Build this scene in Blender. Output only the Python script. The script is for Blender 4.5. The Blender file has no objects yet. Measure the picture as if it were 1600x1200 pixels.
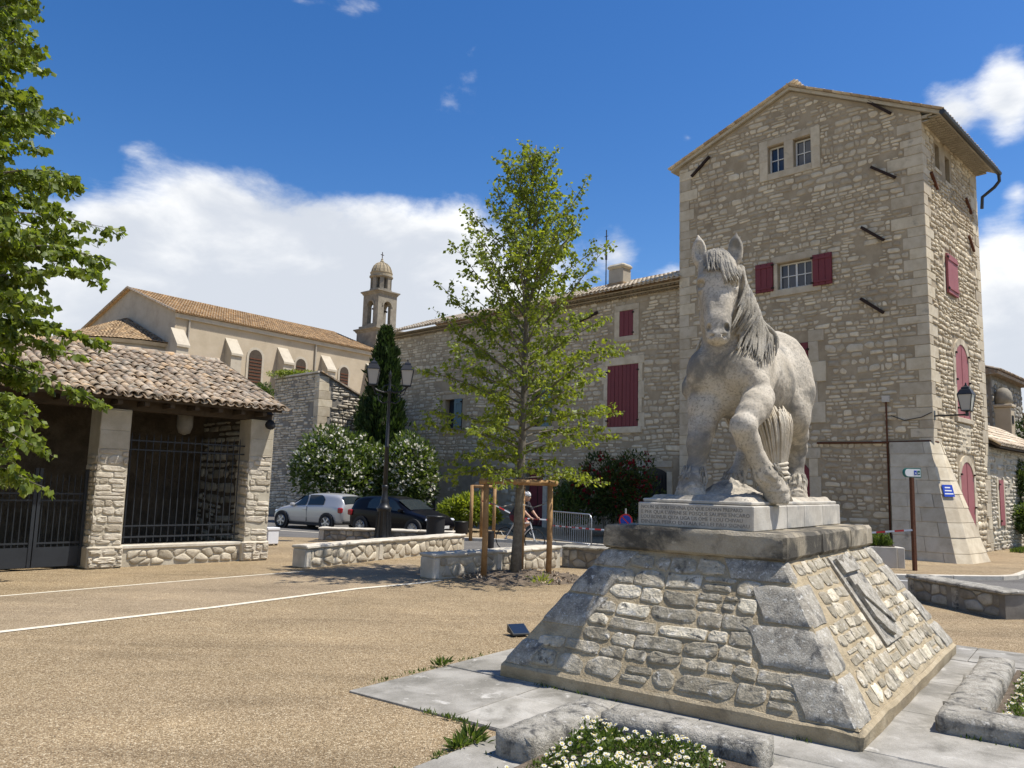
import bpy, bmesh, math, random
import numpy as np
from mathutils import Vector, Matrix, noise as mnoise
random.seed(7); RNG = np.random.default_rng(7)
SC = bpy.context.scene; COL = SC.collection
PI = math.pi; R2 = math.sqrt(.5)

# ---------------------------------------------------------------- camera
F_PX, CAM_H, PITCH, ROLL = 1230., 2.0, math.atan(155/1230.), 0.027
cd = bpy.data.cameras.new('camera'); cam = bpy.data.objects.new('camera', cd); COL.objects.link(cam)
cd.sensor_fit = 'HORIZONTAL'; cd.sensor_width = 36; cd.lens = 36*F_PX/1600; cd.clip_end = 3000; cd.clip_start = .1
CM = Matrix.Rotation(PI/2+PITCH, 3, 'X') @ Matrix.Rotation(ROLL, 3, 'Z')
cam.matrix_world = Matrix.Translation((0, 0, CAM_H)) @ CM.to_4x4()
SC.camera = cam
def pix_dir(u, v): return (CM @ Vector((u-800, 600-v, -F_PX))).normalized()

# ---------------------------------------------------------------- sky, sun, exposure
SUN_EL, SUN_AZ = math.radians(64), math.radians(93)          # azimuth from +Y towards +X
SUN_DIR = Vector((math.cos(SUN_EL)*math.sin(SUN_AZ), math.cos(SUN_EL)*math.cos(SUN_AZ), math.sin(SUN_EL)))
sl = bpy.data.lights.new('sun', 'SUN'); sl.energy = 4.5; sl.angle = math.radians(.53); sl.color = (1, .95, .87)
so = bpy.data.objects.new('sun', sl); COL.objects.link(so); so.rotation_euler = (-SUN_DIR).to_track_quat('-Z', 'Y').to_euler()
so.location = (30, 0, 60)
vs = SC.view_settings; vs.view_transform = 'Standard'; vs.look = 'None'; vs.exposure = 0.5; vs.gamma = 1; vs.use_curve_mapping = False
world = bpy.data.worlds.new('World'); SC.world = world; world.use_nodes = True

class NT:
    """tiny node-tree helper"""
    def __init__(s, tree): s.t = tree; s.n = tree.nodes; s.l = tree.links
    def node(s, typ, **kw):
        n = s.n.new(typ)
        for k, v in kw.items(): setattr(n, k, v)
        return n
    def set(s, sock, v):
        if hasattr(v, 'is_output') or isinstance(v, bpy.types.NodeSocket): s.l.new(v, sock)
        else:
            if sock.type == 'RGBA' and len(v) == 3: v = (*v, 1)
            sock.default_value = v
    def math(s, op, a, b=None, c=None, clamp=False):
        n = s.node('ShaderNodeMath', operation=op, use_clamp=clamp)
        for i, v in enumerate((a, b, c)):
            if v is not None: s.set(n.inputs[i], v)
        return n.outputs[0]
    def mix(s, f, a, b, typ='MIX'):
        n = s.node('ShaderNodeMix', data_type='RGBA', blend_type=typ)
        s.set(n.inputs[0], f); s.set(n.inputs[6], a); s.set(n.inputs[7], b); return n.outputs[2]
    def ramp(s, f, stops, interp='LINEAR'):
        n = s.node('ShaderNodeValToRGB'); n.color_ramp.interpolation = interp; e = n.color_ramp.elements
        while len(e) < len(stops): e.new(.5)
        for k, (p, c) in enumerate(stops):
            e[k].position = p; e[k].color = (*c, 1) if len(c) == 3 else c
        s.set(n.inputs[0], f); return n.outputs[0]
    def smooth(s, x, lo, hi):
        n = s.node('ShaderNodeMapRange', interpolation_type='SMOOTHSTEP'); s.set(n.inputs[0], x)
        n.inputs[1].default_value = lo; n.inputs[2].default_value = hi; return n.outputs[0]
    def noise(s, vec, scale, detail=4, rough=.55, dist=0):
        n = s.node('ShaderNodeTexNoise'); s.set(n.inputs['Vector'], vec); n.inputs['Scale'].default_value = scale
        n.inputs['Detail'].default_value = detail; n.inputs['Roughness'].default_value = rough; n.inputs['Distortion'].default_value = dist
        return n.outputs[0]
    def voro(s, vec, scale, feature='F1', out=0):
        n = s.node('ShaderNodeTexVoronoi', feature=feature); s.set(n.inputs['Vector'], vec); n.inputs['Scale'].default_value = scale
        return n.outputs[out]

def build_sky():
    t = NT(world.node_tree); t.n.clear()
    out = t.node('ShaderNodeOutputWorld'); bg = t.node('ShaderNodeBackground'); t.l.new(bg.outputs[0], out.inputs[0])
    sky = t.node('ShaderNodeTexSky', sky_type='NISHITA', sun_disc=False, sun_elevation=SUN_EL, sun_rotation=SUN_AZ,
                 air_density=1.0, dust_density=.35, ozone_density=2.2, altitude=200)
    hs = t.node('ShaderNodeHueSaturation'); hs.inputs['Hue'].default_value = .508; hs.inputs['Saturation'].default_value = 1.34; hs.inputs['Value'].default_value = 1.04
    t.l.new(sky.outputs[0], hs.inputs['Color'])
    tc = t.node('ShaderNodeTexCoord'); d = tc.outputs['Generated']
    sp = t.node('ShaderNodeSeparateXYZ'); t.l.new(d, sp.inputs[0])
    az = t.math('ARCTAN2', sp.outputs[0], sp.outputs[1]); el = t.math('ARCSINE', sp.outputs[2])
    az = t.math('WRAP', az, math.radians(36), math.radians(-36))       # the same cloud field goes on all round the horizon
    blobs = [(430, 480, 560, 210, 1.9), (310, 300, 240, 90, .85), (215, 235, 110, 55, .48), (640, 370, 270, 85, .85), (770, 480, 260, 150, .95),
             (60, 560, 200, 120, .9), (1580, 480, 110, 160, 1.35), (1600, 600, 180, 110, 1.0), (1575, 150, 75, 85, .95), (1490, 175, 85, 60, .75),
             (1590, 300, 55, 40, .6), (565, 12, 95, 34, .55), (470, 0, 60, 24, .35), (965, 395, 80, 60, .62), (1075, 215, 24, 18, .35), (1055, 430, 90, 40, .5)]
    acc = None
    for (u, v, rx, ry, amp) in blobs:
        dd = pix_dir(u, v); a0 = math.atan2(dd.x, dd.y); e0 = math.asin(dd.z)
        ra = rx/F_PX/ (1+((u-800)/F_PX)**2); re = ry/F_PX
        q = t.math('ADD', t.math('POWER', t.math('ABSOLUTE', t.math('DIVIDE', t.math('SUBTRACT', az, a0), ra)), 2), t.math('POWER', t.math('ABSOLUTE', t.math('DIVIDE', t.math('SUBTRACT', el, e0), re)), 2))
        b = t.math('MULTIPLY', t.math('SUBTRACT', 1, t.math('SQRT', q), clamp=True), amp)
        b = t.math('POWER', b, 2); acc = b if acc is None else t.math('ADD', acc, b)
    acc = t.math('SQRT', acc)
    mp = t.node('ShaderNodeMapping'); mp.inputs['Scale'].default_value = (1, 1, 1.9); t.l.new(d, mp.inputs[0])
    n1 = t.noise(mp.outputs[0], 5.0, 9, .60, .35); n2 = t.noise(mp.outputs[0], 15, 7, .6, .2)
    nn = t.math('ADD', t.math('MULTIPLY', n1, .8), t.math('MULTIPLY', n2, .28))
    f = t.math('ADD', acc, t.math('MULTIPLY', t.math('SUBTRACT', nn, .568), 1.6))
    mask = t.smooth(f, .2, .66)
    shade = t.smooth(t.math('ADD', t.math('MULTIPLY', t.noise(mp.outputs[0], 6.5, 6, .55, .3), 1.0), t.math('MULTIPLY', acc, -.22)), .18, .52)
    cc = t.mix(shade, (5.2, 5.5, 6.0), (8.2, 8.2, 8.1))
    low = t.smooth(el, .02, .30)
    cc = t.mix(low, (5.2, 5.5, 6.0), cc)
    c = t.mix(t.math('MULTIPLY', mask, .96), hs.outputs[0], cc)
    t.l.new(c, bg.inputs[0]); bg.inputs[1].default_value = .098
build_sky()

# ---------------------------------------------------------------- materials
MATS = {}
def mat(name, c0, c1=None, c2=None, scale=3., detail=5, rough=.85, bump=0., bscale=40., rnd=None, patch=None, patch2=None, spec=.3, metal=0., fine=None, trans=None, dist=.02, clear=0.):
    """procedural surface: noise between c0,c1,c2; per-piece tint; patches; fine grain; bump. World-space coordinates."""
    m = bpy.data.materials.new(name); m.use_nodes = True; t = NT(m.node_tree); bs = t.n['Principled BSDF']
    pos = t.node('ShaderNodeNewGeometry').outputs['Position']
    col = c0
    if c1 is not None:
        f = t.smooth(t.noise(pos, scale, detail, .62), .3, .7)
        col = t.ramp(f, [(0, c0), (.55, c1), (1, c2 or c1)])
    if rnd is not None:
        at = t.node('ShaderNodeAttribute', attribute_name='rnd'); v = t.ramp(at.outputs['Fac'], rnd)
        col = t.mix(1., col, v, 'MULTIPLY')
    for p in (patch, patch2):
        if p:
            pc, ps, lo, hi = p; col = t.mix(t.smooth(t.noise(pos, ps, 6, .65, .4), lo, hi), col, pc)
    if fine:
        fs, amt = fine; g = t.noise(pos, fs, 3, .7); k = t.math('ADD', t.math('MULTIPLY', t.math('SUBTRACT', g, .5), amt*2), 1)
        cmb = t.node('ShaderNodeCombineXYZ')
        for i in range(3): t.l.new(k, cmb.inputs[i])
        col = t.mix(1., col, cmb.outputs[0], 'MULTIPLY')
    t.set(bs.inputs['Base Color'], col); bs.inputs['Roughness'].default_value = rough; bs.inputs['Metallic'].default_value = metal
    bs.inputs['Specular IOR Level'].default_value = spec; bs.inputs['Coat Weight'].default_value = clear
    if bump:
        b = t.node('ShaderNodeBump'); b.inputs['Strength'].default_value = bump; b.inputs['Distance'].default_value = dist
        t.l.new(t.noise(pos, bscale, 6, .65), b.inputs['Height']); t.l.new(b.outputs[0], bs.inputs['Normal'])
    if trans:
        tr = t.node('ShaderNodeBsdfTranslucent'); t.set(tr.inputs[0], t.mix(1., col, trans, 'MULTIPLY')); mx = t.node('ShaderNodeMixShader'); mx.inputs[0].default_value = .42
        o = t.n['Material Output']; t.l.new(bs.outputs[0], mx.inputs[1]); t.l.new(tr.outputs[0], mx.inputs[2]); t.l.new(mx.outputs[0], o.inputs[0])
    MATS[name] = m; return m
G3 = [(0, (.66, .63, .60)), (.3, (.86, .84, .81)), (.6, (1, 1, 1)), (.85, (1.12, 1.11, 1.09)), (1, (1.26, 1.25, 1.22))]
mat('mortar', (.325, .26, .172), (.38, .308, .208), (.43, .352, .245), scale=2.2, bump=.5, bscale=55, fine=(60, .18), patch=((.275, .218, .146), .9, .52, .74))
mat('rubble', (.52, .44, .315), (.59, .51, .375), (.64, .565, .43), scale=5, bump=.55, bscale=30, rnd=G3, fine=(45, .16), patch=((.40, .32, .22), .45, .5, .78))
mat('ashlar', (.48, .405, .29), (.55, .475, .35), (.60, .525, .40), scale=3, bump=.35, bscale=38, rnd=[(0, (.82, .8, .78)), (.5, (1, 1, 1)), (1, (1.15, 1.14, 1.1))], fine=(50, .12), patch=((.27, .24, .19), 2.0, .58, .8))
mat('pale_mortar', (.42, .37, .28), (.48, .43, .33), (.53, .48, .38), scale=3, bump=.5, bscale=50, fine=(70, .15))
mat('pale_rubble', (.46, .41, .32), (.54, .48, .385), (.60, .55, .45), scale=5, bump=.7, bscale=26, rnd=[(0, (.72, .7, .66)), (.5, (1, 1, 1)), (1, (1.15, 1.14, 1.12))], fine=(50, .16))
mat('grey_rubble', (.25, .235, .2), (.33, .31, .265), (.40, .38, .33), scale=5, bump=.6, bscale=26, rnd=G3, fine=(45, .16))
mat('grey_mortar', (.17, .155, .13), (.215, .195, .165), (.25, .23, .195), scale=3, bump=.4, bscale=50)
mat('ped_mortar', (.36, .285, .175), (.44, .355, .225), (.50, .41, .27), scale=6, bump=.9, bscale=42, fine=(75, .22), patch=((.24, .2, .135), 3.0, .57, .77), dist=.03)
mat('ped_stone', (.33, .29, .215), (.44, .395, .305), (.55, .50, .405), scale=7, bump=1.0, bscale=24, rnd=[(0, (.68, .66, .62)), (.35, (.88, .87, .84)), (.7, (1.08, 1.06, 1.03)), (.9, (1.25, 1.22, 1.16)), (.94, (1.6, 1.58, 1.53)), (1, (1.75, 1.75, 1.72))], fine=(60, .3), patch=((.15, .135, .105), 9, .55, .66), patch2=((.64, .60, .52), 14, .57, .68), dist=.03)
mat('ped_corner', (.25, .225, .18), (.36, .33, .27), (.45, .415, .345), scale=9, bump=.9, bscale=60, fine=(75, .8), patch=((.125, .118, .105), 5, .5, .68), patch2=((.56, .54, .48), 24, .56, .66), dist=.015)
mat('slab_stone', (.30, .255, .18), (.36, .31, .225), (.4, .35, .265), scale=3.5, bump=.7, bscale=45, fine=(80, .35), patch=((.075, .068, .055), 1.7, .40, .60), patch2=((.44, .39, .29), 6, .6, .75))
mat('base_stone', (.33, .265, .165), (.40, .325, .21), (.45, .375, .25), scale=4, bump=.7, bscale=45, fine=(80, .3), patch=((.17, .145, .1), 2.6, .52, .72))
mat('plinth_stone', (.42, .385, .325), (.50, .465, .395), (.56, .525, .455), scale=4, bump=.3, bscale=60, fine=(60, .12), patch=((.33, .315, .285), 3, .5, .72))
mat('statue_stone', (.40, .35, .27), (.495, .44, .35), (.57, .515, .42), scale=2.4, bump=.45, bscale=30, rough=.9, fine=(55, .22), patch=((.21, .195, .165), 1.9, .46, .62), patch2=((.25, .23, .19), 38, .46, .72), dist=.018)
mat('statue_hair', (.25, .226, .18), (.335, .305, .248), (.42, .385, .315), scale=5, bump=.7, bscale=50, rough=.92, fine=(60, .25), patch=((.2, .19, .17), 6, .48, .66))
mat('sheaf_stone', (.45, .385, .28), (.53, .465, .36), (.58, .53, .43), scale=5, bump=.5, bscale=60, fine=(60, .15))
mat('plaster', (.43, .355, .25), (.475, .395, .282), (.50, .42, .305), scale=.7, bump=.15, bscale=30, fine=(3.5, .07), patch=((.44, .37, .28), .35, .55, .78))
mat('plaster_grey', (.36, .32, .26), (.41, .37, .30), (.44, .4, .33), scale=.8, bump=.15, bscale=30, fine=(4, .08))
mat('church_stone', (.42, .365, .28), (.48, .425, .33), scale=1.5, bump=.3, bscale=20, fine=(8, .1))
mat('bell_stone', (.20, .175, .135), (.26, .23, .18), (.31, .28, .22), scale=1.6, bump=.4, bscale=16, fine=(9, .14), patch=((.24, .22, .185), 1.1, .5, .75))
mat('dome_stone', (.29, .235, .155), (.35, .29, .195), scale=3, fine=(12, .12))
mat('tile', (.33, .248, .17), (.40, .312, .225), (.45, .37, .285), scale=4, bump=.5, bscale=40, rnd=[(0, (.55, .5, .47)), (.3, (.8, .78, .76)), (.6, (1, 1, 1)), (.85, (1.15, 1.12, 1.05)), (1, (1.3, 1.12, .85))], fine=(40, .25), patch=((.2, .175, .14), 5, .47, .62), patch2=((.45, .40, .32), 8, .52, .66))
mat('tile_warm', (.36, .245, .135), (.44, .315, .185), (.5, .38, .245), scale=4, bump=.3, bscale=30, rnd=[(0, (.62, .58, .55)), (.4, (.9, .9, .88)), (.7, (1.05, 1.04, 1)), (1, (1.3, 1.25, 1.15))], fine=(14, .15), patch=((.33, .25, .18), 1.6, .56, .75))
mat('tile_cream', (.55, .45, .33), (.62, .53, .40), (.66, .58, .47), scale=4, bump=.3, bscale=30, rnd=[(0, (.65, .58, .52)), (.5, (1, 1, 1)), (1, (1.2, 1.18, 1.12))], fine=(30, .15))
mat('red_paint', (.155, .028, .034), (.175, .032, .038), scale=2, rough=.55, bump=.08, bscale=60, spec=.35)
mat('red_paint_faded', (.30, .095, .10), (.33, .11, .115), scale=2, rough=.6, bump=.08, bscale=60, spec=.3)
mat('dark_iron', (.025, .017, .014), (.04, .024, .018), scale=14, rough=.7, metal=.3)
mat('black_paint', (.011, .012, .014), (.015, .016, .018), scale=4, rough=.42, spec=.45)
mat('grille_paint', (.019, .022, .027), (.024, .028, .034), scale=4, rough=.5, spec=.4)
mat('rust', (.085, .032, .016), (.125, .05, .025), scale=20, rough=.8, bump=.2, bscale=80)
mat('galvanised', (.42, .43, .44), (.5, .51, .52), scale=9, rough=.45, metal=.85)
mat('white_frame', (.66, .66, .63), rough=.5)
mat('window_glass', (.016, .024, .042), rough=.05, spec=.6)
mat('dark_wood', (.05, .037, .026), (.07, .052, .036), scale=5, rough=.8)
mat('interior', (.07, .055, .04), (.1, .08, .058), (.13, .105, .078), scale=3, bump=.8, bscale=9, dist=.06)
mat('pine_wood', (.25, .14, .058), (.33, .195, .085), (.36, .22, .105), scale=5, rough=.75, bump=.3, bscale=25, fine=(30, .2))
mat('bark', (.125, .108, .082), (.165, .145, .112), (.21, .185, .145), scale=12, bump=.8, bscale=40, fine=(50, .2), dist=.015)
LEAFR = [(0, (.55, .58, .45)), (.35, (.85, .88, .8)), (.65, (1.1, 1.08, 1)), (1, (1.55, 1.42, 1.0))]
mat('leaf_young', (.14, .185, .028), (.175, .22, .036), scale=1, rough=.5, rnd=LEAFR, trans=(2.1, 2.0, .9), spec=.35)
mat('leaf_linden', (.115, .155, .026), (.145, .19, .034), scale=1, rough=.45, rnd=LEAFR, trans=(2.0, 2.0, .9), spec=.4)
mat('bract', (.33, .36, .13), (.36, .38, .15), scale=1, rough=.6, trans=(1.4, 1.4, 1))
mat('leaf_cypress', (.028, .055, .016), (.04, .07, .02), scale=1.5, rough=.6, rnd=LEAFR, trans=(1, 1, .7))
mat('leaf_oleander', (.065, .105, .03), (.09, .13, .038), scale=1.2, rough=.5, rnd=LEAFR, trans=(1.6, 1.6, .8), spec=.4)
mat('leaf_rose', (.05, .078, .024), (.07, .10, .032), scale=2, rough=.5, rnd=LEAFR, trans=(1.4, 1.4, .8))
mat('petal_white', (.84, .81, .70), rough=.6, trans=(1, 1, 1))
mat('petal_red', (.30, .012, .02), (.22, .008, .018), scale=2, rough=.6, trans=(1.2, 1, 1))
mat('pollen', (.62, .46, .06), rough=.7)
mat('grass', (.07, .115, .025), (.1, .145, .035), scale=3, rough=.6, rnd=LEAFR, trans=(1.6, 1.6, .8))
mat('soil', (.10, .075, .05), (.15, .115, .08), (.2, .155, .11), scale=9, bump=1, bscale=30, dist=.04, fine=(60, .35))
mat('concrete', (.50, .46, .39), (.56, .52, .45), scale=3, bump=.3, bscale=70, fine=(90, .1))
mat('rubber', (.012, .012, .012), rough=.75)
mat('car_silver', (.48, .475, .465), rough=.36, metal=.45, clear=.5)
mat('car_black', (.003, .003, .005), rough=.3, clear=.1, spec=.14)
mat('car_glass', (.018, .026, .03), rough=.04, spec=.6)
mat('alloy', (.5, .5, .51), rough=.35, metal=.85)
mat('alloy_dark', (.05, .05, .055), rough=.4, metal=.6)
mat('car_red', (.28, .015, .02), rough=.2, clear=.5)
mat('car_lamp', (.55, .58, .62), rough=.12, spec=.7)
mat('plate', (.62, .62, .6), rough=.5)
mat('trim_dark', (.022, .022, .024), rough=.6)
mat('lantern_glass', (.42, .40, .36), rough=.3, spec=.5)
mat('skin', (.50, .30, .21), rough=.55)
mat('cloth_dark', (.03, .026, .03), rough=.85)
mat('cloth_maroon', (.10, .022, .03), rough=.85)
mat('helmet_white', (.6, .6, .6), rough=.4)
mat('tape_white', (.75, .74, .72), rough=.5)
mat('tape_red', (.6, .05, .04), rough=.5)
mat('sign_blue', (.02, .06, .38), rough=.4)
mat('sign_red', (.55, .03, .03), rough=.4)
mat('sign_white', (.72, .72, .70), rough=.4)
mat('sign_green', (.02, .13, .11), rough=.4)
mat('blue_shutter', (.12, .19, .22), (.14, .215, .245), scale=3, rough=.6)
mat('zinc', (.06, .065, .07), rough=.5, metal=.4)
mat('brass', (.16, .11, .05), rough=.5, metal=.7)
mat('white_plastic', (.7, .71, .73), rough=.5)
mat('painted_line', (.62, .55, .42), (.68, .62, .5), scale=6, rough=.8, fine=(40, .15), patch=((.45, .38, .27), 5, .58, .75))
mat('pebble', (.30, .22, .13), (.42, .33, .21), scale=30, rnd=[(0, (.6, .6, .6)), (1, (1.3, 1.3, 1.3))])
mat('letter_dark', (.17, .158, .138), (.24, .225, .2), scale=14, rough=.9)

def ground_mat(name, cols, grain, bumpk, tone, wear):
    m = bpy.data.materials.new(name); m.use_nodes = True; t = NT(m.node_tree); bs = t.n['Principled BSDF']
    pos = t.node('ShaderNodeNewGeometry').outputs['Position']
    v = t.node('ShaderNodeTexVoronoi', feature='F1'); t.l.new(pos, v.inputs['Vector']); v.inputs['Scale'].default_value = grain
    sx = t.node('ShaderNodeSeparateColor'); t.l.new(v.outputs['Color'], sx.inputs[0])
    c = t.ramp(sx.outputs[0], cols)
    edge = t.smooth(v.outputs['Distance'], .25, .75)
    c = t.mix(t.math('MULTIPLY', edge, .5), c, tuple(.42*x for x in cols[1][1]))
    big = t.noise(pos, .55, 6, .62); mid = t.noise(pos, 2.6, 5, .65)
    c = t.mix(1., c, t.ramp(t.math('ADD', t.math('MULTIPLY', big, .65), t.math('MULTIPLY', mid, .35)), tone), 'MULTIPLY')
    c = t.mix(t.math('MULTIPLY', t.smooth(t.noise(pos, .9, 7, .7, .6), .56, .74), .55), c, wear)
    mp = t.node('ShaderNodeMapping'); mp.inputs['Rotation'].default_value = (0, 0, math.radians(-50)); mp.inputs['Scale'].default_value = (.16, 1.15, 1); t.l.new(pos, mp.inputs[0])
    c = t.mix(1., c, t.ramp(t.noise(mp.outputs[0], 1.3, 5, .6, .3), [(.34, (.84, .835, .83)), (.47, (1, 1, 1)), (.66, (1.1, 1.1, 1.09))]), 'MULTIPLY')          # tracks worn along the path
    t.set(bs.inputs['Base Color'], c); bs.inputs['Roughness'].default_value = .88; bs.inputs['Specular IOR Level'].default_value = .25
    b = t.node('ShaderNodeBump'); b.inputs['Strength'].default_value = bumpk; b.inputs['Distance'].default_value = .012
    t.l.new(t.math('SUBTRACT', 1, v.outputs['Distance']), b.inputs['Height']); t.l.new(b.outputs[0], bs.inputs['Normal'])
    MATS[name] = m
TONE = [(.28, (.66, .655, .65)), (.42, (.92, .92, .91)), (.52, (1, 1, 1)), (.7, (1.2, 1.19, 1.17))]
ground_mat('gravel', [(0, (.165, .112, .06)), (.3, (.295, .213, .12)), (.6, (.382, .286, .168)), (.85, (.475, .37, .232)), (1, (.66, .55, .375))], 75, .9, TONE, (.29, .22, .135))
ground_mat('gravel_worn', [(0, (.19, .14, .085)), (.35, (.31, .235, .148)), (.7, (.39, .30, .195)), (1, (.53, .435, .305))], 80, .6, TONE, (.315, .245, .165))
ground_mat('asphalt', [(0, (.12, .113, .104)), (.5, (.15, .142, .132)), (1, (.21, .2, .185))], 90, .4, TONE, (.17, .16, .148))
def paving_mat():
    m = mat('paving', (.255, .24, .205), (.335, .315, .275), (.40, .38, .335), scale=2.2, bump=.4, bscale=45, rnd=[(0, (.82, .82, .82)), (1, (1.12, 1.12, 1.12))], fine=(60, .22), patch=((.165, .155, .13), 1.5, .46, .7), patch2=((.47, .45, .405), 4.1, .58, .72))
paving_mat()
mat('curb_stone', (.26, .24, .2), (.37, .345, .29), (.46, .43, .37), scale=7, bump=1, bscale=42, fine=(70, .4), patch=((.1, .097, .088), 6, .49, .66), patch2=((.55, .53, .48), 16, .57, .7), dist=.03)
mat('bench_stone', (.50, .45, .36), (.57, .52, .43), (.62, .57, .48), scale=4, bump=.5, bscale=36, fine=(55, .15), patch=((.33, .29, .22), 2.4, .55, .76))
mat('bench_rubble', (.40, .345, .26), (.50, .44, .34), (.57, .51, .40), scale=6, bump=.7, bscale=26, rnd=[(0, (.68, .66, .62)), (.5, (1, 1, 1)), (1, (1.18, 1.17, 1.14))], fine=(50, .18))
# ---------------------------------------------------------------- object helpers
def V(*a): return Vector(a)
class MB:
    """collects geometry for one mesh"""
    def __init__(s): s.v = []; s.f = []; s.r = []
    def add(s, vs, fs, r=None):
        o = len(s.v); s.v.extend([tuple(p) for p in vs]); s.f.extend([tuple(i+o for i in f) for f in fs])
        rr = random.random() if r is None else r
        s.r.extend([rr]*len(fs)); return s
    def box(s, x0, x1, y0, y1, z0, z1, r=None, bev=0, M=None, jit=0):
        if bev > 0:
            b = bev; vs = []; 
            for (z, k) in ((z0, b), (z0+b, 0), (z1-b, 0), (z1, b)):
                xs = (x0+k, x1-k); ys = (y0+k, y1-k); c = b if k == 0 else b*.5
                vs += [(xs[0]+c, ys[0], z), (xs[1]-c, ys[0], z), (xs[1], ys[0]+c, z), (xs[1], ys[1]-c, z), (xs[1]-c, ys[1], z), (xs[0]+c, ys[1], z), (xs[0], ys[1]-c, z), (xs[0], ys[0]+c, z)]
            fs = [tuple(range(7, -1, -1)), tuple(range(24, 32))]
            for l in range(3):
                for i in range(8): j = (i+1) % 8; fs.append((l*8+i, l*8+j, l*8+8+j, l*8+8+i))
        else:
            vs = [(x, y, z) for z in (z0, z1) for (x, y) in ((x0, y0), (x1, y0), (x1, y1), (x0, y1))]
            fs = [(3, 2, 1, 0), (4, 5, 6, 7), (0, 1, 5, 4), (1, 2, 6, 5), (2, 3, 7, 6), (3, 0, 4, 7)]
        if jit: vs = [(x+random.uniform(-jit, jit), y+random.uniform(-jit, jit), z+random.uniform(-jit, jit)) for x, y, z in vs]
        if M is not None: vs = [M @ Vector(p) for p in vs]
        return s.add(vs, fs, r)
    def tube(s, pts, rad, n=6, r=None, cap=True, flat=1.):
        pts = [Vector(p) for p in pts]; k = len(pts)
        if not hasattr(rad, '__len__'): rad = [rad]*k
        up = Vector((0, 0, 1)); vs = []
        t0 = (pts[1]-pts[0]).normalized(); a = t0.orthogonal().normalized()
        for i, p in enumerate(pts):
            t = (pts[min(i+1, k-1)]-pts[max(i-1, 0)]).normalized()
            a = (a - t*a.dot(t)); a = a.normalized() if a.length > 1e-6 else t.orthogonal().normalized(); b = t.cross(a)
            for j in range(n):
                w = 2*PI*j/n; vs.append(p + (a*math.cos(w) + b*math.sin(w)*flat)*rad[i])
        fs = [(i*n+j, i*n+(j+1) % n, (i+1)*n+(j+1) % n, (i+1)*n+j) for i in range(k-1) for j in range(n)]
        if cap: fs += [tuple(range(n-1, -1, -1)), tuple(range((k-1)*n, k*n))]
        return s.add(vs, fs, r)
    def lathe(s, prof, n=16, c=(0, 0, 0), r=None, M=None, a0=0, a1=2*PI, ph=0):
        full = abs(a1-a0-2*PI) < 1e-6; m = n if full else n+1; vs = []
        for (q, z) in prof:
            for j in range(m):
                w = a0+(a1-a0)*j/n+ph; vs.append(Vector((c[0]+q*math.cos(w), c[1]+q*math.sin(w), c[2]+z)))
        fs = []
        for i in range(len(prof)-1):
            for j in range(n): k = (j+1) % m; fs.append((i*m+j, i*m+k, (i+1)*m+k, (i+1)*m+j))
        if full:
            if prof[0][0] > 1e-4: fs.append(tuple(range(m-1, -1, -1)))
            if prof[-1][0] > 1e-4: fs.append(tuple(range((len(prof)-1)*m, len(prof)*m)))
        if M is not None: vs = [M @ p for p in vs]
        return s.add(vs, fs, r)
    def prism(s, poly, y0, y1, M=None, r=None):
        """polygon in x,z extruded along y"""
        n = len(poly); vs = [(p[0], y0, p[1]) for p in poly]+[(p[0], y1, p[1]) for p in poly]
        fs = [tuple(range(n)), tuple(range(2*n-1, n-1, -1))]+[(i, n+i, n+(i+1) % n, (i+1) % n) for i in range(n)]
        if M is not None: vs = [M @ Vector(p) for p in vs]
        return s.add(vs, fs, r)
    def quad(s, a, b, c, d, r=None): return s.add([a, b, c, d], [(0, 1, 2, 3)], r)
def mesh_from(name, v, f, mats, r=None, smooth=False):
    me = bpy.data.meshes.new(name); me.from_pydata([tuple(p) for p in v], [], f)
    for m in (mats if isinstance(mats, (list, tuple)) else [mats]): me.materials.append(MATS[m] if isinstance(m, str) else m)
    if r is not None:
        a = me.attributes.new('rnd', 'FLOAT', 'FACE'); a.data.foreach_set('value', list(r))
    if smooth: me.polygons.foreach_set('use_smooth', [True]*len(me.polygons))
    return me
def link(name, me, parent=None, M=None):
    o = bpy.data.objects.new(name, me); COL.objects.link(o)
    if parent is not None: o.parent = parent
    if M is not None: o.matrix_local = M
    return o
def obj(name, mb, m, parent=None, smooth=False, label=None, kind=None):
    o = link(name, mesh_from(name, mb.v, mb.f, m, mb.r, smooth), parent)
    if label: o['label'] = label
    if kind: o['kind'] = kind
    return o
def tag(o, label, cat, group=None, kind=None):
    o['label'] = label; o['category'] = cat
    if group: o['group'] = group
    if kind: o['kind'] = kind
    return o
def thing(name, label, cat, loc=(0, 0, 0), rz=0, group=None):
    o = bpy.data.objects.new(name, None); COL.objects.link(o); o.location = loc; o.rotation_euler = (0, 0, rz); o.empty_display_size = .3
    return tag(o, label, cat, group)
def struct(name, mb, m, label=None):
    o = obj(name, mb, m); o['kind'] = 'structure'
    if label: o['label'] = label
    return o
def copy_tree(o, parent=None):
    c = o.copy(); COL.objects.link(c)
    if parent is not None: c.parent = parent; c.matrix_parent_inverse = o.matrix_parent_inverse
    for ch in [x for x in KIDS.get(o.name, [])]: copy_tree(ch, c)
    return c
KIDS = {}
def index_kids(o):
    KIDS[o.name] = [c for c in bpy.data.objects if c.parent == o]
    for c in KIDS[o.name]: index_kids(c)

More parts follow.
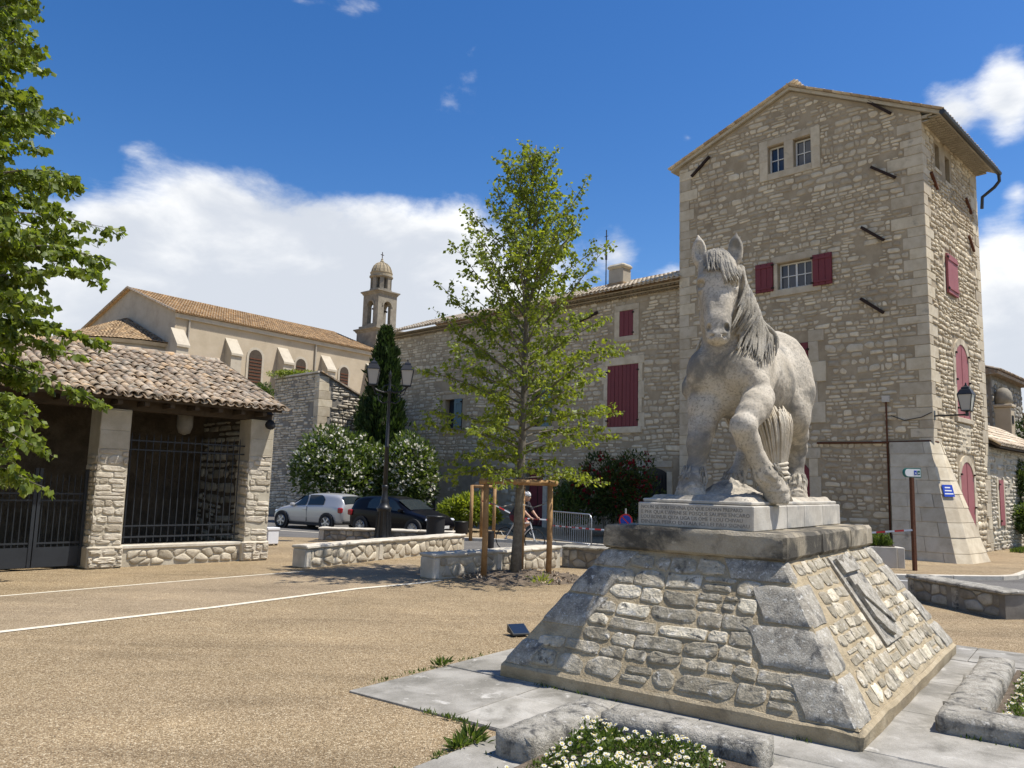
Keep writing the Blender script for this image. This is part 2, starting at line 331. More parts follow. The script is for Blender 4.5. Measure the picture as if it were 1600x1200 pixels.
def roughen(o, cuts=3, amp=.012, scale=8., smooth=True, maxlen=None):
    """break up the clean faces of a worn stone"""
    bm_ = bmesh.new(); bm_.from_mesh(o.data)
    if maxlen:
        for _ in range(4):
            es = [e for e in bm_.edges if e.calc_length() > maxlen]
            if not es: break
            bmesh.ops.subdivide_edges(bm_, edges=es, cuts=1, use_grid_fill=True)
    else: bmesh.ops.subdivide_edges(bm_, edges=bm_.edges, cuts=cuts, use_grid_fill=True)
    sd = Vector((random.uniform(0, 50), random.uniform(0, 50), 0))
    for v in bm_.verts:
        p = v.co*scale+sd; q = v.co*scale*2.7+sd
        v.co += Vector((mnoise.noise(p), mnoise.noise(p+Vector((7.3, 1.1, 4)))*1., mnoise.noise(p+Vector((3, 9.7, 2)))))*amp+Vector((mnoise.noise(q), mnoise.noise(q+Vector((5, 2, 1))), mnoise.noise(q+Vector((1, 6, 9)))))*amp*.5
    bmesh.ops.triangulate(bm_, faces=[f for f in bm_.faces if len(f.verts) > 4])
    bm_.to_mesh(o.data); bm_.free()
    if smooth: o.data.polygons.foreach_set('use_smooth', [True]*len(o.data.polygons)); o.data.set_sharp_from_angle(angle=math.radians(33))
    return o
# ---------------------------------------------------------------- masonry
def frame(o, ax, n, up=(0, 0, 1)):
    """map (a, b, d) of a face to coordinates: along ax, along up, outward along n"""
    o, ax, n, up = Vector(o), Vector(ax), Vector(n), Vector(up)
    return lambda a, b, d: o+ax*a+up*b+n*d
def voronoi_cells(a0, a1, b0, b1, cw, ch, drop=.25, jit=.42):
    nx, ny = max(1, int((a1-a0)/cw)), max(1, int((b1-b0)/ch)); cw, ch = (a1-a0)/nx, (b1-b0)/ny
    pts = {}
    for j in range(-2, ny+2):
        for i in range(-2, nx+2):
            if random.random() < drop: continue
            pts[i, j] = (i+.5+(.5 if j % 2 else 0)+random.uniform(-jit, jit), j+.5+random.uniform(-jit, jit)*.75)
    out = []
    for (i, j), (px, py) in pts.items():
        if not (-.2 < px < nx+.2 and -.2 < py < ny+.2): continue
        poly = [(px-1.6, py-1.4), (px+1.6, py-1.4), (px+1.6, py+1.4), (px-1.6, py+1.4)]
        for dj in (-2, -1, 0, 1, 2):
            for di in (-3, -2, -1, 0, 1, 2, 3):
                q = pts.get((i+di, j+dj))
                if q is None or (di == 0 and dj == 0): continue
                mx, my = (px+q[0])/2, (py+q[1])/2; nx_, ny_ = q[0]-px, q[1]-py
                res = []; m = len(poly)
                ds = [(x-mx)*nx_+(y-my)*ny_ for x, y in poly]
                if max(ds) <= 0: continue
                for k in range(m):
                    d0, d1 = ds[k], ds[(k+1) % m]
                    if d0 <= 0: res.append(poly[k])
                    if (d0 < 0 < d1) or (d1 < 0 < d0):
                        t = d0/(d0-d1); p, r_ = poly[k], poly[(k+1) % m]; res.append((p[0]+(r_[0]-p[0])*t, p[1]+(r_[1]-p[1])*t))
                poly = res
                if len(poly) < 3: break
            if len(poly) < 3: break
        if len(poly) >= 3: out.append([(a0+x*cw, b0+y*ch) for x, y in poly])
    return out
def coursed_cells(a0, a1, b0, b1, cw, ch, drop=.08):
    """roughly coursed, angular stones of very uneven size"""
    out = []; b = b0-ch*.3; sd = random.uniform(0, 50)
    wav = lambda a, z: .45*ch*mnoise.noise(Vector((a*.7, z*.8, sd)))
    def stone(x0, x1, y0, y1):
        w, h = x1-x0, y1-y0; k = min(w, h); p = []
        j = lambda s=.10: random.uniform(-s, s)*k
        for (cx, cy, ex, ey) in ((x0, y0, 1, 1), (x1, y0, -1, 1), (x1, y1, -1, -1), (x0, y1, 1, -1)):
            c = random.choice((.06, .12, .2, .34, .42))*k; a_ = (cx+j(.06), cy+ey*c); b_ = (cx+ex*c*random.uniform(.7, 1.6), cy+j(.06))
            p += [a_, b_] if (ex*ey > 0) else [b_, a_]
        return [(x, y+wav(x, y)) for x, y in p]
    while b < b1+ch*.3:
        h = ch*random.uniform(.7, 1.4)*(1+.45*mnoise.noise(Vector((sd, b*.9, 3)))); a = a0-random.uniform(0, cw)
        while a < a1:
            nz_ = mnoise.noise(Vector((a*.45, b*.5, sd+9))); w = cw*min(2.5, max(.42, math.exp(random.gauss(0, .42))))*(1+.5*nz_); g = .12*h; q = random.random()-(.35 if mnoise.noise(Vector((a*.8, b*.9, sd+20))) > .38 else 0)
            if q < drop: pass
            elif q < drop+.2 and h > ch*.9:
                m = h*random.uniform(.4, .6); out.append(stone(a, a+w*random.uniform(.8, 1), b, b+m-.04*h)); out.append(stone(a+w*random.uniform(0, .15), a+w, b+m+.04*h, b+h))
            else: out.append(stone(a, a+w, b+random.uniform(0, g), b+h-random.uniform(0, g*1.4)))
            a += w
        b += h
    return out
def clip_poly(poly, nx, ny, c):
    res = []; m = len(poly); ds = [x*nx+y*ny-c for x, y in poly]
    for k in range(m):
        d0, d1 = ds[k], ds[(k+1) % m]
        if d0 <= 0: res.append(poly[k])
        if (d0 < 0 < d1) or (d1 < 0 < d0):
            t = d0/(d0-d1); p, q = poly[k], poly[(k+1) % m]; res.append((p[0]+(q[0]-p[0])*t, p[1]+(q[1]-p[1])*t))
    return res
def stone_geo(poly, fr, gap, depth, rough=.12, base=-.03):
    cx = sum(p[0] for p in poly)/len(poly); cy = sum(p[1] for p in poly)/len(poly)
    rm = max(math.hypot(p[0]-cx, p[1]-cy) for p in poly)
    # round the corners, pull in by the joint
    q = []
    m = len(poly)
    for k in range(m):
        p, n_ = poly[k], poly[(k+1) % m]
        if math.hypot(p[0]-n_[0], p[1]-n_[1]) < .30*rm: q.append(((p[0]+n_[0])/2, (p[1]+n_[1])/2)); continue
        q.append((p[0]*.84+n_[0]*.16, p[1]*.84+n_[1]*.16)); q.append((p[0]*.16+n_[0]*.84, p[1]*.16+n_[1]*.84))
    res = []
    for (x, y) in q:
        dx, dy = x-cx, y-cy; L = math.hypot(dx, dy) or 1e-6; k = max(.3, (L-gap)/L)*random.uniform(1-rough, 1.0)
        res.append((cx+dx*k, cy+dy*k))
    n = len(res); vs = [fr(x, y, base) for x, y in res]
    vs += [fr(x, y, depth*random.uniform(.35, .7)) for x, y in res]
    vs += [fr(cx+(x-cx)*.8, cy+(y-cy)*.8, depth*random.uniform(.75, 1.2)) for x, y in res]
    vs.append(fr(cx, cy, depth*random.uniform(.8, 1.2)))
    fs = []
    for i in range(n):
        j = (i+1) % n; fs += [(i, j, n+j, n+i), (n+i, n+j, 2*n+j, 2*n+i), (2*n+i, 2*n+j, 3*n)]
    return vs, fs
def poly_area(p): return abs(sum(p[i][0]*p[(i+1) % len(p)][1]-p[(i+1) % len(p)][0]*p[i][1] for i in range(len(p))))/2
def rubble(area, holes, cw, ch, gap=.018, drop=.25, clips=(), minarea=.006, skip=0., coursed=False):
    """stones of one wall face as 2-D polygons: holes are rectangles (a0,a1,b0,b1) kept free, clips are half planes"""
    a0, a1, b0, b1 = area; out = []
    for p in (coursed_cells(a0, a1, b0, b1, cw, ch, drop) if coursed else voronoi_cells(a0, a1, b0, b1, cw, ch, drop)):
        if skip and random.random() < skip: continue
        for c in ((1, 0, a1), (-1, 0, -a0), (0, 1, b1), (0, -1, -b0), *clips):
            p = clip_poly(p, *c)
            if len(p) < 3: break
        if len(p) < 3 or poly_area(p) < minarea: continue
        for (h0, h1, g0, g1) in holes:
            xs = [q[0] for q in p]; ys = [q[1] for q in p]
            if max(xs) <= h0 or min(xs) >= h1 or max(ys) <= g0 or min(ys) >= g1: continue
            cx, cy = sum(xs)/len(xs), sum(ys)/len(ys)
            pen = [(h0-cx, (1, 0, h0)), (cx-h1, (-1, 0, -h1)), (g0-cy, (0, 1, g0)), (cy-g1, (0, -1, -g1))]
            best = max(pen, key=lambda t: t[0])
            if best[0] < -.02: p = []; break
            p = clip_poly(p, *best[1])
            if len(p) < 3: break
        if len(p) >= 3 and poly_area(p) >= minarea: out.append(p)
    return out
def row_stones(b0, b1, limits, cw, ch):
    """courses filled exactly from edge to edge: limits(b) -> (a0, a1)"""
    out = []; b = b0; hs = []
    while b < b1-.3*ch: h = ch*random.uniform(.72, 1.3); hs.append(h); b += h
    k = (b1-b0)/sum(hs); b = b0; sd = random.uniform(0, 50)
    for h in hs:
        h *= k; a0, a1 = limits(b+h*.5); ws = []
        while sum(ws) < a1-a0-.4*cw: ws.append(cw*min(2.0, max(.45, math.exp(random.gauss(0, .38)))))
        if not ws: b += h; continue
        q = (a1-a0)/sum(ws); a = a0
        for w in ws:
            w *= q; x0, x1 = a, a+w; t = h*random.uniform(0, .12); u_ = h*random.uniform(0, .14)
            parts = [(x0, x1, b+t, b+h-u_)]
            if random.random() < .16 and h > ch: m_ = b+h*random.uniform(.4, .6); parts = [(x0, x1-random.uniform(0, .15)*w, b+t, m_-.01), (x0+random.uniform(0, .15)*w, x1, m_+.01, b+h-u_)]
            for (p0, p1, r0, r1) in parts:
                kk = min(p1-p0, r1-r0); poly = []
                for (cx, cy, ex, ey) in ((p0, r0, 1, 1), (p1, r0, -1, 1), (p1, r1, -1, -1), (p0, r1, 1, -1)):
                    c = random.choice((.05, .1, .16, .28, .38))*kk; A_ = (cx+random.uniform(-.05, .05)*kk, cy+ey*c); B_ = (cx+ex*c*random.uniform(.7, 1.7), cy+random.uniform(-.07, .07)*kk)
                    poly += [A_, B_] if ex*ey > 0 else [B_, A_]
                    if ex*ey > 0 or True:
                        pass
                # uneven long edges
                mid = (p0+p1)/2; poly.insert(2, (mid+random.uniform(-.2, .2)*(p1-p0), r0+random.uniform(-.10, .06)*kk)); poly.insert(7, (mid+random.uniform(-.2, .2)*(p1-p0), r1+random.uniform(-.08, .10)*kk))
                wv = lambda x: .018*mnoise.noise(Vector((x*2, b*3, sd))); out.append([(x, y+wv(x)) for x, y in poly])
            a += w
        b += h
    return out
def set_stones(faces, parent, m, limit=300, name='stone', rest='small_stones', smooth=True):
    """faces: list of (polys, frame, gap, depth, rough, weight). The largest become parts, the rest one joined part"""
    allp = []
    for (polys, fr, gap, depth, rough, wgt) in faces:
        for p in polys: allp.append((poly_area(p)*wgt, p, fr, gap, depth, rough))
    allp.sort(key=lambda t: -t[0]); mb = MB()
    for k, (a, p, fr, gap, depth, rough) in enumerate(allp):
        vs, fs = stone_geo(p, fr, gap, depth*random.uniform(.6, 1.3), rough)
        if k < limit: link(name, mesh_from(name, vs, fs, m, [random.random()]*len(fs), smooth), parent)
        else: mb.add(vs, fs)
    if mb.v: obj(rest, mb, m, parent, smooth, kind='stuff')
    return len(allp)
def ashlar_block(fr, a0, a1, b0, b1, d, bev=.015, base=-.05, jit=.006):
    """one dressed block on a face"""
    g = [(a0, b0), (a1, b0), (a1, b1), (a0, b1)]; cx, cy = (a0+a1)/2, (b0+b1)/2
    g = [(x+random.uniform(-jit, jit), y+random.uniform(-jit, jit)) for x, y in g]
    ins = [(x+(bev if x < cx else -bev), y+(bev if y < cy else -bev)) for x, y in g]
    vs = [fr(x, y, base) for x, y in g]+[fr(x, y, d-bev*.8) for x, y in g]+[fr(x, y, d+random.uniform(-.004, .004)) for x, y in ins]
    fs = []
    for i in range(4):
        j = (i+1) % 4; fs += [(i, j, 4+j, 4+i), (4+i, 4+j, 8+j, 8+i)]
    fs.append((8, 9, 10, 11)); return vs, fs
def block(parent, fr, a0, a1, b0, b1, d, m='ashlar', name='quoin', **k):
    vs, fs = ashlar_block(fr, a0, a1, b0, b1, d, **k); return link(name, mesh_from(name, vs, fs, m, [random.random()]*len(fs)), parent)
def wall_face(mb, fr, a0, a1, b0, b1, holes, depth=.28):
    """wall sheet with real openings and reveals"""
    xs = sorted({a0, a1, *[h[0] for h in holes], *[h[1] for h in holes]}); ys = sorted({b0, b1, *[h[2] for h in holes], *[h[3] for h in holes]})
    for i in range(len(xs)-1):
        for j in range(len(ys)-1):
            cx, cy = (xs[i]+xs[i+1])/2, (ys[j]+ys[j+1])/2
            if any(h[0] < cx < h[1] and h[2] < cy < h[3] for h in holes): continue
            mb.quad(fr(xs[i], ys[j], 0), fr(xs[i+1], ys[j], 0), fr(xs[i+1], ys[j+1], 0), fr(xs[i], ys[j+1], 0), .5)
    for (h0, h1, g0, g1) in holes:
        for (p, q) in (((h0, g0), (h1, g0)), ((h1, g0), (h1, g1)), ((h1, g1), (h0, g1)), ((h0, g1), (h0, g0))):
            mb.quad(fr(*p, 0), fr(*q, 0), fr(*q, -depth), fr(*p, -depth), .5)
def fbox(mb, fr, a0, a1, b0, b1, d0, d1, r=None):
    vs = [fr(a, b, d) for d in (d0, d1) for (a, b) in ((a0, b0), (a1, b0), (a1, b1), (a0, b1))]
    return mb.add(vs, [(3, 2, 1, 0), (4, 5, 6, 7), (0, 1, 5, 4), (1, 2, 6, 5), (2, 3, 7, 6), (3, 0, 4, 7)], r)
def fprism(mb, fr, poly, d0, d1, r=None):
    n = len(poly); vs = [fr(a, b, d0) for a, b in poly]+[fr(a, b, d1) for a, b in poly]
    return mb.add(vs, [tuple(range(n)), tuple(range(2*n-1, n-1, -1))]+[(i, n+i, n+(i+1) % n, (i+1) % n) for i in range(n)], r)
def arch_poly(a0, a1, b0, b1, rise, n=8):
    """rectangle a0..a1 x b0..b1 whose head is a segment of height rise"""
    c = (a0+a1)/2; w = (a1-a0)/2; R = (w*w+rise*rise)/(2*rise); cy = b1-R; th = math.asin(min(1, w/R))
    if rise >= w*.999: th = PI/2
    return [(a0, b0), (a1, b0)]+[(c+R*math.sin(th-2*th*k/n), cy+R*math.cos(th-2*th*k/n)) for k in range(n+1)]
def glazed_window(parent, fr, a0, a1, b0, b1, nx=2, nz=2, depth=.2):
    """pane panel with white casement frame and glazing bars set into an opening"""
    w = MB(); e = .05
    for (p0, p1, q0, q1) in ((a0, a0+e, b0, b1), (a1-e, a1, b0, b1), (a0+e, a1-e, b0, b0+e), (a0+e, a1-e, b1-e, b1)): fbox(w, fr, p0, p1, q0, q1, -depth-.02, -depth+.04)
    for i in range(1, nx):
        c = a0+(a1-a0)*i/nx; k = .032 if (nx == 4 and i == 2) else .016; fbox(w, fr, c-k, c+k, b0+e, b1-e, -depth-.015, -depth+.034)
    for j in range(1, nz):
        c = b0+(b1-b0)*j/nz; fbox(w, fr, a0+e, a1-e, c-.016, c+.016, -depth-.012, -depth+.03)
    wo = obj('window', w, 'white_frame', parent)
    xs = [a0+e+(a1-a0-2*e)*i/nx for i in range(nx+1)]; ys = [b0+e+(b1-b0-2*e)*j/nz for j in range(nz+1)]
    for i in range(nx):
        for j in range(nz):
            p = MB(); fbox(p, fr, xs[i]-.004, xs[i+1]+.004, ys[j]-.004, ys[j+1]+.004, -depth-.012+random.uniform(-.002, .002), -depth-.002); obj('pane', p, 'window_glass', wo)
    return wo
def shutter(parent, fr, poly_or_rect, d0, d1, m='red_paint', boards=3, bars=True, hinge=0):
    """boarded shutter: boards with grooves, battens and hinges"""
    a0, a1, b0, b1 = poly_or_rect; s = MB(); fbox(s, fr, a0, a1, b0, b1, d0, d0+(d1-d0)*.5); so_ = obj('shutter', s, m, parent)
    w = (a1-a0)/boards
    for i in range(boards): bm_ = MB(); fbox(bm_, fr, a0+w*i+.010, a0+w*(i+1)-.010, b0+.004, b1-.004, d0+(d1-d0)*.45, d1-(i % 2)*.006); obj('board', bm_, m, so_)
    if bars:
        for q in (.13, .87): t = MB(); z = b0+(b1-b0)*q; fbox(t, fr, a0+.02, a1-.02, z-.04, z+.04, d1+.001, d1+.025); obj('batten', t, m, so_)
    for q in (.1, .9):
        t = MB(); z = b0+(b1-b0)*q; x = a0 if hinge == 0 else a1; fbox(t, fr, x-.05, x+.05, z-.03, z+.03, d1+.002, d1+.04); obj('hinge', t, 'dark_iron', so_)
    return so_

# ---------------------------------------------------------------- roof tiles
def tile_mesh(w=.21, L=.46, h=.085, n=6, m='tile', down=False):
    """a canal tile, curved and tapering, lying along +y"""
    vs = []; s = -1 if down else 1
    for (y, k) in ((0, 1.), (L, .8)):
        for lay in (0, .016):
            for i in range(n+1):
                th = PI*i/n; vs.append((-math.cos(th)*(w/2-lay)*k, y, s*math.sin(th)*(h-lay)*k+(0 if not down else 0)))
    q = n+1; fs = []
    for i in range(n):
        fs += [(i, i+1, 2*q+i+1, 2*q+i), (q+i+1, q+i, 3*q+i, 3*q+i+1), (i+1, i, q+i, q+i+1), (2*q+i, 2*q+i+1, 3*q+i+1, 3*q+i)]
    return vs, fs
def tile_roof(parent, org, ex, ey, ncol, nrow, m='tile', pitch_w=.215, L=.46, step=.35, limit=300, jitter=.02, name='roof_tile', skipf=None, n=6, chan=True, keep_low=True, h=.085):
    """rows of cover tiles (and channel tiles between) on a slope: org lower-left corner, ex along the eave, ey up the slope"""
    ex, ey = Vector(ex).normalized(), Vector(ey).normalized(); ez = ex.cross(ey)
    B = Matrix((ex, ey, ez)).transposed(); tv, tf = tile_mesh(pitch_w*.98, L, h, n); cv, cf = tile_mesh(pitch_w*.95, L, h*.8, 4, down=True)
    shared = [mesh_from(name, tv, tf, m, [random.random()]*len(tf), True) for _ in range(24)]
    lst = []
    for r in range(nrow):
        for c in range(ncol):
            p = Vector(org)+ex*(pitch_w*(c+.5))+ey*(step*r)+ez*.03
            if skipf and skipf(p): continue
            lst.append((r, p))
    lst2 = lst[:limit]; rest = MB()
    for (r, p) in lst2:
        Rz = Matrix.Rotation(random.uniform(-1, 1)*jitter*2.2, 3, 'Z') @ Matrix.Rotation(random.uniform(-1, 1)*jitter*1.2-.035, 3, 'X')
        M = (B @ Rz).to_4x4(); M.translation = p+ex*random.uniform(-jitter, jitter)*.4+ey*random.uniform(-jitter, jitter)+ez*random.uniform(0, jitter*.5)
        link(name, random.choice(shared), parent, M)
    for (r, p) in lst[limit:]:
        M = (B @ Matrix.Rotation(random.uniform(-1, 1)*jitter*2, 3, 'Z') @ Matrix.Rotation(-.035, 3, 'X')).to_4x4(); M.translation = p+ez*random.uniform(0, jitter*.5)
        rest.add([M @ Vector(q) for q in tv], tf)
    if rest.v: obj('upper_tiles', rest, m, parent, True, kind='stuff')
    if chan:
        ch = MB()
        for r in range(nrow):
            for c in range(ncol+1):
                p = Vector(org)+ex*(pitch_w*c)+ey*(step*r-.03)+ez*.055
                if skipf and skipf(p): continue
                M = B.to_4x4(); M.translation = p; ch.add([M @ Vector(q) for q in cv], cf)
        obj('channel_tiles', ch, m, parent, True, kind='stuff')

# ---------------------------------------------------------------- foliage
def leaf_mesh(name, P, D, size, m, aspect=.55, fold=.25, parent=None, rnd=None, droop=0, kind='stuff'):
    """one mesh of many folded leaf blades: P positions, D growth directions"""
    N = len(P); P = np.asarray(P, float); D = np.asarray(D, float); D /= np.linalg.norm(D, axis=1)[:, None]+1e-9
    s = size*RNG.uniform(.6, 1.25, N)[:, None]
    R = RNG.normal(size=(N, 3)); S = np.cross(D, R); S /= np.linalg.norm(S, axis=1)[:, None]+1e-9; Nn = np.cross(S, D)
    mid = P+D*s*.5
    v = np.empty((N, 4, 3)); v[:, 0] = P; v[:, 1] = mid+S*s*aspect*.5+Nn*s*fold*.3; v[:, 2] = P+D*s; v[:, 3] = mid-S*s*aspect*.5+Nn*s*fold*.3
    me = bpy.data.meshes.new(name); me.vertices.add(4*N); me.vertices.foreach_set('co', v.reshape(-1))
    idx = np.arange(N)[:, None]*4+np.array([[0, 1, 2, 0, 2, 3]]); me.loops.add(6*N); me.loops.foreach_set('vertex_index', idx.reshape(-1).astype(np.int32))
    me.polygons.add(2*N); me.polygons.foreach_set('loop_start', np.arange(0, 6*N, 3, dtype=np.int32)); me.polygons.foreach_set('loop_total', np.full(2*N, 3, np.int32))
    me.update(calc_edges=True)
    a = me.attributes.new('rnd', 'FLOAT', 'FACE'); rv = RNG.random(N) if rnd is None else np.asarray(rnd, float); a.data.foreach_set('value', np.repeat(rv, 2).astype(np.float32))
    me.materials.append(MATS[m]); o = link(name, me, parent)
    if kind: o['kind'] = kind
    return o
def rand_dirs(n):
    d = RNG.normal(size=(n, 3)); return d/np.linalg.norm(d, axis=1)[:, None]
def bush(parent, name, center, radii, n, size, m, lumps=9, seed=0, up=.3, flat_bottom=True, aspect=.4):
    """leaves spread over lumpy shells filling an uneven volume"""
    c = np.array(center, float); r = np.array(radii, float); L = []
    for k in range(lumps):
        d = rand_dirs(1)[0]; d[2] = abs(d[2]) if flat_bottom else d[2]; L.append((c+d*r*RNG.uniform(.25, .68), r*RNG.uniform(.34, .58)))
    per = n//lumps; P = []; D = []
    for lc, lr in L:
        d = rand_dirs(per); rad = RNG.uniform(.45, 1., per)**.5
        P.append(lc+d*lr*rad[:, None]); dd = d+RNG.normal(size=(per, 3))*.6; dd[:, 2] += up; D.append(dd)
    P = np.concatenate(P); D = np.concatenate(D); k = P[:, 2] > .03
    return leaf_mesh(name, P[k], D[k], size, m, aspect, parent=parent), P[k]
# ================================================================ THE SETTING: ground, road, paving
def gp(u, v, z=0.):
    d = CM @ Vector((u-800, 600-v, -F_PX)); t = (z-CAM_H)/d.z; return Vector((d.x*t, d.y*t, z))
PC = Vector((2.817, 9.343, 0)); PTH = .929                     # monument centre and heading of its long axis
PM = Matrix.Translation(PC) @ Matrix.Rotation(PTH, 4, 'Z')     # local x: long axis, away; local y: to the left
g = MB(); n = 60
for (x0, x1, y0, y1) in ((-400, 400, -60, 700),): g.quad((x0, y0, 0), (x1, y0, 0), (x1, y1, 0), (x0, y1, 0))
struct('ground', g, 'gravel', 'beige bonded gravel of the village square')
near = [(13, 9), (8.95, 12.6), (8.62, 13.4), (8.35, 16.2), (4.3, 20.4), (1.9, 22.2), (-1.6, 23.6), (-5.9, 26.9), (-12, 27.2)]
far = [(-18, 27.6), (-18, 42), (-2.6, 42), (-2.1, 27.75), (2.9, 26.25), (6.5, 20.55), (9.2, 19.05), (11.9, 19.35), (12.8, 20.1), (16, 23.6), (22, 29), (40, 30), (40, 9)]
g = MB(); vs = [(x, y, .004) for x, y in near+far]; g.add(vs, [tuple(range(len(vs)))]); struct('road', g, 'asphalt')
def strip(name, pts, w, z, m, w2=None):
    g = MB(); P = [Vector((p[0], p[1], z)) for p in pts]; L = []
    for i, p in enumerate(P):
        t = (P[min(i+1, len(P)-1)]-P[max(i-1, 0)]).normalized(); nn = Vector((-t.y, t.x, 0)); L += [p+nn*w/2, p-nn*w/2]
    g.add(L, [(2*i, 2*i+1, 2*i+3, 2*i+2) for i in range(len(P)-1)]); return struct(name, g, m)
A = [gp(-420, 1040), gp(0, 988), gp(330, 950), gp(560, 920), gp(650, 912), gp(690, 907)]
B = [gp(-420, 968), gp(0, 932), gp(250, 911), gp(475, 893), gp(560, 885), gp(640, 880)]
g = MB(); L = []
for p, q in zip(A, B): L += [(p.x, p.y, .004), (q.x, q.y, .004)]
g.add(L, [(2*i, 2*i+1, 2*i+3, 2*i+2) for i in range(len(A)-1)]); struct('path', g, 'gravel_worn')
strip('path_edge_line', [(p.x, p.y) for p in A], .13, .008, 'painted_line'); strip('path_edge_setts', [(p.x, p.y) for p in B[:4]], .08, .008, 'painted_line')
strip('road_centre_line', [(p.x, p.y) for p in (gp(1395, 906.5), gp(1480, 913), gp(1600, 925), gp(1800, 946))], .12, .008, 'sign_white')
strip('road_edge_line', [(p.x, p.y) for p in (gp(438, 829), gp(560, 836), gp(640, 843))], .14, .008, 'painted_line')
# kerb and pavement at the foot of the houses
kp = [(-2.1, 27.7), (.5, 27.0), (2.9, 26.2), (5, 23), (6.5, 20.5), (7.6, 19.5), (9.2, 19.0), (10.6, 19.1), (11.9, 19.3), (12.45, 19.6), (12.9, 20.1), (14.4, 21.8), (16, 23.5), (19, 26.5), (24, 31)]
kt = bpy.data.objects.new('kerb', None); COL.objects.link(kt); kt['kind'] = 'structure'
def along(pts, step):
    P = [Vector((*p[:2], 0)) for p in pts]; out = []
    for a, b in zip(P, P[1:]):
        k = max(1, round((b-a).length/step)); out += [(a+(b-a)*i/k, a+(b-a)*(i+1)/k) for i in range(k)]
    return out
for a, b in along(kp, 1.0):
    t = (b-a); L = t.length; M = Matrix.Translation(a) @ Matrix.Rotation(math.atan2(t.y, t.x), 4, 'Z'); m_ = MB(); m_.box(.006, L-.006, -.02, .13, -.05, .11, bev=.012, M=M); obj('kerb_stone', m_, 'bench_stone', kt)
g = MB(); vs = [(x, y, .085) for x, y in kp]+[(26, 33, .085), (26, 60, .085), (-2.1, 60, .085)]; g.add(vs, [tuple(range(len(vs)))]); struct('pavement', g, 'gravel')
# stone paving round the monument, slab by slab
pv = bpy.data.objects.new('monument_paving', None); COL.objects.link(pv); pv['kind'] = 'structure'; pv.matrix_world = PM
def slabs(u0, u1, w0, w1, nu, nw):
    us = np.linspace(u0, u1, nu+1); ws = np.linspace(w0, w1, nw+1)
    for i in range(nu):
        off = random.uniform(-.12, .12)
        for j in range(nw):
            a, b = ws[j]+(off if 0 < j else 0), ws[j+1]+(off if j+1 < nw else 0)
            m_ = MB(); z = .022+random.uniform(-.003, .003); m_.box(us[i]+.005, us[i+1]-.005, a+.005, b-.005, -.04, z, bev=.006, jit=.003); obj('paving_slab', m_, 'paving', pv)
slabs(-3.85, 3.1, 1.2, 2.47, 5, 1); slabs(-3.85, -2.0, -2.0, 1.19, 2, 2); slabs(2.0, 3.1, -3.6, 1.19, 1, 3); slabs(-3.85, 1.99, -3.4, -1.35, 4, 1)
slabs(-6.0, -3.86, -3.4, .62, 2, 3)
g = MB(); g.quad((-3.8, -3.3, .006), (3.05, -3.3, .006), (3.05, 2.42, .006), (-3.8, 2.42, .006)); obj('paving_bed', g, 'soil', pv)

# ================================================================ TOWER HOUSE
TW = thing('tower_house', 'tall square rubble stone tower house with dark red shutters and gabled tile roof', 'tower', (12.9, 24.0, 0), -PI/4)
fF = frame((0, 0, 0), (-1, 0, 0), (0, -1, 0)); fR = frame((0, 0, 0), (0, 1, 0), (1, 0, 0))
def zr(s): return 14.2+.5127*s if s < 4.33 else 14.75+.3576*(9-s)
w = MB(); HF = [(4.62, 5.22, 13.52, 14.52), (3.62, 4.24, 13.52, 14.52), (3.68, 4.91, 9.12, 10.05)]; HR = [(1.3, 1.75, 12.75, 13.6), (2.35, 2.85, 12.6, 13.5)]
wall_face(w, fF, 0, 9, 0, 13.52, [h for h in HF if h[3] < 13]); wall_face(w, fR, 0, 6, 0, 14.15, HR)
for (q0, q1) in ((0, 3.62), (3.62, 4.24), (4.24, 4.33), (4.33, 4.62), (4.62, 5.22), (5.22, 9)):
    lo_ = 14.52 if q0 in (3.62, 4.62) else 13.52; w.quad(fF(q0, lo_, 0), fF(q1, lo_, 0), fF(q1, zr(q1-1e-6 if q1 != 9 else 9), 0), fF(q0, zr(q0), 0), .5)
for (h0, h1, g0, g1) in HF[:2]:
    for (p, q) in (((h0, g0), (h1, g0)), ((h1, g0), (h1, g1)), ((h1, g1), (h0, g1)), ((h0, g1), (h0, g0))): w.quad(fF(*p, 0), fF(*q, 0), fF(*q, -.28), fF(*p, -.28), .5)
w.quad((-9, 0, 0), (-9, 6, 0), (-9, 6, 14.75), (-9, 0, 14.75)); w.quad((-9, 6, 0), (0, 6, 0), (0, 6, 14.2), (-9, 6, 14.75))
obj('wall', w, 'mortar', TW)
holes = [(3.28, 5.56, 13.25, 14.80), (3.35, 5.2, 8.85, 10.32), (3.3, 5.2, 4.3, 7.5), (3.5, 5.3, 0, 3.45)]; holesR = [(1.62, 3.05, 8.5, 10.1), (2.2, 4.05, 4.35, 7.3), (2.2, 4.15, 0, 3.35), (1.15, 3.0, 12.45, 13.75)]
z = 3.4; k = 0; hq = []; hqr = []
while z < 14.1:
    h = random.uniform(.22, .42); h = min(h, 14.12-z); l1, l2 = (.82, .38) if k % 2 else (.42, .75); l1 *= random.uniform(.75, 1.3); l2 *= random.uniform(.75, 1.25)
    q = MB(); q.box(-l1, .022, -.022, l2, z+.006, z+h-.006, bev=.012, jit=.004); obj('quoin', q, 'ashlar', TW); hq.append((-.1, l1+.02, z-.01, z+h+.01)); hqr.append((-.1, l2+.02, z-.01, z+h+.01)); z += h; k += 1
z = 0.; k = 0
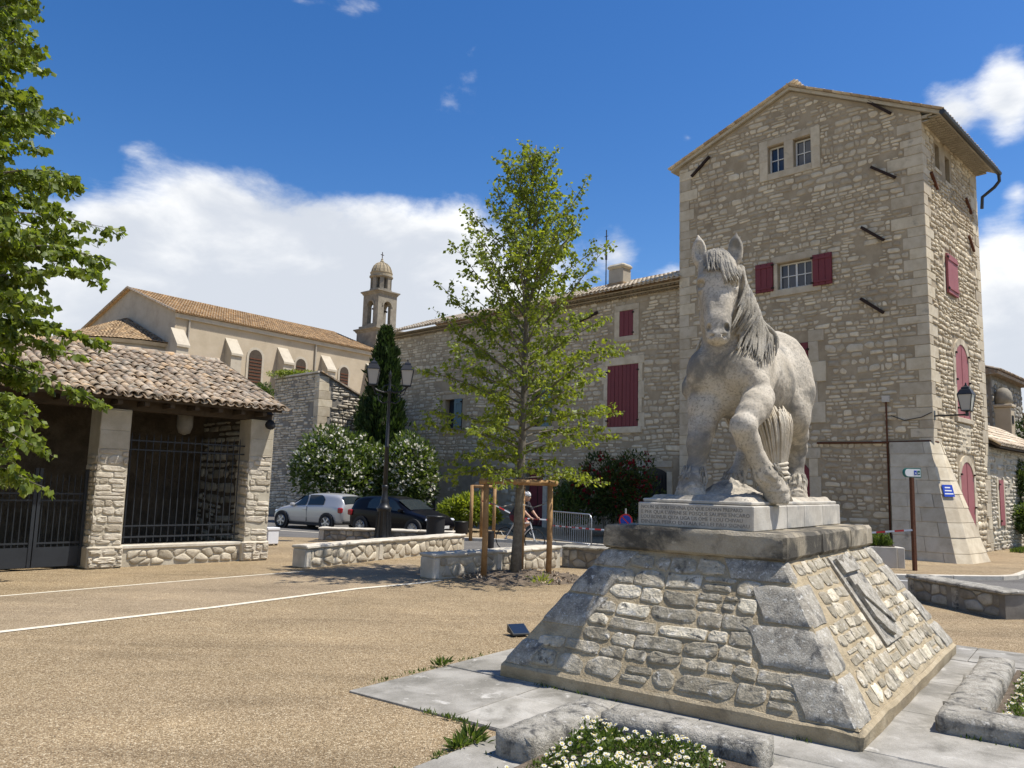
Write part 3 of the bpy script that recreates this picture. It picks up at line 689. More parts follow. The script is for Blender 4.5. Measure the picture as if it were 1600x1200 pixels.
while z < 14.6:
    h = random.uniform(.32, .48); h = min(h, 14.66-z); l1 = (.75 if k % 2 else .42)*random.uniform(.85, 1.2)
    q = MB(); q.box(-9.02, -9+l1, -.022, .5, z+.006, z+h-.006, bev=.012, jit=.004); obj('quoin', q, 'ashlar', TW); hq.append((9-l1-.02, 9.1, z-.01, z+h+.01)); z += h; k += 1
z = 0.; k = 0
while z < 13.9:
    h = random.uniform(.34, .5); l1 = (.7 if k % 2 else .4)*random.uniform(.85, 1.2); q = MB(); q.box(-.5, .02, 6-l1, 6.02, z+.006, z+h-.006, bev=.012, jit=.004); obj('quoin', q, 'ashlar', TW); hqr.append((6-l1-.02, 6.1, z-.01, z+h+.01)); z += h; k += 1
cl = [(-.5127, 1, 14.05), (.3576, 1, 17.86)]
pf = rubble((0, 9, 0, 16.4), holes+hq+[(0, 1.3, 0, 3.6)], .27, .185, drop=.05, clips=cl, minarea=.005, coursed=True); pr = rubble((0, 6, 0, 14.1), holesR+hqr+[(0, 1.1, 0, 3.2)], .28, .17, drop=.04, minarea=.005, coursed=True)
set_stones([(pf, fF, .016, .02, .10, 1.), (pr, fR, .01, .045, .10, .55)], TW, 'rubble')
# upper pair of windows in one stone surround
for r in ((5.24, 5.56, 13.25, 14.0), (5.24, 5.56, 14.0, 14.8), (3.28, 3.6, 13.25, 14.05), (3.28, 3.6, 14.05, 14.8), (4.26, 4.6, 13.5, 14.55), (3.6, 5.24, 13.25, 13.5), (3.6, 4.4, 14.55, 14.8), (4.4, 5.24, 14.55, 14.8)): block(TW, fF, *r, .045, name='window_surround')
glazed_window(TW, fF, 4.62, 5.22, 13.52, 14.52); glazed_window(TW, fF, 3.62, 4.24, 13.52, 14.5)
for r in ((4.93, 5.06, 9.1, 10.07), (3.52, 3.66, 9.1, 10.07), (3.35, 5.2, 8.86, 9.1), (3.4, 5.15, 10.07, 10.32)): block(TW, fF, *r, .05, name='window_surround')
glazed_window(TW, fF, 3.68, 4.91, 9.12, 10.05, 4, 2)
shutter(TW, fF, (5.07, 5.75, 9.08, 10.14), .055, .10, boards=3, hinge=0); shutter(TW, fF, (2.94, 3.62, 9.02, 10.12), .055, .10, boards=3, hinge=1)
for (z0, z1, a1) in ((4.3, 5.0, 3.3), (5.0, 5.7, 3.55), (5.7, 6.4, 3.25), (6.4, 7.1, 3.5), (7.1, 7.5, 3.3)): block(TW, fF, a1, 3.85, z0, z1, .035, name='window_surround')
shutter(TW, fF, (3.86, 5.0, 4.55, 7.1), .0, .04, boards=5)
for (z0, z1, a1) in ((0, .8, 3.45), (.8, 1.6, 3.6), (1.6, 2.5, 3.5), (2.5, 3.1, 3.6)): block(TW, fF, a1, 3.9, z0, z1, .035, name='door_surround')
d_ = MB(); fprism(d_, fF, [(x, y) for x, y in arch_poly(3.9, 5.1, 0, 3.05, .32)], 0, .05); obj('door', d_, 'red_paint', TW)
for r in ((3.5, 4.2, 3.1, 3.45), (4.2, 4.8, 3.1, 3.5)): block(TW, fF, *r, .035, name='door_surround')
# right flank: small shutter, two arched shutters, vents
sb = shutter(TW, fR, (1.85, 2.95, 8.62, 9.95), .03, .10, m='red_paint_faded', boards=2)
for r in ((1.65, 1.84, 8.5, 9.3), (1.65, 1.84, 9.3, 10.1), (2.96, 3.1, 8.5, 9.3), (2.96, 3.1, 9.3, 10.1)): block(TW, fR, *r, .02, name='window_surround')
def arched(par, fr, a0, a1, b0, b1, rise, m, sw=.22, d=.05, rings=9, sill=True):
    s_ = MB(); fprism(s_, fr, arch_poly(a0, a1, b0, b1, rise), -.02, d-.02); so_ = obj('shutter', s_, m, par, label='faded red arched shutter')
    t_ = MB(); c = (a0+a1)/2; fbox(t_, fr, c-.012, c+.012, b0, b1-.03, d-.019, d-.008); obj('joint_cover', t_, m, so_)
    for q in (.12, .5, .86):
        for x in (a0, a1): h_ = MB(); fbox(h_, fr, x-.05, x+.05, b0+(b1-b0)*q-.03, b0+(b1-b0)*q+.03, d+.001, d+.05); obj('hinge', h_, 'dark_iron', so_)
    nb = max(2, round((b1-rise-b0)/.55))
    for i in range(nb):
        z0 = b0+(b1-rise-b0)*i/nb; z1 = b0+(b1-rise-b0)*(i+1)/nb; e = sw*(1.35 if i % 2 else 1)
        block(par, fr, a0-e, a0-.004, z0, z1, d, name='arch_stone'); block(par, fr, a1+.004, a1+e, z0, z1, d, name='arch_stone')
    po = arch_poly(a0-.004, a1+.004, b0, b1+.004, rise, rings)[2:]; pp = arch_poly(a0-sw, a1+sw, b0, b1+sw, rise+sw*.9, rings)[2:]
    for i in range(rings):
        v_ = MB(); fprism(v_, fr, [po[i], po[i+1], pp[i+1], pp[i]], -.03, d+random.uniform(-.004, .004)); obj('arch_stone', v_, 'ashlar', par)
    if sill: block(par, fr, a0-.2, a1+.2, b0-.16, b0-.004, d+.05, name='sill')
arched(TW, fR, 2.45, 3.85, 4.55, 7.05, .5, 'red_paint_faded'); arched(TW, fR, 2.45, 3.9, .1, 3.1, .5, 'red_paint_faded', sill=False)
block(TW, fR, 2.5, 3.8, 3.45, 4.35, .03, name='panel_stone')
for h_ in HR:
    m_ = MB(); fbox(m_, fR, h_[0], h_[1], h_[2], h_[3], -.27, -.24); obj('vent_back', m_, 'dark_wood', TW)
    m_ = MB(); fbox(m_, fR, h_[0]-.1, h_[1]+.1, h_[2]-.12, h_[2]-.004, -.02, .03); obj('sill', m_, 'ashlar', TW)
# iron tie anchors
for (a, b) in (((1.58, 15.06), (.88, 14.42)), ((1.56, 12.76), (.81, 12.20)), ((1.93, 10.76), (1.23, 10.18)), ((2.02, 8.35), (1.31, 7.78)), ((7.62, 14.85), (8.43, 14.25))):
    m_ = MB(); m_.tube([fF(*a, .07), fF(*b, .07)], .065, 4); obj('tie_anchor', m_, 'dark_iron', TW)
for (a, b) in (((.62, 12.35), (1.2, 11.95)), ((4.4, 12.55), (5.0, 12.15)), ((4.55, 11.2), (5.1, 10.75))): m_ = MB(); m_.tube([fR(*a, .07), fR(*b, .07)], .06, 4); obj('tie_anchor', m_, 'rust', TW)
# battered corner buttress, course by course
def but(z):
    k = 1.10*(1-(z/3.75))**1.0 if z < 3.75 else 0; k = max(0, k); cx = .35+.25*k
    return [(-1.25+.33*k, .0), (-1.25+.33*k, -.10-k*.95), (k-cx*.5+.06, -.10-k), (k+.06, -k+.28), (k*1.08+.06, .35+.3*k), (.0, .5+.3*k)]
zs = [0, .34, .78, 1.2, 1.62, 2.02, 2.42, 2.82, 3.22, 3.6]
for i in range(len(zs)-1):
    lo, hi = but(zs[i]), but(zs[i+1]); segs = [(0, 1, 1, .5), (1, 2, 0, .52), (1, 2, .52, 1), (2, 4, 0, 1)] if i % 2 else [(0, 1, 1, .5), (1, 2, 0, .35), (1, 2, .35, .8), (1, 4, .8, 1)]
    def pt(P, j, t): return Vector((P[j][0]+(P[j+1][0]-P[j][0])*t, P[j][1]+(P[j+1][1]-P[j][1])*t))
    runs = []
    if i % 2: runs = [[(1, 0), (1, .55)], [(1, .55), (2, 0), (2, 1), (3, 1)], [(3, 1), (4, 1)]] if i < 6 else [[(1, 0), (1, 1)], [(2, 0), (2, 1), (3, 1), (4, 1)]]
    else: runs = [[(1, 0), (1, .32)], [(1, .32), (1, .82)], [(1, .82), (2, 0), (2, 1), (3, .6)], [(3, .6), (3, 1), (4, 1)]]
    runs.insert(0, [(0, 0), (0, 1)])
    for run in runs:
        lp = [pt(lo, j, t) for j, t in run]; hp = [pt(hi, j, t) for j, t in run]; g_ = .004; m_ = MB(); n_ = len(lp)
        cen = Vector((-.2, .3)); lo_in = [p.lerp(cen, .35) for p in lp]; hi_in = [p.lerp(cen, .35) for p in hp]; ins = .01
        e0 = (lp[-1]-lp[0]).normalized()*.006
        def adj(L): L = list(L); L[0] = L[0]+e0; L[-1] = L[-1]-e0; return L
        lp, hp = adj(lp), adj(hp); off = random.uniform(-.012, .012)
        out = lambda p, a: p+(p-cen).normalized()*a
        rings = [[(*out(p, off-.007), zs[i]+.003) for p in lp], [(*out(p, off), zs[i]+.014) for p in lp], [(*out(p, off), zs[i+1]-.014) for p in hp], [(*out(p, off-.007), zs[i+1]-.003) for p in hp]]
        # straight courses follow the batter
        vs = [q for r_ in rings for q in r_]+[(*p, zs[i]+.005) for p in lo_in]+[(*p, zs[i+1]-.005) for p in hi_in]; fs = []
        for l in range(3):
            for j in range(n_-1): fs.append((l*n_+j, l*n_+j+1, (l+1)*n_+j+1, (l+1)*n_+j))
        for j in range(n_-1): fs += [(4*n_+j, 4*n_+j+1, j+1, j), (3*n_+j, 3*n_+j+1, 5*n_+j+1, 5*n_+j)]
        fs += [(0, n_, 2*n_, 3*n_, 5*n_, 4*n_), (n_-1, 2*n_-1, 3*n_-1, 4*n_-1, 6*n_-1, 5*n_-1)]
        m_.add(vs, fs); obj('buttress_stone', m_, 'ashlar', TW)
c_ = MB(); L0, L1 = but(0), but(3.6); cen = Vector((-.2, .3)); vs = [(*(Vector(p).lerp(cen, .04)), 0) for p in L0]+[(*(Vector(p).lerp(cen, .04)), 3.59) for p in L1]; c_.add(vs, [(i, i+1, 7+i-1+0, 6+i) for i in range(5)]+[tuple(range(6, 12))]); obj('buttress_core', c_, 'pale_mortar', TW)
def bface(t, z, off):
    L = but(z); a, b = Vector(L[2]), Vector(L[3]); p = a.lerp(b, t); n_ = Vector((b.y-a.y, a.x-b.x)).normalized(); return Vector((p.x+n_.x*off, p.y+n_.y*off, z))
def bplate(t0, t1, z0, z1, o0, o1):
    m_ = MB(); vs = [bface(t, z, o) for o in (o0, o1) for (t, z) in ((t0, z0), (t1, z0), (t1, z1), (t0, z1))]; m_.add(vs, [(3, 2, 1, 0), (4, 5, 6, 7), (0, 1, 5, 4), (1, 2, 6, 5), (2, 3, 7, 6), (3, 0, 4, 7)]); return m_
o_ = obj('street_name_plate', bplate(.15, .95, 1.95, 2.3, .02, .045), 'sign_blue', TW, label='small blue street name plate')
for k in range(3): obj('plate_lettering', bplate(.22+.05*k, .88-.07*k, 2.02+.09*k, 2.055+.09*k, .046, .048), 'sign_white', o_)
# roof slabs, verge and eave tiles, gutter
r_ = MB(); e = .62
def rp(s, y, up=0): return (-s, y, zr(s)+up)
zR, zL = 14.2-.5127*e, 14.75-.3576*.35
for (up0, up1) in ((.02, .14),):
    r_.add([(e, -.12, zR+up0), (-4.33, -.12, 16.42+up0), (-4.33, 6.3, 16.42+up0), (e, 6.3, zR+up0), (e, -.12, zR+up1), (-4.33, -.12, 16.42+up1), (-4.33, 6.3, 16.42+up1), (e, 6.3, zR+up1)], [(3, 2, 1, 0), (4, 5, 6, 7), (0, 1, 5, 4), (1, 2, 6, 5), (2, 3, 7, 6), (3, 0, 4, 7)])
    r_.add([(-9.35, -.12, zL+up0), (-4.33, -.12, 16.42+up0), (-4.33, 6.3, 16.42+up0), (-9.35, 6.3, zL+up0), (-9.35, -.12, zL+up1), (-4.33, -.12, 16.42+up1), (-4.33, 6.3, 16.42+up1), (-9.35, 6.3, zL+up1)], [(0, 1, 2, 3), (7, 6, 5, 4), (4, 5, 1, 0), (5, 6, 2, 1), (6, 7, 3, 2), (7, 4, 0, 3)])
ro = obj('roof', r_, 'pale_mortar', TW)
sR = Vector((-(4.33+e), 0, 16.42-zR)).normalized(); sL = Vector((9.35-4.33, 0, 16.42-zL)).normalized()
tile_roof(ro, (e+.04, -.16, zR+.13), (0, 1, 0), sR, 28, 16, m='tile_cream', limit=120, pitch_w=.23, jitter=.012)
tile_roof(ro, (-9.39, 6.3, zL+.13), (0, -1, 0), sL, 28, 16, m='tile_cream', limit=120, pitch_w=.23, jitter=.012)
for row in range(3):
    gm = MB(); d0 = .12+.16*row; zz = 14.2-.5127*d0-.38+.12*row+.1
    for i in range(30):
        y = .1+i*.2+(.1 if row % 2 else 0)
        tv, tf = tile_mesh(.2, .3, .07, 5); gm.add([(p[1]+d0-.22, y+p[0], zz+p[2]) for p in tv], tf)
    gm.box(-.05, d0-.1, 0, 6.05, zz+.075, zz+.125, r=.3); obj('cornice_tiles', gm, 'pale_mortar', ro, kind='stuff')
gu = MB(); gu.tube([(e+.07, -.2, zR+.05), (e+.07, 6.45, zR+.05)], .09, 8); gt = obj('gutter', gu, 'zinc', TW)
dp = MB(); dp.tube([(e+.07, 6.35, zR), (e+.07, 6.4, zR-.25), (e-.1, 6.4, zR-.45), (.12, 6.35, zR-.75), (.1, 6.3, zR-1.2)], .06, 8); obj('downpipe', dp, 'zinc', gt)
# service pipes and junction box on the front
p_ = MB(); p_.tube([fF(3.6, 3.62, .05), fF(1.3, 3.6, .05), fF(.1, 3.62, .06), fF(-.06, 3.6, -.2), fF(-.06, 3.5, -.55), fF(-.06, 3.1, -.6)], .035, 6); obj('horizontal_pipe', p_, 'rust', TW)
p_ = MB(); p_.tube([fF(1.33, .1, .06), fF(1.33, 4.9, .06)], .03, 6); obj('vertical_pipe', p_, 'rust', TW)
p_ = MB(); fbox(p_, fF, 1.22, 1.44, 4.88, 5.08, .0, .12); obj('junction_box', p_, 'concrete', TW)
p_ = MB(); p_.tube([fF(1.2, 4.45, .04), fF(.8, 4.28, .05), fF(.3, 4.36, .05), fF(0, 4.5, .04)], .012, 5); obj('cable', p_, 'trim_dark', TW)
# wall lantern on a bracket
LN = thing('wall_lantern', 'black wall lantern on an iron arm on the sunlit flank of the tower', 'lamp', (12.9, 24.0, 0), -PI/4)
def lantern(par, c, s=1., m='black_paint', inv=True):
    x, y, z = c; b = MB(); h = .50*s; top, bot = .23*s, .15*s
    cr = MB(); cr.lathe([(top*1.34, 0), (top*1.30, .03*s), (top*.9, .16*s), (top*.72, .18*s), (top*.66, .24*s), (top*.3, .28*s), (.03*s, .33*s), (.035*s, .36*s), (0, .40*s)], 4, (x, y, z+h), ph=PI/4); obj('hood', cr, m, par)
    for k in range(4):
        a, q = PI/4+PI/2*k, PI/4+PI/2*(k+1); f_ = MB()
        P0, P1 = V(x+bot*1.2*math.cos(a), y+bot*1.2*math.sin(a), z), V(x+top*1.25*math.cos(a), y+top*1.25*math.sin(a), z+h)
        Q0, Q1 = V(x+bot*1.2*math.cos(q), y+bot*1.2*math.sin(q), z), V(x+top*1.25*math.cos(q), y+top*1.25*math.sin(q), z+h)
        f_.tube([P0, P1], .017*s, 4); obj('lantern_bar', f_, m, par)
        g_ = MB(); cc = V(x, y, z+h/2); g_.add([p.lerp(cc+V(0, 0, p.z-cc.z), .03) for p in (P0, Q0, Q1, P1)], [(0, 1, 2, 3)]); obj('lantern_pane', g_, 'lantern_glass', par)
    bm2 = MB(); bm2.lathe([(0, -.1*s), (.05*s, -.08*s), (.06*s, -.04*s), (bot*1.35, -.015*s), (bot*1.35, .012*s)], 4, (x, y, z), ph=PI/4); obj('lantern_base', bm2, m, par)
lantern(LN, (.92, .12, 4.52), .95)
b_ = MB(); b_.tube([(.02, .12, 4.40), (.95, .12, 4.40)], .028, 6); b_.box(0, .03, .04, .2, 4.28, 4.56); b_.tube([(.92, .12, 4.36), (.92, .12, 4.46)], .05, 8); obj('arm', b_, 'black_paint', LN)

# ================================================================ LONG HOUSE beside the tower
HS = thing('long_house', 'long two storey rubble stone house with tiled eaves left of the tower', 'house', (12.9-9.0*R2+.25*R2, 24+9.0*R2+.25*R2, 0), -PI/4)
w = MB(); wall_face(w, fF, 0, 19.1, 0, 10.15, [(14.85, 17.0, 0, 2.35), (7.35, 8.45, 0, 2.7), (13.0, 14.35, 4.6, 6.2), (6.9, 8.2, 4.6, 6.5)], .35)
w.quad((-19.1, 0, 0), (-19.1, 6, 0), (-19.1, 6, 10.15), (-19.1, 0, 10.15)); obj('wall', w, 'mortar', HS)
hh = [(2.05, 3.45, 8.1, 9.6), (1.9, 4.0, 4.2, 7.35), (12.7, 14.65, 4.3, 6.5), (6.6, 8.5, 4.3, 6.8), (7.1, 8.7, 0, 3.0), (.4, 2.3, 0, 3.0), (14.6, 17.2, 0, 2.7)]
ph = rubble((0, 19.1, 3.1, 9.95), hh, .33, .2, drop=.06, minarea=.008, coursed=True)+rubble((0, 19.1, 0, 3.1), hh, .36, .22, drop=.3, skip=.4, minarea=.012, coursed=True)
set_stones([(ph, fF, .018, .02, .10, 1.)], HS, 'rubble')
for r in ((2.13, 2.42, 8.25, 9.35), (3.14, 3.4, 8.25, 9.35), (2.13, 3.4, 8.05, 8.25), (2.13, 3.4, 9.35, 9.6)): block(HS, fF, *r, .04, name='window_surround')
shutter(HS, fF, (2.42, 3.14, 8.26, 9.34), -.02, .025, boards=3, bars=False)
for (z0, z1, e0, e1) in ((4.3, 5.0, .3, .2), (5.0, 5.6, .18, .32), (5.6, 6.3, .3, .2), (6.3, 7.05, .2, .3)): block(HS, fF, 2.15-e0, 2.15, z0, z1, .03, name='window_surround'); block(HS, fF, 3.75, 3.75+e1, z0, z1, .03, name='window_surround')
block(HS, fF, 1.85, 4.05, 7.05, 7.38, .03, name='lintel'); block(HS, fF, 1.95, 3.95, 4.18, 4.44, .08, name='sill')
for a in (2.16, 2.96): shutter(HS, fF, (a, a+.79, 4.45, 7.04), -.02, .03, boards=4, bars=False, hinge=int(a > 2.5))
m_ = MB(); m_.tube([fF(5.3, 9.2, .07), fF(4.3, 9.47, .07)], .07, 4); obj('tie_anchor', m_, 'dark_iron', HS)
for (a0, a1, b0, b1) in ((13.0, 14.35, 4.6, 6.2), (6.9, 8.2, 4.6, 6.5)):
    m_ = MB(); fbox(m_, fF, a0, a1, b0, b1, -.32, -.28); obj('window_back', m_, 'window_glass', HS)
    shutter(HS, fF, (a0+.02, (a0+a1)/2-.1, b0, b1), .03, .07, m='blue_shutter', boards=3)
    block(HS, fF, a0-.2, a1+.2, b1, b1+.25, .03, name='lintel'); block(HS, fF, a0-.15, a1+.15, b0-.15, b0-.003, .06, name='sill')
for (a0, a1, z1) in ((7.35, 8.45, 2.7),):
    m_ = MB(); fbox(m_, fF, a0, a1, 0, z1, -.34, -.28); do = obj('door', m_, 'dark_wood', HS)
    for q in (.03, .53): m_ = MB(); fbox(m_, fF, a0+(a1-a0)*q, a0+(a1-a0)*(q+.44), .15, z1-.15, -.28, -.25); obj('door_panel', m_, 'red_paint', do)
    for r in ((a0-.28, a0-.003, 0, 1.2), (a0-.24, a0-.003, 1.2, z1), (a1+.003, a1+.25, 0, 1.4), (a1+.003, a1+.3, 1.4, z1), (a0-.3, a1+.3, z1+.003, z1+.3)): block(HS, fF, *r, .03, m='pale_rubble', name='door_surround')
m_ = MB(); fbox(m_, fF, 14.85, 17.0, 0, 2.35, -.35, -.32); obj('garage_door', m_, 'dark_wood', HS)
d_ = MB(); fprism(d_, fF, arch_poly(.75, 1.9, 0, 2.75, .2), -.01, .03); dr = obj('gate', d_, 'black_paint', HS, label='dark arched gate')
for k in range(8): m_ = MB(); m_.tube([fF(.83+k*.142, 1.4, .05), fF(.83+k*.142, 2.5, .05)], .012, 4); obj('gate_bar', m_, 'black_paint', dr)
for r in ((.45, .745, 0, 1.3), (.5, .745, 1.3, 2.6), (1.905, 2.2, 0, 1.2), (1.905, 2.15, 1.2, 2.6), (.5, 2.2, 2.78, 3.02)): block(HS, fF, *r, .04, name='door_surround')
rm = MB(); th = math.radians(21); c_, s_ = math.cos(th), math.sin(th)
rm.add([(0, -.42, 10.2), (-19.3, -.42, 10.2), (-19.3, 2.8, 10.2+3.22*math.tan(th)), (0, 2.8, 10.2+3.22*math.tan(th)), (-19.3, 6.2, 10.2), (0, 6.2, 10.2)], [(0, 1, 2, 3), (3, 2, 4, 5)]); hr = obj('roof', rm, 'tile', HS)
tile_roof(hr, (-19.35, -.46, 10.2), (1, 0, 0), (0, c_, s_), 87, 10, m='tile_cream', pitch_w=.222, jitter=.014, limit=300)
for row in range(2):
    gm = MB(); d0 = .16+.16*row; zz = 9.88+.14*row
    for i in range(94):
        x = -19.0+i*.202+(.1 if row else 0); tv, tf = tile_mesh(.2, .3, .07, 5); gm.add([(x+p[0], -d0+.2-p[1]*.6, zz+p[2]) for p in tv], tf)
    gm.box(-19.1, 0, -d0+.02, .05, zz+.075, zz+.13, r=.3); obj('cornice_tiles', gm, 'mortar', hr, kind='stuff')
ch = MB(); ch.box(-4.55, -3.75, 1.0, 1.6, 10.3, 11.6, bev=.02); co = obj('chimney', ch, 'plaster_grey', hr)
m_ = MB(); m_.box(-4.63, -3.67, .92, 1.68, 11.6, 11.83, bev=.09); obj('chimney_cap', m_, 'pale_mortar', co)
m_ = MB(); m_.box(-4.6, -3.7, .95, 1.65, 10.4, 10.98, bev=.02); obj('chimney_flashing', m_, 'tile_warm', co)
AN = MB(); AN.tube([(-4.85, 1.2, 10.5), (-4.85, 1.2, 13.6)], .025, 6); an = obj('antenna_mast', AN, 'zinc', HS)
m_ = MB(); m_.tube([(-4.95, 1.2, 13.3), (-4.75, 1.2, 13.3)], .015, 5); m_.tube([(-4.85, 1.2, 12.2), (-4.85, 1.2, 12.45)], .05, 6); obj('antenna_fitting', m_, 'zinc', an)

# ================================================================ buildings right of the tower
AX = thing('annex_wall_house', 'low stone annex with narrow red shutter behind the tower', 'house', (12.9, 24.0, 0), -PI/4)
w = MB(); wall_face(w, fR, 6.03, 14, 0, 3.75, []); w.quad((0, 6.03, 3.75), (-.8, 6.03, 4.3), (-.8, 14, 4.3), (0, 14, 3.75)); obj('wall', w, 'pale_mortar', AX)
set_stones([(rubble((6.04, 14, 0, 3.7), [(6.7, 7.75, .8, 2.75)], .3, .18, drop=.05, minarea=.01, coursed=True), frame((-.15, 0, 0), (0, 1, 0), (1, 0, 0)) if False else fR, .02, .05, .14, 1)], AX, 'pale_rubble', limit=200)
shutter(AX, fR, (6.95, 7.55, .95, 2.6), .02, .07, m='red_paint_faded', boards=2, bars=False)
for r in ((6.72, 6.94, .85, 1.8), (6.72, 6.94, 1.8, 2.7), (7.56, 7.75, .85, 1.7), (7.56, 7.75, 1.7, 2.7)): block(AX, fR, *r, .05, name='window_surround')
m_ = MB(); m_.add([(.35, 6.05, 3.72), (.35, 14, 3.72), (-1.4, 14, 4.75), (-1.4, 6.05, 4.75), (.35, 6.05, 3.8), (.35, 14, 3.8), (-1.4, 14, 4.83), (-1.4, 6.05, 4.83)], [(3, 2, 1, 0), (4, 5, 6, 7), (0, 1, 5, 4), (1, 2, 6, 5), (2, 3, 7, 6), (3, 0, 4, 7)]); ar = obj('roof', m_, 'dark_wood', AX)
tile_roof(ar, (.38, 6.05, 3.82), (0, 1, 0), (-.862, 0, .507), 34, 6, m='tile_cream', pitch_w=.23, limit=120)
BH = thing('ruined_house', 'dark stone house with rounded pale chimney stack behind the annex', 'house', (24.05, 37.5, 0), -PI/4)
w = MB(); w.box(-6, -.9, 0, 6, 0, 8.0); obj('wall', w, 'grey_mortar', BH)
set_stones([(rubble((1.0, 6, 3, 7.7), [], .4, .25, minarea=.02), fF, .02, .05, .14, 1), (rubble((.0, 6, 3, 7.7), [], .4, .25, minarea=.02), frame((-.9, 0, 0), (0, 1, 0), (1, 0, 0)), .02, .05, .14, 1)], BH, 'grey_rubble', limit=120)
m_ = MB(); m_.prism([(-6.3, 7.9), (-.5, 7.9), (-.5, 8.05), (-3.4, 9.0), (-6.3, 8.05)], -.3, 6.2); rr = obj('roof', m_, 'tile', BH)
tile_roof(rr, (-.4, -.32, 8.05), (0, 1, 0), (-.95, 0, .31), 28, 8, m='tile', pitch_w=.23, limit=60, chan=False)
m_ = MB(); m_.box(-.9, -.15, .2, .9, 0, 6.3, bev=.03); m_.box(-.96, -.08, .12, .98, 6.3, 6.45, bev=.03); cs = obj('chimney_stack', m_, 'plaster', BH)
m_ = MB(); m_.lathe([(.40, 0), (.40, .35), (.36, .6), (.2, .8), (0, .86)], 12, (-.52, .55, 6.44)); obj('chimney_head', m_, 'bell_stone', cs, True)
for q in (4.2, 5.5): m_ = MB(); m_.box(-.3, -.12, .3, .6, q, q+.4); obj('chimney_opening', m_, 'trim_dark', cs)
RB = thing('red_roofed_house', 'pale house with red tiled roof at the far right edge', 'house', (31.5, 43, 0), -PI/4)
m_ = MB(); m_.box(-5, 2, 0, 7, 0, 5.6); obj('wall', m_, 'plaster', RB); m_ = MB(); m_.add([(2.4, -.4, 5.5), (2.4, 7.4, 5.5), (-1.5, 7.4, 7.4), (-1.5, -.4, 7.4), (-5.4, -.4, 5.5), (-5.4, 7.4, 5.5)], [(0, 1, 2, 3), (3, 2, 5, 4), (0, 3, 4)]); rr = obj('roof', m_, 'tile_warm', RB)
tile_roof(rr, (2.45, -.4, 5.52), (0, 1, 0), (-.9, 0, .438), 33, 12, m='tile_warm', pitch_w=.24, limit=100, chan=False)
tile_roof(rr, (-5.2, -.45, 5.55), (1, 0, 0), (0, .9, .438), 30, 1, m='tile_warm', pitch_w=.24, limit=100, chan=False)
# ================================================================ OPEN ARCADE (covered wash-house) at the left
AR = thing('covered_arcade', 'open stone arcade with old canal tile roof and iron grilles', 'shelter', (-5.95, 19.35, 0), PI/4)
fA = frame((0, 0, 0), (-1, 0, 0), (0, -1, 0))
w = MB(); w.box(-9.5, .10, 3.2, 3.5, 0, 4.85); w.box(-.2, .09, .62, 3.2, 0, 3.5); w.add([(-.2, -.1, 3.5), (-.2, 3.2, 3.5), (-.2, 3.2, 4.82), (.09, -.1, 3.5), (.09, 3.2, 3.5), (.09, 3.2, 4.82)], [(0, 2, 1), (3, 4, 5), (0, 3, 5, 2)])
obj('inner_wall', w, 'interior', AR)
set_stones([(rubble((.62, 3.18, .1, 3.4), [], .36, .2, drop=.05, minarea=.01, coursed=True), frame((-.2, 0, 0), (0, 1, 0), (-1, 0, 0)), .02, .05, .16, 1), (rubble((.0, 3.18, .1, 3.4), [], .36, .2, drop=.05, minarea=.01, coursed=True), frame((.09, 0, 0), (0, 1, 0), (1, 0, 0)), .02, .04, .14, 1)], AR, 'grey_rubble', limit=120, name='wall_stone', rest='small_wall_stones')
pil = []
for (a0, a1) in ((-.14, .45), (3.22, 3.84), (7.4, 8.0)):
    w = MB(); w.box(-a1, -a0, 0, .6, 0, 3.36, jit=.01); po = obj('pillar', w, 'pale_mortar', AR); w = MB(); w.box(-a1-.05, -a0+.04, -.06, .64, 0, .46, bev=.03); obj('pillar_foot', w, 'pale_rubble', po)
    faces = [(rubble((a0, a1, .48, 2.5), [], .30, .16, drop=.03, minarea=.005, coursed=True), fA, .003, .026, .10, 1), (rubble((0, .6, .48, 2.4), [], .3, .16, drop=.03, minarea=.005, coursed=True), frame((-a1, 0, 0), (0, 1, 0), (-1, 0, 0)), .004, .03, .10, 1),
             (rubble((a0-.03, a1+.04, .03, .44), [], .24, .14, drop=.03, minarea=.005, coursed=True), frame((0, -.05, 0), (-1, 0, 0), (0, -1, 0)), .008, .045, .14, 1)]
    set_stones(faces, po, 'pale_rubble', limit=90, smooth=False)
    for (z0, z1) in ((2.5, 2.9), (2.9, 3.34)): block(po, fA, a0, a1, z0, z1, .012, m='pale_mortar', name='pillar_block')
w = MB(); w.box(-3.2, -.46, .08, .4, 0, .38); pw = obj('parapet', w, 'pale_mortar', AR); set_stones([(rubble((.52, 3.2, .03, .36), [], .24, .15, drop=.12, minarea=.006), frame((0, .08, 0), (-1, 0, 0), (0, -1, 0)), .008, .03, .14, 1)], pw, 'bench_rubble', limit=60)
w = MB(); w.box(-3.22, -.46, .04, .44, .38, .455, bev=.012); obj('coping', w, 'bench_stone', pw)
w = MB(); w.box(-9, .12, .1, .42, 3.36, 3.62, jit=.01); obj('beam', w, 'dark_wood', AR)
for k in range(16): w = MB(); w.box(-8.6+k*.55, -8.5+k*.55, -.35, .3, 3.44, 3.53, M=Matrix.Rotation(0, 4, 'X')); obj('rafter_end', w, 'dark_wood', AR)
th = math.radians(21.4); c_, s_ = math.cos(th), math.sin(th)
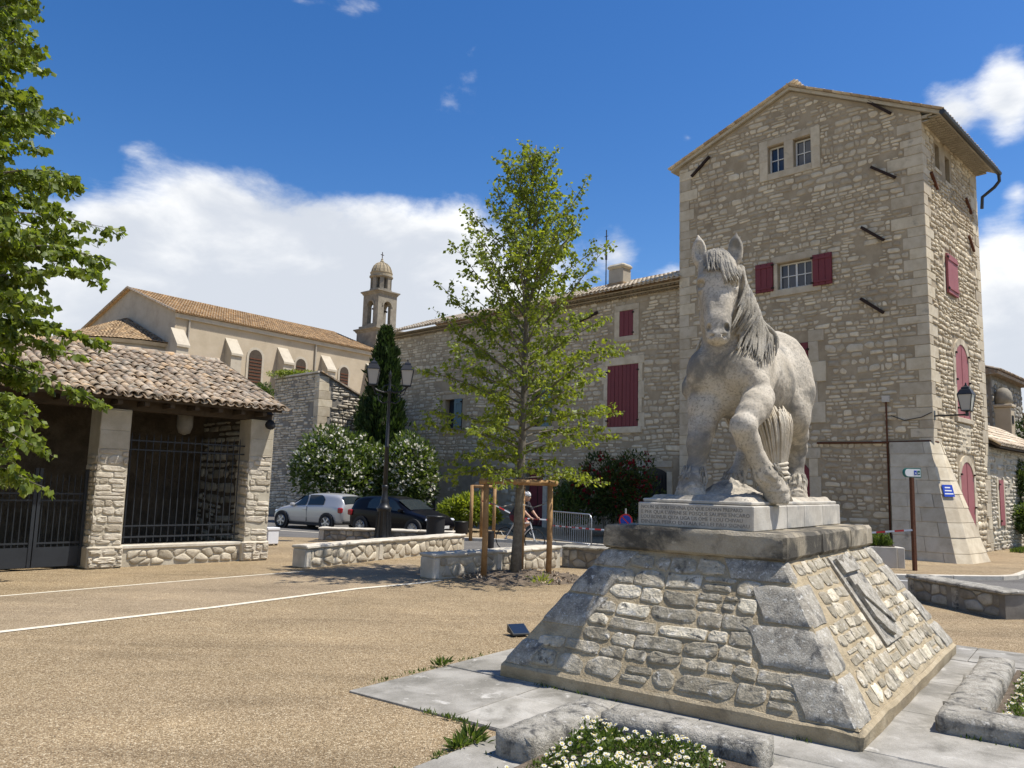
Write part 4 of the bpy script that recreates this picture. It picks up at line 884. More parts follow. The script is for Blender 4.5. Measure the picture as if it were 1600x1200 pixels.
w = MB(); w.add([(.1, -.42, 3.54), (-9.3, -.42, 3.54), (-9.3, 3.35, 3.54+3.77*math.tan(th)), (.1, 3.35, 3.54+3.77*math.tan(th)), (.1, -.42, 3.60), (-9.3, -.42, 3.60), (-9.3, 3.35, 3.60+3.77*math.tan(th)), (.1, 3.35, 3.60+3.77*math.tan(th))], [(0, 1, 2, 3), (7, 6, 5, 4), (4, 5, 1, 0), (5, 6, 2, 1), (6, 7, 3, 2), (7, 4, 0, 3)])
rf = obj('roof', w, 'dark_wood', AR)
tile_roof(rf, (.17-42*.205, -.5, 3.60), (1, 0, 0), (0, c_, s_), 42, 12, m='tile', pitch_w=.205, L=.47, step=.338, jitter=.05, limit=300, n=6, h=.085)
w = MB()
for i in range(22): tv, tf = tile_mesh(.26, .5, .11, 6); M = Matrix.Translation((.12-i*.42, 3.36, 3.60+3.77*math.tan(th)+.07)) @ Matrix.Rotation(PI/2+.02, 4, 'Z'); w.add([M @ Vector(p) for p in tv], tf)
obj('ridge_tiles', w, 'tile', rf, True, kind='stuff')
gr = MB(); fbox(gr, fA, .46, 3.2, .60, .635, -.27, -.235); gl = obj('grille', gr, 'grille_paint', AR)
for z in (.84, 2.5, 2.70): b_ = MB(); fbox(b_, fA, .46, 3.2, z, z+.03, -.27, -.24); obj('grille_rail', b_, 'grille_paint', gl)
for k in range(17): b_ = MB(); x = .58+k*.157; b_.tube([fA(x, .5, -.255), fA(x, 2.78, -.255), fA(x, 2.88, -.255)], [.013, .013, .003], 6); obj('grille_bar', b_, 'grille_paint', gl)
for (a0, a1) in ((3.88, 4.80), (4.82, 5.74), (5.76, 6.6)):
    gt = MB()
    for (x0, x1) in ((a0, a0+.06), (a1-.06, a1)): fbox(gt, fA, x0, x1, .05, 2.05, -.36, -.30)
    ga = obj('gate_leaf', gt, 'grille_paint', AR); b_ = MB(); fbox(b_, fA, a0+.06, a1-.06, .06, .42, -.345, -.315); obj('kick_plate', b_, 'grille_paint', ga)
    for z in (.42, .52, 1.38, 1.52): b_ = MB(); fbox(b_, fA, a0+.06, a1-.06, z, z+.035, -.345, -.315); obj('gate_rail', b_, 'grille_paint', ga)
    for k in range(7): b_ = MB(); x = a0+.13+k*.115; b_.tube([fA(x, .45, -.33), fA(x, 1.85, -.33), fA(x, 1.95, -.33)], [.011, .011, .003], 6); obj('gate_bar', b_, 'grille_paint', ga)
HL = thing('hanging_bell_shade', 'rounded pale shade hanging under the arcade roof', 'lamp', (-5.95, 19.35, 0), PI/4)
m_ = MB(); m_.lathe([(0, 2.92), (.13, 2.97), (.18, 3.12), (.18, 3.4), (.1, 3.5), (.03, 3.6)], 14, (-1.75, .75, 0)); obj('shade', m_, 'grey_mortar', HL, True); m_ = MB(); m_.tube([(-1.75, .75, 3.55), (-1.75, .75, 3.95)], .015, 5); obj('hook', m_, 'dark_iron', HL)
FL = MB(); FL.lathe([(.03, 0), (.1, .02), (.12, .14), (.05, .18)], 12, (0, 0, 0), M=Matrix.Rotation(PI/2.3, 4, 'X')); fo = obj('floodlight', FL, 'trim_dark'); tag(fo, 'small dark floodlight under the right corner of the arcade eave', 'lamp'); fo.location = (-5.82, 19.15, 3.22)
dn = MB(); dn.tube([(.2, .75, 3.1), (.32, .7, 2.9), (.26, .7, 2.4), (.26, .72, .5)], .03, 6); obj('drain_pipe', dn, 'rust', AR)

# ================================================================ CHURCH
CH = thing('church', 'long cream plastered church nave with buttresses and arched windows', 'church', (-.437*61, 61., 0), math.radians(53))
fN = frame((0, 0, 0), (1, 0, 0), (0, -1, 0)); fG = frame((0, 0, 0), (0, 1, 0), (-1, 0, 0))
w = MB(); w.quad((0, 0, 0), (21.8, 0, 0), (21.8, 0, 14.75), (0, 0, 14.75)); w.quad((21.8, 0, 0), (21.8, 14.8, 0), (21.8, 14.8, 14.7), (21.8, 0, 14.7)); obj('nave_wall', w, 'plaster', CH)
w = MB(); w.add([(0, 0, 0), (0, 14.8, 0), (0, 14.8, 14.7), (0, 7.4, 17.45), (0, 0, 14.75)], [(0, 1, 2, 3, 4)]); obj('gable_wall', w, 'plaster_grey', CH)
def canal_sheet(mb, org, ex, ey, W, L, pw=.24, step=.4, amp=.07):
    """corrugated, stepped tile surface of a far roof"""
    ex, ey = Vector(ex).normalized(), Vector(ey).normalized(); ez = ex.cross(ey); nc = int(W/pw); nr = int(L/step); o = Vector(org)
    for r in range(nr):
        for c in range(nc):
            p = o+ex*(c*pw)+ey*(r*step); rr = random.random(); vs = []
            for (y, lift) in ((0, .05), (step*1.1, .0)):
                for (x, h) in ((0, 0), (.2, .8), (.5, 1), (.8, .8), (1, 0)): vs.append(p+ex*(x*pw*.86+.01)+ey*y+ez*(h*amp+lift))
            mb.add(vs, [(i, i+1, 6+i, 5+i) for i in range(4)]+[(0, 1, 2, 3, 4)], rr)
w = MB(); pit = math.atan2(2.75, 7.4); w.add([(-.25, -.35, 14.62), (22.1, -.35, 14.62), (22.1, 7.4, 17.5), (-.25, 7.4, 17.5), (22.1, 15.1, 14.6), (-.25, 15.1, 14.6)], [(0, 1, 2, 3), (3, 2, 4, 5)]); cr = obj('roof', w, 'tile_warm', CH)
w = MB(); canal_sheet(w, (-.3, -.42, 14.66), (1, 0, 0), (0, math.cos(pit), math.sin(pit)), 22.4, 8.4); obj('tile_rows', w, 'tile_warm', cr, True, kind='stuff')
w = MB(); w.box(-.05, 21.9, -.22, .0, 14.25, 14.6, r=.4); obj('cornice', w, 'church_stone', CH)
w = MB(); w.tube([(-.3, -.35, 14.72), (-.3, 7.4, 17.6), (-.3, 15, 14.7)], .12, 5); obj('verge_tiles', w, 'tile', cr)
for x in (-.25, 4.55, 9.75, 14.6, 20.2):
    m_ = MB(); m_.prism([(0, 0), (0, 13.35), (-.0, 13.35), (-.95, 12.1), (-.95, 0)], 0, 1.0, M=Matrix(((0, 1, 0, x), (1, 0, 0, 0), (0, 0, 1, 0), (0, 0, 0, 1)))); bo = obj('buttress', m_, 'church_stone', CH)
    m_ = MB(); m_.prism([(.02, 13.42), (-1.08, 12.02), (-1.08, 11.84), (-.95, 11.86), (.02, 13.2)], -.06, 1.06, M=Matrix(((0, 1, 0, x), (1, 0, 0, 0), (0, 0, 1, 0), (0, 0, 0, 1)))); obj('buttress_cap', m_, 'church_stone', bo)
for (a0, a1, b0, b1) in ((6.85, 8.15, 9.6, 12.8), (11.75, 12.85, 10.4, 12.7), (16.9, 17.95, 10.4, 12.65)):
    m_ = MB(); fprism(m_, fN, arch_poly(a0-.22, a1+.22, b0-.2, b1+.22, (a1-a0)/2+.22), -.02, .06); wo = obj('window_surround', m_, 'church_stone', CH)
    m_ = MB(); fprism(m_, fN, arch_poly(a0, a1, b0, b1, (a1-a0)/2), .061, .075); wi = obj('window', m_, 'dark_wood', wo)
    nz = int((b1-.5-b0)/.28)
    for k in range(nz): m_ = MB(); z = b0+.1+k*.28; fbox(m_, fN, a0+.06, a1-.06, z, z+.1, .076, .11); obj('louvre', m_, 'rust', wi)
    m_ = MB(); fbox(m_, fN, a0-.35, a1+.35, b0-.35, b0-.2, 0, .18); obj('sill', m_, 'bench_stone', wo)
for x in (1.15, 13.85): m_ = MB(); m_.tube([(x, -.1, 14.4), (x, -.1, 8)], .08, 6); obj('downpipe', m_, 'plaster_grey', CH)
# apse with its half-conical roof
ap = MB(); C0 = (0, 7.4); R_ = 6.2; N = 10; pts = [(-R_*math.sin(PI*i/N)*.92, 7.4-R_*math.cos(PI*i/N)) for i in range(N+1)]
for i in range(N): ap.quad((*pts[i], 0), (*pts[i+1], 0), (*pts[i+1], 12.25), (*pts[i], 12.25))
ao = obj('apse_wall', ap, 'plaster_grey', CH)
rf_ = MB(); co = MB()
for i in range(N):
    a, b = Vector((*pts[i], 12.25)), Vector((*pts[i+1], 12.25)); ctr = Vector((0, 7.4, 12.25)); a = ctr+(a-ctr)*1.07; b = ctr+(b-ctr)*1.07; ap_ = Vector((-.1, 7.4, 14.95)); rf_.add([a, b, ap_], [(0, 1, 2)])
    nr = 16; ncol = max(3, int((b-a).length/.26))
    for r in range(nr):
        t0, t1 = r/nr, min(1, (r+1.08)/nr); nn = (b-a).cross(ap_-a).normalized(); nn = nn if nn.z > 0 else -nn
        cc = max(1, round(ncol*(1-t0)))
        for c in range(cc):
            p0 = a.lerp(b, c/cc); p1 = a.lerp(b, (c+1)/cc); q = [p0.lerp(ap_, t0), p1.lerp(ap_, t0), p1.lerp(ap_, t1), p0.lerp(ap_, t1)]; m0 = (q[0]+q[1])/2+nn*.09; m1 = (q[2]+q[3])/2+nn*.04
            co.add([q[0]+nn*.05, m0, q[1]+nn*.05, q[2], m1, q[3]], [(0, 1, 4, 5), (1, 2, 3, 4), (0, 1, 2)])
ro_ = obj('apse_roof', rf_, 'tile_warm', CH); obj('apse_tile_rows', co, 'tile_warm', ro_, True, kind='stuff')
cc_ = MB(); 
for i in range(N): a, b = pts[i], pts[i+1]; s_1 = 1.03; cc_.quad((a[0]*s_1, 7.4+(a[1]-7.4)*s_1, 11.95), (b[0]*s_1, 7.4+(b[1]-7.4)*s_1, 11.95), (b[0]*1.06, 7.4+(b[1]-7.4)*1.06, 12.22), (a[0]*1.06, 7.4+(a[1]-7.4)*1.06, 12.22))
obj('apse_cornice', cc_, 'church_stone', ao)

# ================================================================ BELL TOWER
BT = thing('bell_tower', 'weathered stone bell tower with drum and ribbed dome', 'bell tower', (-.1655*82-.68, 82, 0), PI/4+.06)
def stage(par, name, h, z0, z1, m='bell_stone', open_=None):
    if not open_: m_ = MB(); m_.box(-h, h, -h, h, z0, z1); return obj(name, m_, m, par)
    m_ = MB(); a, b0, b1 = open_; r = a; n = 10; t = .45
    for q in range(4):
        M = Matrix.Rotation(PI/2*q, 4, 'Z'); fr = lambda x, z, d: M @ Vector((x, -h-d, z))
        arc = [(-a*math.cos(PI*i/n), b1-r+r*math.sin(PI*i/n)) for i in range(n+1)]
        for d in (0, -t):
            m_.add([fr(-h, z0, d), fr(h, z0, d), fr(h, b0, d), fr(-h, b0, d)], [(0, 1, 2, 3)]); m_.add([fr(-h, b0, d), fr(-a, b0, d), fr(-a, b1-r, d), fr(-h, b1-r, d)], [(0, 1, 2, 3)]); m_.add([fr(h, b0, d), fr(a, b0, d), fr(a, b1-r, d), fr(h, b1-r, d)], [(0, 1, 2, 3)])
            for i in range(n):
                (x0, y0), (x1, y1) = arc[i], arc[i+1]; X0 = -h+(2*h)*i/n; X1 = -h+2*h*(i+1)/n; m_.add([fr(x0, y0, d), fr(x1, y1, d), fr(X1, z1, d), fr(X0, z1, d)], [(0, 1, 2, 3)])
            m_.add([fr(-h, b1-r, d), fr(-a, b1-r, d), fr(-h, z1, d)], [(0, 1, 2)]); m_.add([fr(h, b1-r, d), fr(a, b1-r, d), fr(h, z1, d)], [(0, 1, 2)])
        ring = [(-a, b0)]+arc+[(a, b0)]
        for p, q_ in zip(ring, ring[1:]): m_.add([fr(*p, 0), fr(*q_, 0), fr(*q_, -t), fr(*p, -t)], [(0, 1, 2, 3)])
        m_.add([fr(-a, b0, 0), fr(a, b0, 0), fr(a, b0, -t), fr(-a, b0, -t)], [(0, 1, 2, 3)])
    return obj(name, m_, m, par)
def cornice(par, h, z, k=.22): m_ = MB(); m_.lathe([(h*1.414, z), (h*1.414+k*.5, z+.12), (h*1.414+k*.6, z+.2), (h*1.414+k*1.3, z+.3), (h*1.414+k*1.3, z+.42), (h*1.3, z+.5)], 4, ph=PI/4); return obj('cornice', m_, 'bell_stone', par)
H1, H2 = 1.62, 1.25
stage(BT, 'shaft', H1, 0, 17.2); cornice(BT, H1, 17.2, .3)
st = stage(BT, 'belfry', H2, 17.7, 21.3, open_=(.46, 18.2, 20.6)); cornice(BT, H2, 21.3, .26)
m_ = MB(); m_.box(-1.5, 1.5, -1.5, 1.5, 17.68, 17.95); obj('belfry_base', m_, 'bell_stone', st)
for q in range(4):
    M = Matrix.Rotation(PI/2*q, 4, 'Z')
    for i in range(8):
        a, b = PI*i/8, PI*(i+1)/8; m_ = MB(); vs = []
        for d in (H2-.01, H2+.07): vs += [M @ Vector((-r_*math.cos(t_), -d, 20.08+r_*math.sin(t_))) for (r_, t_) in ((.53, a), (.53, b), (.72, b), (.72, a))]
        m_.add(vs, [(3, 2, 1, 0), (4, 5, 6, 7), (0, 1, 5, 4), (1, 2, 6, 5), (2, 3, 7, 6), (3, 0, 4, 7)]); obj('arch_stone', m_, 'bell_stone', st)
m_ = MB(); m_.lathe([(.06, 19.75), (.2, 19.7), (.26, 19.4), (.34, 19.1), (.46, 18.95), (.44, 18.93), (0, 19.2)], 14); obj('bell', m_, 'brass', BT, True); m_ = MB(); m_.box(-1.0, 1.0, -.07, .07, 19.74, 19.9); obj('bell_yoke', m_, 'dark_wood', BT)
dr_ = MB(); dr_.lathe([(1.18, 21.75), (1.18, 22.0), (1.1, 22.02)], 20); dr_.lathe([(.62, 22.0), (.62, 23.2)], 16); do_ = obj('drum', dr_, 'bell_stone', BT)
for k in range(8): a = PI/4*k+.2; m_ = MB(); M = Matrix.Rotation(a, 4, 'Z'); m_.box(.78, 1.1, -.22, .22, 22.02, 23.2, M=M); obj('drum_pier', m_, 'bell_stone', do_)
m_ = MB(); m_.lathe([(1.0, 23.2), (1.12, 23.22), (1.26, 23.35), (1.26, 23.45), (1.12, 23.5)], 24); obj('drum_cornice', m_, 'bell_stone', do_)
m_ = MB(); m_.lathe([(1.16, 23.48), (1.16, 23.75), (1.2, 23.78), (1.2, 23.86), (1.08, 23.9), (1.02, 24.2), (.86, 24.55), (.6, 24.82), (.3, 24.98), (.2, 25.05), (.22, 25.15), (.12, 25.3), (.12, 25.42), (0, 25.5)], 24); dm = obj('dome', m_, 'dome_stone', BT)
for k in range(16): a = PI/8*k; m_ = MB(); M = Matrix.Rotation(a, 4, 'Z'); m_.tube([M @ Vector(p) for p in ((1.1, 0, 23.9), (1.03, 0, 24.2), (.88, 0, 24.55), (.62, 0, 24.84), (.3, 0, 25.0))], .05, 5); obj('dome_rib', m_, 'dome_stone', dm)
m_ = MB(); m_.box(-.03, .03, -.03, .03, 25.45, 26.2); m_.box(-.2, .2, -.028, .028, 25.85, 25.92); obj('cross', m_, 'dark_iron', BT)

# ================================================================ old wall block behind the oleander
OW = thing('old_wall_block', 'grey coursed stone block with sloping top below the church', 'wall', (-9.85, 40, 0), -PI/4)
w = MB(); w.add([(0, 0, 0), (0, 3.6, 0), (0, 3.6, 5.9), (0, 0, 7.4), (-4.6, 0, 0), (-4.6, 3.6, 0), (-4.6, 3.6, 5.9), (-4.6, 0, 7.4)], [(0, 1, 2, 3), (7, 6, 5, 4), (4, 0, 3, 7), (3, 2, 6, 7), (1, 5, 6, 2)]); obj('wall', w, 'grey_mortar', OW)
set_stones([(rubble((.0, 4.6, .3, 7.3), [], .36, .15, drop=.03, minarea=.008, coursed=True), fF, .008, .04, .10, 1), (rubble((.75, 3.6, 2.4, 7.3), [], .32, .17, drop=.04, clips=[(.417, 1, 7.32)], minarea=.008, coursed=True), fR, .012, .07, .14, .9)], OW, 'pale_rubble', limit=300)
z = 2.2
while z < 7.1: h = random.uniform(.32, .5); h = min(h, 7.2-z); q = MB(); l_ = random.uniform(.5, .8); q.box(-.4, .03, -.03, l_, z+.005, z+h-.005, bev=.012); obj('quoin', q, 'ashlar', OW); z += h
for k in range(10): m_ = MB(); y0 = .36*k; m_.box(-.3, .14, 0, .4, 0, .07, M=Matrix.Translation((0, y0, 7.42-.417*y0)) @ Matrix.Rotation(-.39, 4, 'X')); obj('coping_tile', m_, 'tile', OW)
for k in range(8): m_ = MB(); m_.box(-.57*(k+1)-.02, -.57*k-.03, -.1, .3, 7.36, 7.45, jit=.01); obj('coping_stone', m_, 'bench_stone', OW)

# ================================================================ low bench walls of the square
def bench(name, label, pts, h, t, m='bench_rubble', cap='bench_stone', both=True, mort='pale_mortar', dark=False):
    B_ = thing(name, label, 'stone bench', (*pts[0], 0), 0, 'low stone bench walls'); o0 = Vector((*pts[0], 0)); P = [Vector((*p, 0))-o0 for p in pts]
    for i, (a, b) in enumerate(zip(P, P[1:])):
        d = (b-a); L = d.length; d.normalize(); nrm = Vector((d.y, -d.x, 0))                     # towards the camera for left-to-right runs
        M = Matrix.Translation(a) @ Matrix.Rotation(math.atan2(d.y, d.x), 4, 'Z')
        w = MB(); w.box(0.002, L-.002, .02, t-.02, 0, h-.07, M=M); obj('core', w, mort, B_)
        fr = frame(a+Vector((-d.y, d.x, 0))*.02, d, nrm); polys = rubble((.16, L-.12, .02, h-.08), [], .23, .155, drop=.2, minarea=.006)
        e0 = frame(a-d*(-.002), Vector((-d.y, d.x, 0)), -d); ends = rubble((.04, t-.04, .02, h-.08), [], .3, .3, minarea=.006)
        set_stones([(polys, fr, .008, .026, .14, 1)], B_, m, limit=70)
        w = MB(); w.box(-.03, .15, 0, t, 0, h-.07, bev=.03, M=M, jit=.004); obj('end_block', w, cap, B_)
        n = max(1, round(L/1.1))
        for k in range(n): w = MB(); w.box(-.04+(L+.06)*k/n+.003, -.04+(L+.06)*(k+1)/n-.003, -.035, t+.03, h-.07, h, bev=.02, M=M, jit=.006); roughen(obj('coping_stone', w, cap, B_), amp=.01, scale=6, maxlen=.2)
    return B_
bench('stone_bench', 'pale stone bench wall right of the arcade with sunlit coping', [(-4.45, 17.85), (-3.2, 20.1), (-1.25, 23.3)], .50, .42)
bench('stone_bench', 'stone bench wall behind the young tree with greyed left end', [(-1.48, 16.45), (-.2, 17.75), (1.3, 19.5)], .52, .45)
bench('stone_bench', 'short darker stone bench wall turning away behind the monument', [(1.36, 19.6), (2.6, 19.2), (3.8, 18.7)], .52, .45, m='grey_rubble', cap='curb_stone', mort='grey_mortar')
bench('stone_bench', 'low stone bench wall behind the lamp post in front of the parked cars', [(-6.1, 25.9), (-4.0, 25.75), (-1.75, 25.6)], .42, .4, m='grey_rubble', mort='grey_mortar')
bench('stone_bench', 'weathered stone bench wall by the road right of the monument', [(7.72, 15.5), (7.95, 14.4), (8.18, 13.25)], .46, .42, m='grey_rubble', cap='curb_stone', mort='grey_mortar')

# ================================================================ MONUMENT PEDESTAL
PD = thing('monument_pedestal', 'battered stone pedestal carrying the horse statue', 'pedestal', PC, PTH)
A0, B0, A1, B1, Z0, Z1, Z2 = 2.408, 1.732, 1.66, .93, .16, 1.345, 1.59
nb = MB(); nb.box(-A0-.03, A0+.03, -B0-.03, B0+.03, 0, Z0, bev=.025, jit=.006); roughen(obj('base_course', nb, 'base_stone', PD), amp=.014, scale=6, maxlen=.16)
cr_ = MB(); vs = [(i*A0, j*B0, Z0) for i, j in ((-1, -1), (1, -1), (1, 1), (-1, 1))]+[(i*A1, j*B1, Z1) for i, j in ((-1, -1), (1, -1), (1, 1), (-1, 1))]; cr_.add(vs, [(0, 1, 5, 4), (1, 2, 6, 5), (2, 3, 7, 6), (3, 0, 4, 7), (4, 5, 6, 7)]); obj('core', cr_, 'ped_mortar', PD)
hz = Z1-Z0; SLf = math.hypot(hz, A0-A1); SLr = math.hypot(hz, B0-B1)
# front face: along -y from the left edge; right face: along +x
fPF = frame((-A0, B0, Z0), (0, -1, 0), Vector((-hz, 0, A0-A1)).normalized(), Vector((A0-A1, 0, hz)).normalized())
fPR = frame((-A0, -B0, Z0), (1, 0, 0), Vector((0, -hz, B0-B1)).normalized(), Vector((0, B0-B1, hz)).normalized())
kf = (B0-B1)/SLf; kr = (A0-A1)/SLr
def corner_stone(x, y, z0, z1, lu, lw, d=.019, name='corner_stone'):
    """big wedge stone wrapping an edge: sx,sy the corner, lu along the long side, lw along the short side"""
    def P(z, du, dw, off):
        t = (z-Z0)/hz; a = A0+(A1-A0)*t; b = B0+(B1-B0)*t
        return Vector((x*(a-du), y*(b-dw), z))+Vector((x*off*(1 if du == 0 else .25), y*off*(1 if dw == 0 else .25), off*.5))
    j = lambda: random.uniform(-.012, .012); vs = []
    for (z, e) in ((z0, 0), (z0+.03, 1), (z1-.03, 1), (z1, 0)):
        o = d*(1 if e else .35)
        vs += [P(z, .0, lw+j(), -.03), P(z, 0, lw-.03+j(), o), P(z, 0, .03, o), P(z, .03, 0, o), P(z, lu-.03+j(), 0, o), P(z, lu+j(), .0, -.03)]
    fs = [(l*6+i, l*6+i+1, l*6+7+i, l*6+6+i) for l in range(3) for i in range(5)]+[tuple(range(5, -1, -1)), tuple(range(18, 24))]
    return roughen(link(name, mesh_from(name, vs, fs, 'ped_corner', [random.random()]*len(fs)), PD), amp=.008, scale=13, maxlen=.08)
cz = [(.17, .47, .42, .42), (.50, .80, .36, .62), (.83, 1.13, .42, .45), (1.16, 1.335, .12, .60)]
for (z0, z1, lu, lw) in cz: corner_stone(-1, -1, z0, z1, lu, lw)
for (z0, z1, lu, lw) in ((.17, .40, .4, .30), (.58, .87, .35, .52), (.89, 1.15, .4, .45), (1.17, 1.33, .3, .4)): corner_stone(-1, 1, z0, z1, lu, lw)
for (z0, z1, lu, lw) in ((.17, .42, .5, .4), (.46, .8, .42, .4), (.83, 1.1, .5, .4), (1.13, 1.33, .4, .4)): corner_stone(1, -1, z0, z1, lu, lw)
Wf, Wr = 2*B0, 2*A0
hf = []; hr_ = []
for (z0, z1, lu, lw) in cz:
    s0, s1 = (z0-Z0)/hz*SLf, (z1-Z0)/hz*SLf; hf.append((Wf-kf*s0-lw-.06, Wf+.1, s0-.02, s1+.02)); s0, s1 = (z0-Z0)/hz*SLr, (z1-Z0)/hz*SLr; hr_.append((-.1, kr*s1+lu+.05, s0-.02, s1+.02))
for (z0, z1, lw) in ((.17, .40, .3), (.58, .87, .52), (.89, 1.15, .45), (1.17, 1.33, .4)): s0, s1 = (z0-Z0)/hz*SLf, (z1-Z0)/hz*SLf; hf.append((-.1, kf*s0+lw+.02, s0-.02, s1+.02))
for (z0, z1, lu) in ((.17, .42, .5), (.46, .8, .42), (.83, 1.1, .5), (1.13, 1.33, .4)): s0, s1 = (z0-Z0)/hz*SLr, (z1-Z0)/hz*SLr; hr_.append((Wr-kr*s0-lu-.05, Wr+.1, s0-.02, s1+.02))
hr_.append((1.98, 2.85, .42, SLr*.93))
def lims(holes, W, k):
    def f(b):
        a0, a1 = k*b+.05, W-k*b-.05
        for (h0, h1, g0, g1) in holes:
            if g0-.03 < b < g1+.03:
                if h0 < 0: a0 = max(a0, h1)
                if h1 > W: a1 = min(a1, h0)
        return a0, a1
    return f
pf = row_stones(.03, SLf-.03, lims(hf, Wf, kf), .30, .165)
pr = []
for p in row_stones(.03, SLr-.03, lims(hr_, Wr, kr), .24, .15):
    cx, cy = sum(q[0] for q in p)/len(p), sum(q[1] for q in p)/len(p); (h0, h1, g0, g1) = hr_[-1]
    if h0 < cx < h1 and g0 < cy < g1: continue
    if g0 < cy < g1 and cx < h0: p = clip_poly(p, 1, 0, h0)
    elif g0 < cy < g1 and cx > h1: p = clip_poly(p, -1, 0, -h1)
    if len(p) > 3: pr.append(p)
set_stones([(pf, fPF, .005, .016, .07, 1), (pr, fPR, .003, .016, .07, .9)], PD, 'ped_stone', limit=300, smooth=False)
# carved shield on the right face
sh = MB(); c0, s0 = 2.42, 1.0
pl = [(-.30, .36), (.30, .36), (.31, -.30), (.12, -.36), (0, -.42), (-.12, -.36), (-.31, -.30)]
fprism(sh, fPR, [(c0+.40*x/.31, s0-.12+1.18*y) for x, y in ((-.31, .42), (.31, .42), (.31, -.42), (-.31, -.42))], -.02, .03); sho = obj('arms_slab', sh, 'ped_corner', PD, label='grey stone slab with carved shield')
sh = MB(); fprism(sh, fPR, [(c0-.28, s0+.12), (c0+.27, s0+.12), (c0+.27, s0-.34), (c0+.15, s0-.5), (c0, s0-.57), (c0-.15, s0-.5), (c0-.28, s0-.34)], .03, .075); obj('shield', sh, 'ped_corner', sho)
sh = MB(); fprism(sh, fPR, [(c0-.28, s0+.02), (c0-.28, s0-.1), (c0+.17, s0-.47), (c0+.25, s0-.38)], .076, .10); obj('shield_band', sh, 'ped_corner', sho)
sh = MB(); fprism(sh, fPR, [(c0-.3, s0+.16), (c0+.3, s0+.16), (c0+.33, s0+.33), (c0+.16, s0+.27), (c0, s0+.36), (c0-.16, s0+.27), (c0-.33, s0+.33)], .03, .08); obj('shield_crown', sh, 'ped_corner', sho)
# cap slab and inscribed plinth
def slab_part(x0, x1, nm):
    m_ = MB(); m_.box(x0, x1, -.973, .973, Z1, Z2, bev=.03, jit=.006); return roughen(obj(nm, m_, 'slab_stone', PD), amp=.010, scale=8, maxlen=.11)
slab_part(-1.714, -.55, 'cap_slab'); slab_part(-.545, .65, 'cap_slab'); slab_part(.655, 1.714, 'cap_slab')
pz = 1.842; pb = []
for (x0, x1) in ((-1.58, -.55), (-.546, .06), (.064, .8), (.804, 1.58)): m_ = MB(); m_.box(x0, x1, -.622, .622, Z2+.003, pz, bev=.01, jit=.002); pb.append(obj('plinth_block', m_, 'plinth_stone', PD))
def letters(txt, size):
    c = bpy.data.curves.new('t', 'FONT'); c.body = txt; c.size = size; c.extrude = .0015; c.resolution_u = 2; o = bpy.data.objects.new('t', c); COL.objects.link(o)
    dg = bpy.context.evaluated_depsgraph_get(); me = bpy.data.meshes.new_from_object(o.evaluated_get(dg)); wdt = max(v.co.x for v in me.vertices); bpy.data.objects.remove(o); return me, wdt
for i, ln in enumerate(('NOUN SE POU DEVINA ÇO QUE DEMAN PREPARO', "E PER QUA L'AVENI SE POSQUE SAUPRE ENCARO", "LOU BONUR QU'A LIGA LIS OME E LOU CHIVAU", 'DINS LA PEIRO ENTAIA ICI LEI FAU SIGNAU')):
    me, wd = letters(ln, .052); me.materials.clear(); me.materials.append(MATS['letter_dark']); o = link('inscription', me, pb[0]); k = (1.17 if i in (1, 3) else 1.1)/wd
    o.matrix_local = Matrix.Translation((-1.582, .585, pz-.065-.05*i)) @ Matrix(((0, 0, -1, 0), (-1, 0, 0, 0), (0, 1, 0, 0), (0, 0, 0, 1))) @ Matrix.Diagonal((k, 1, 1, 1))
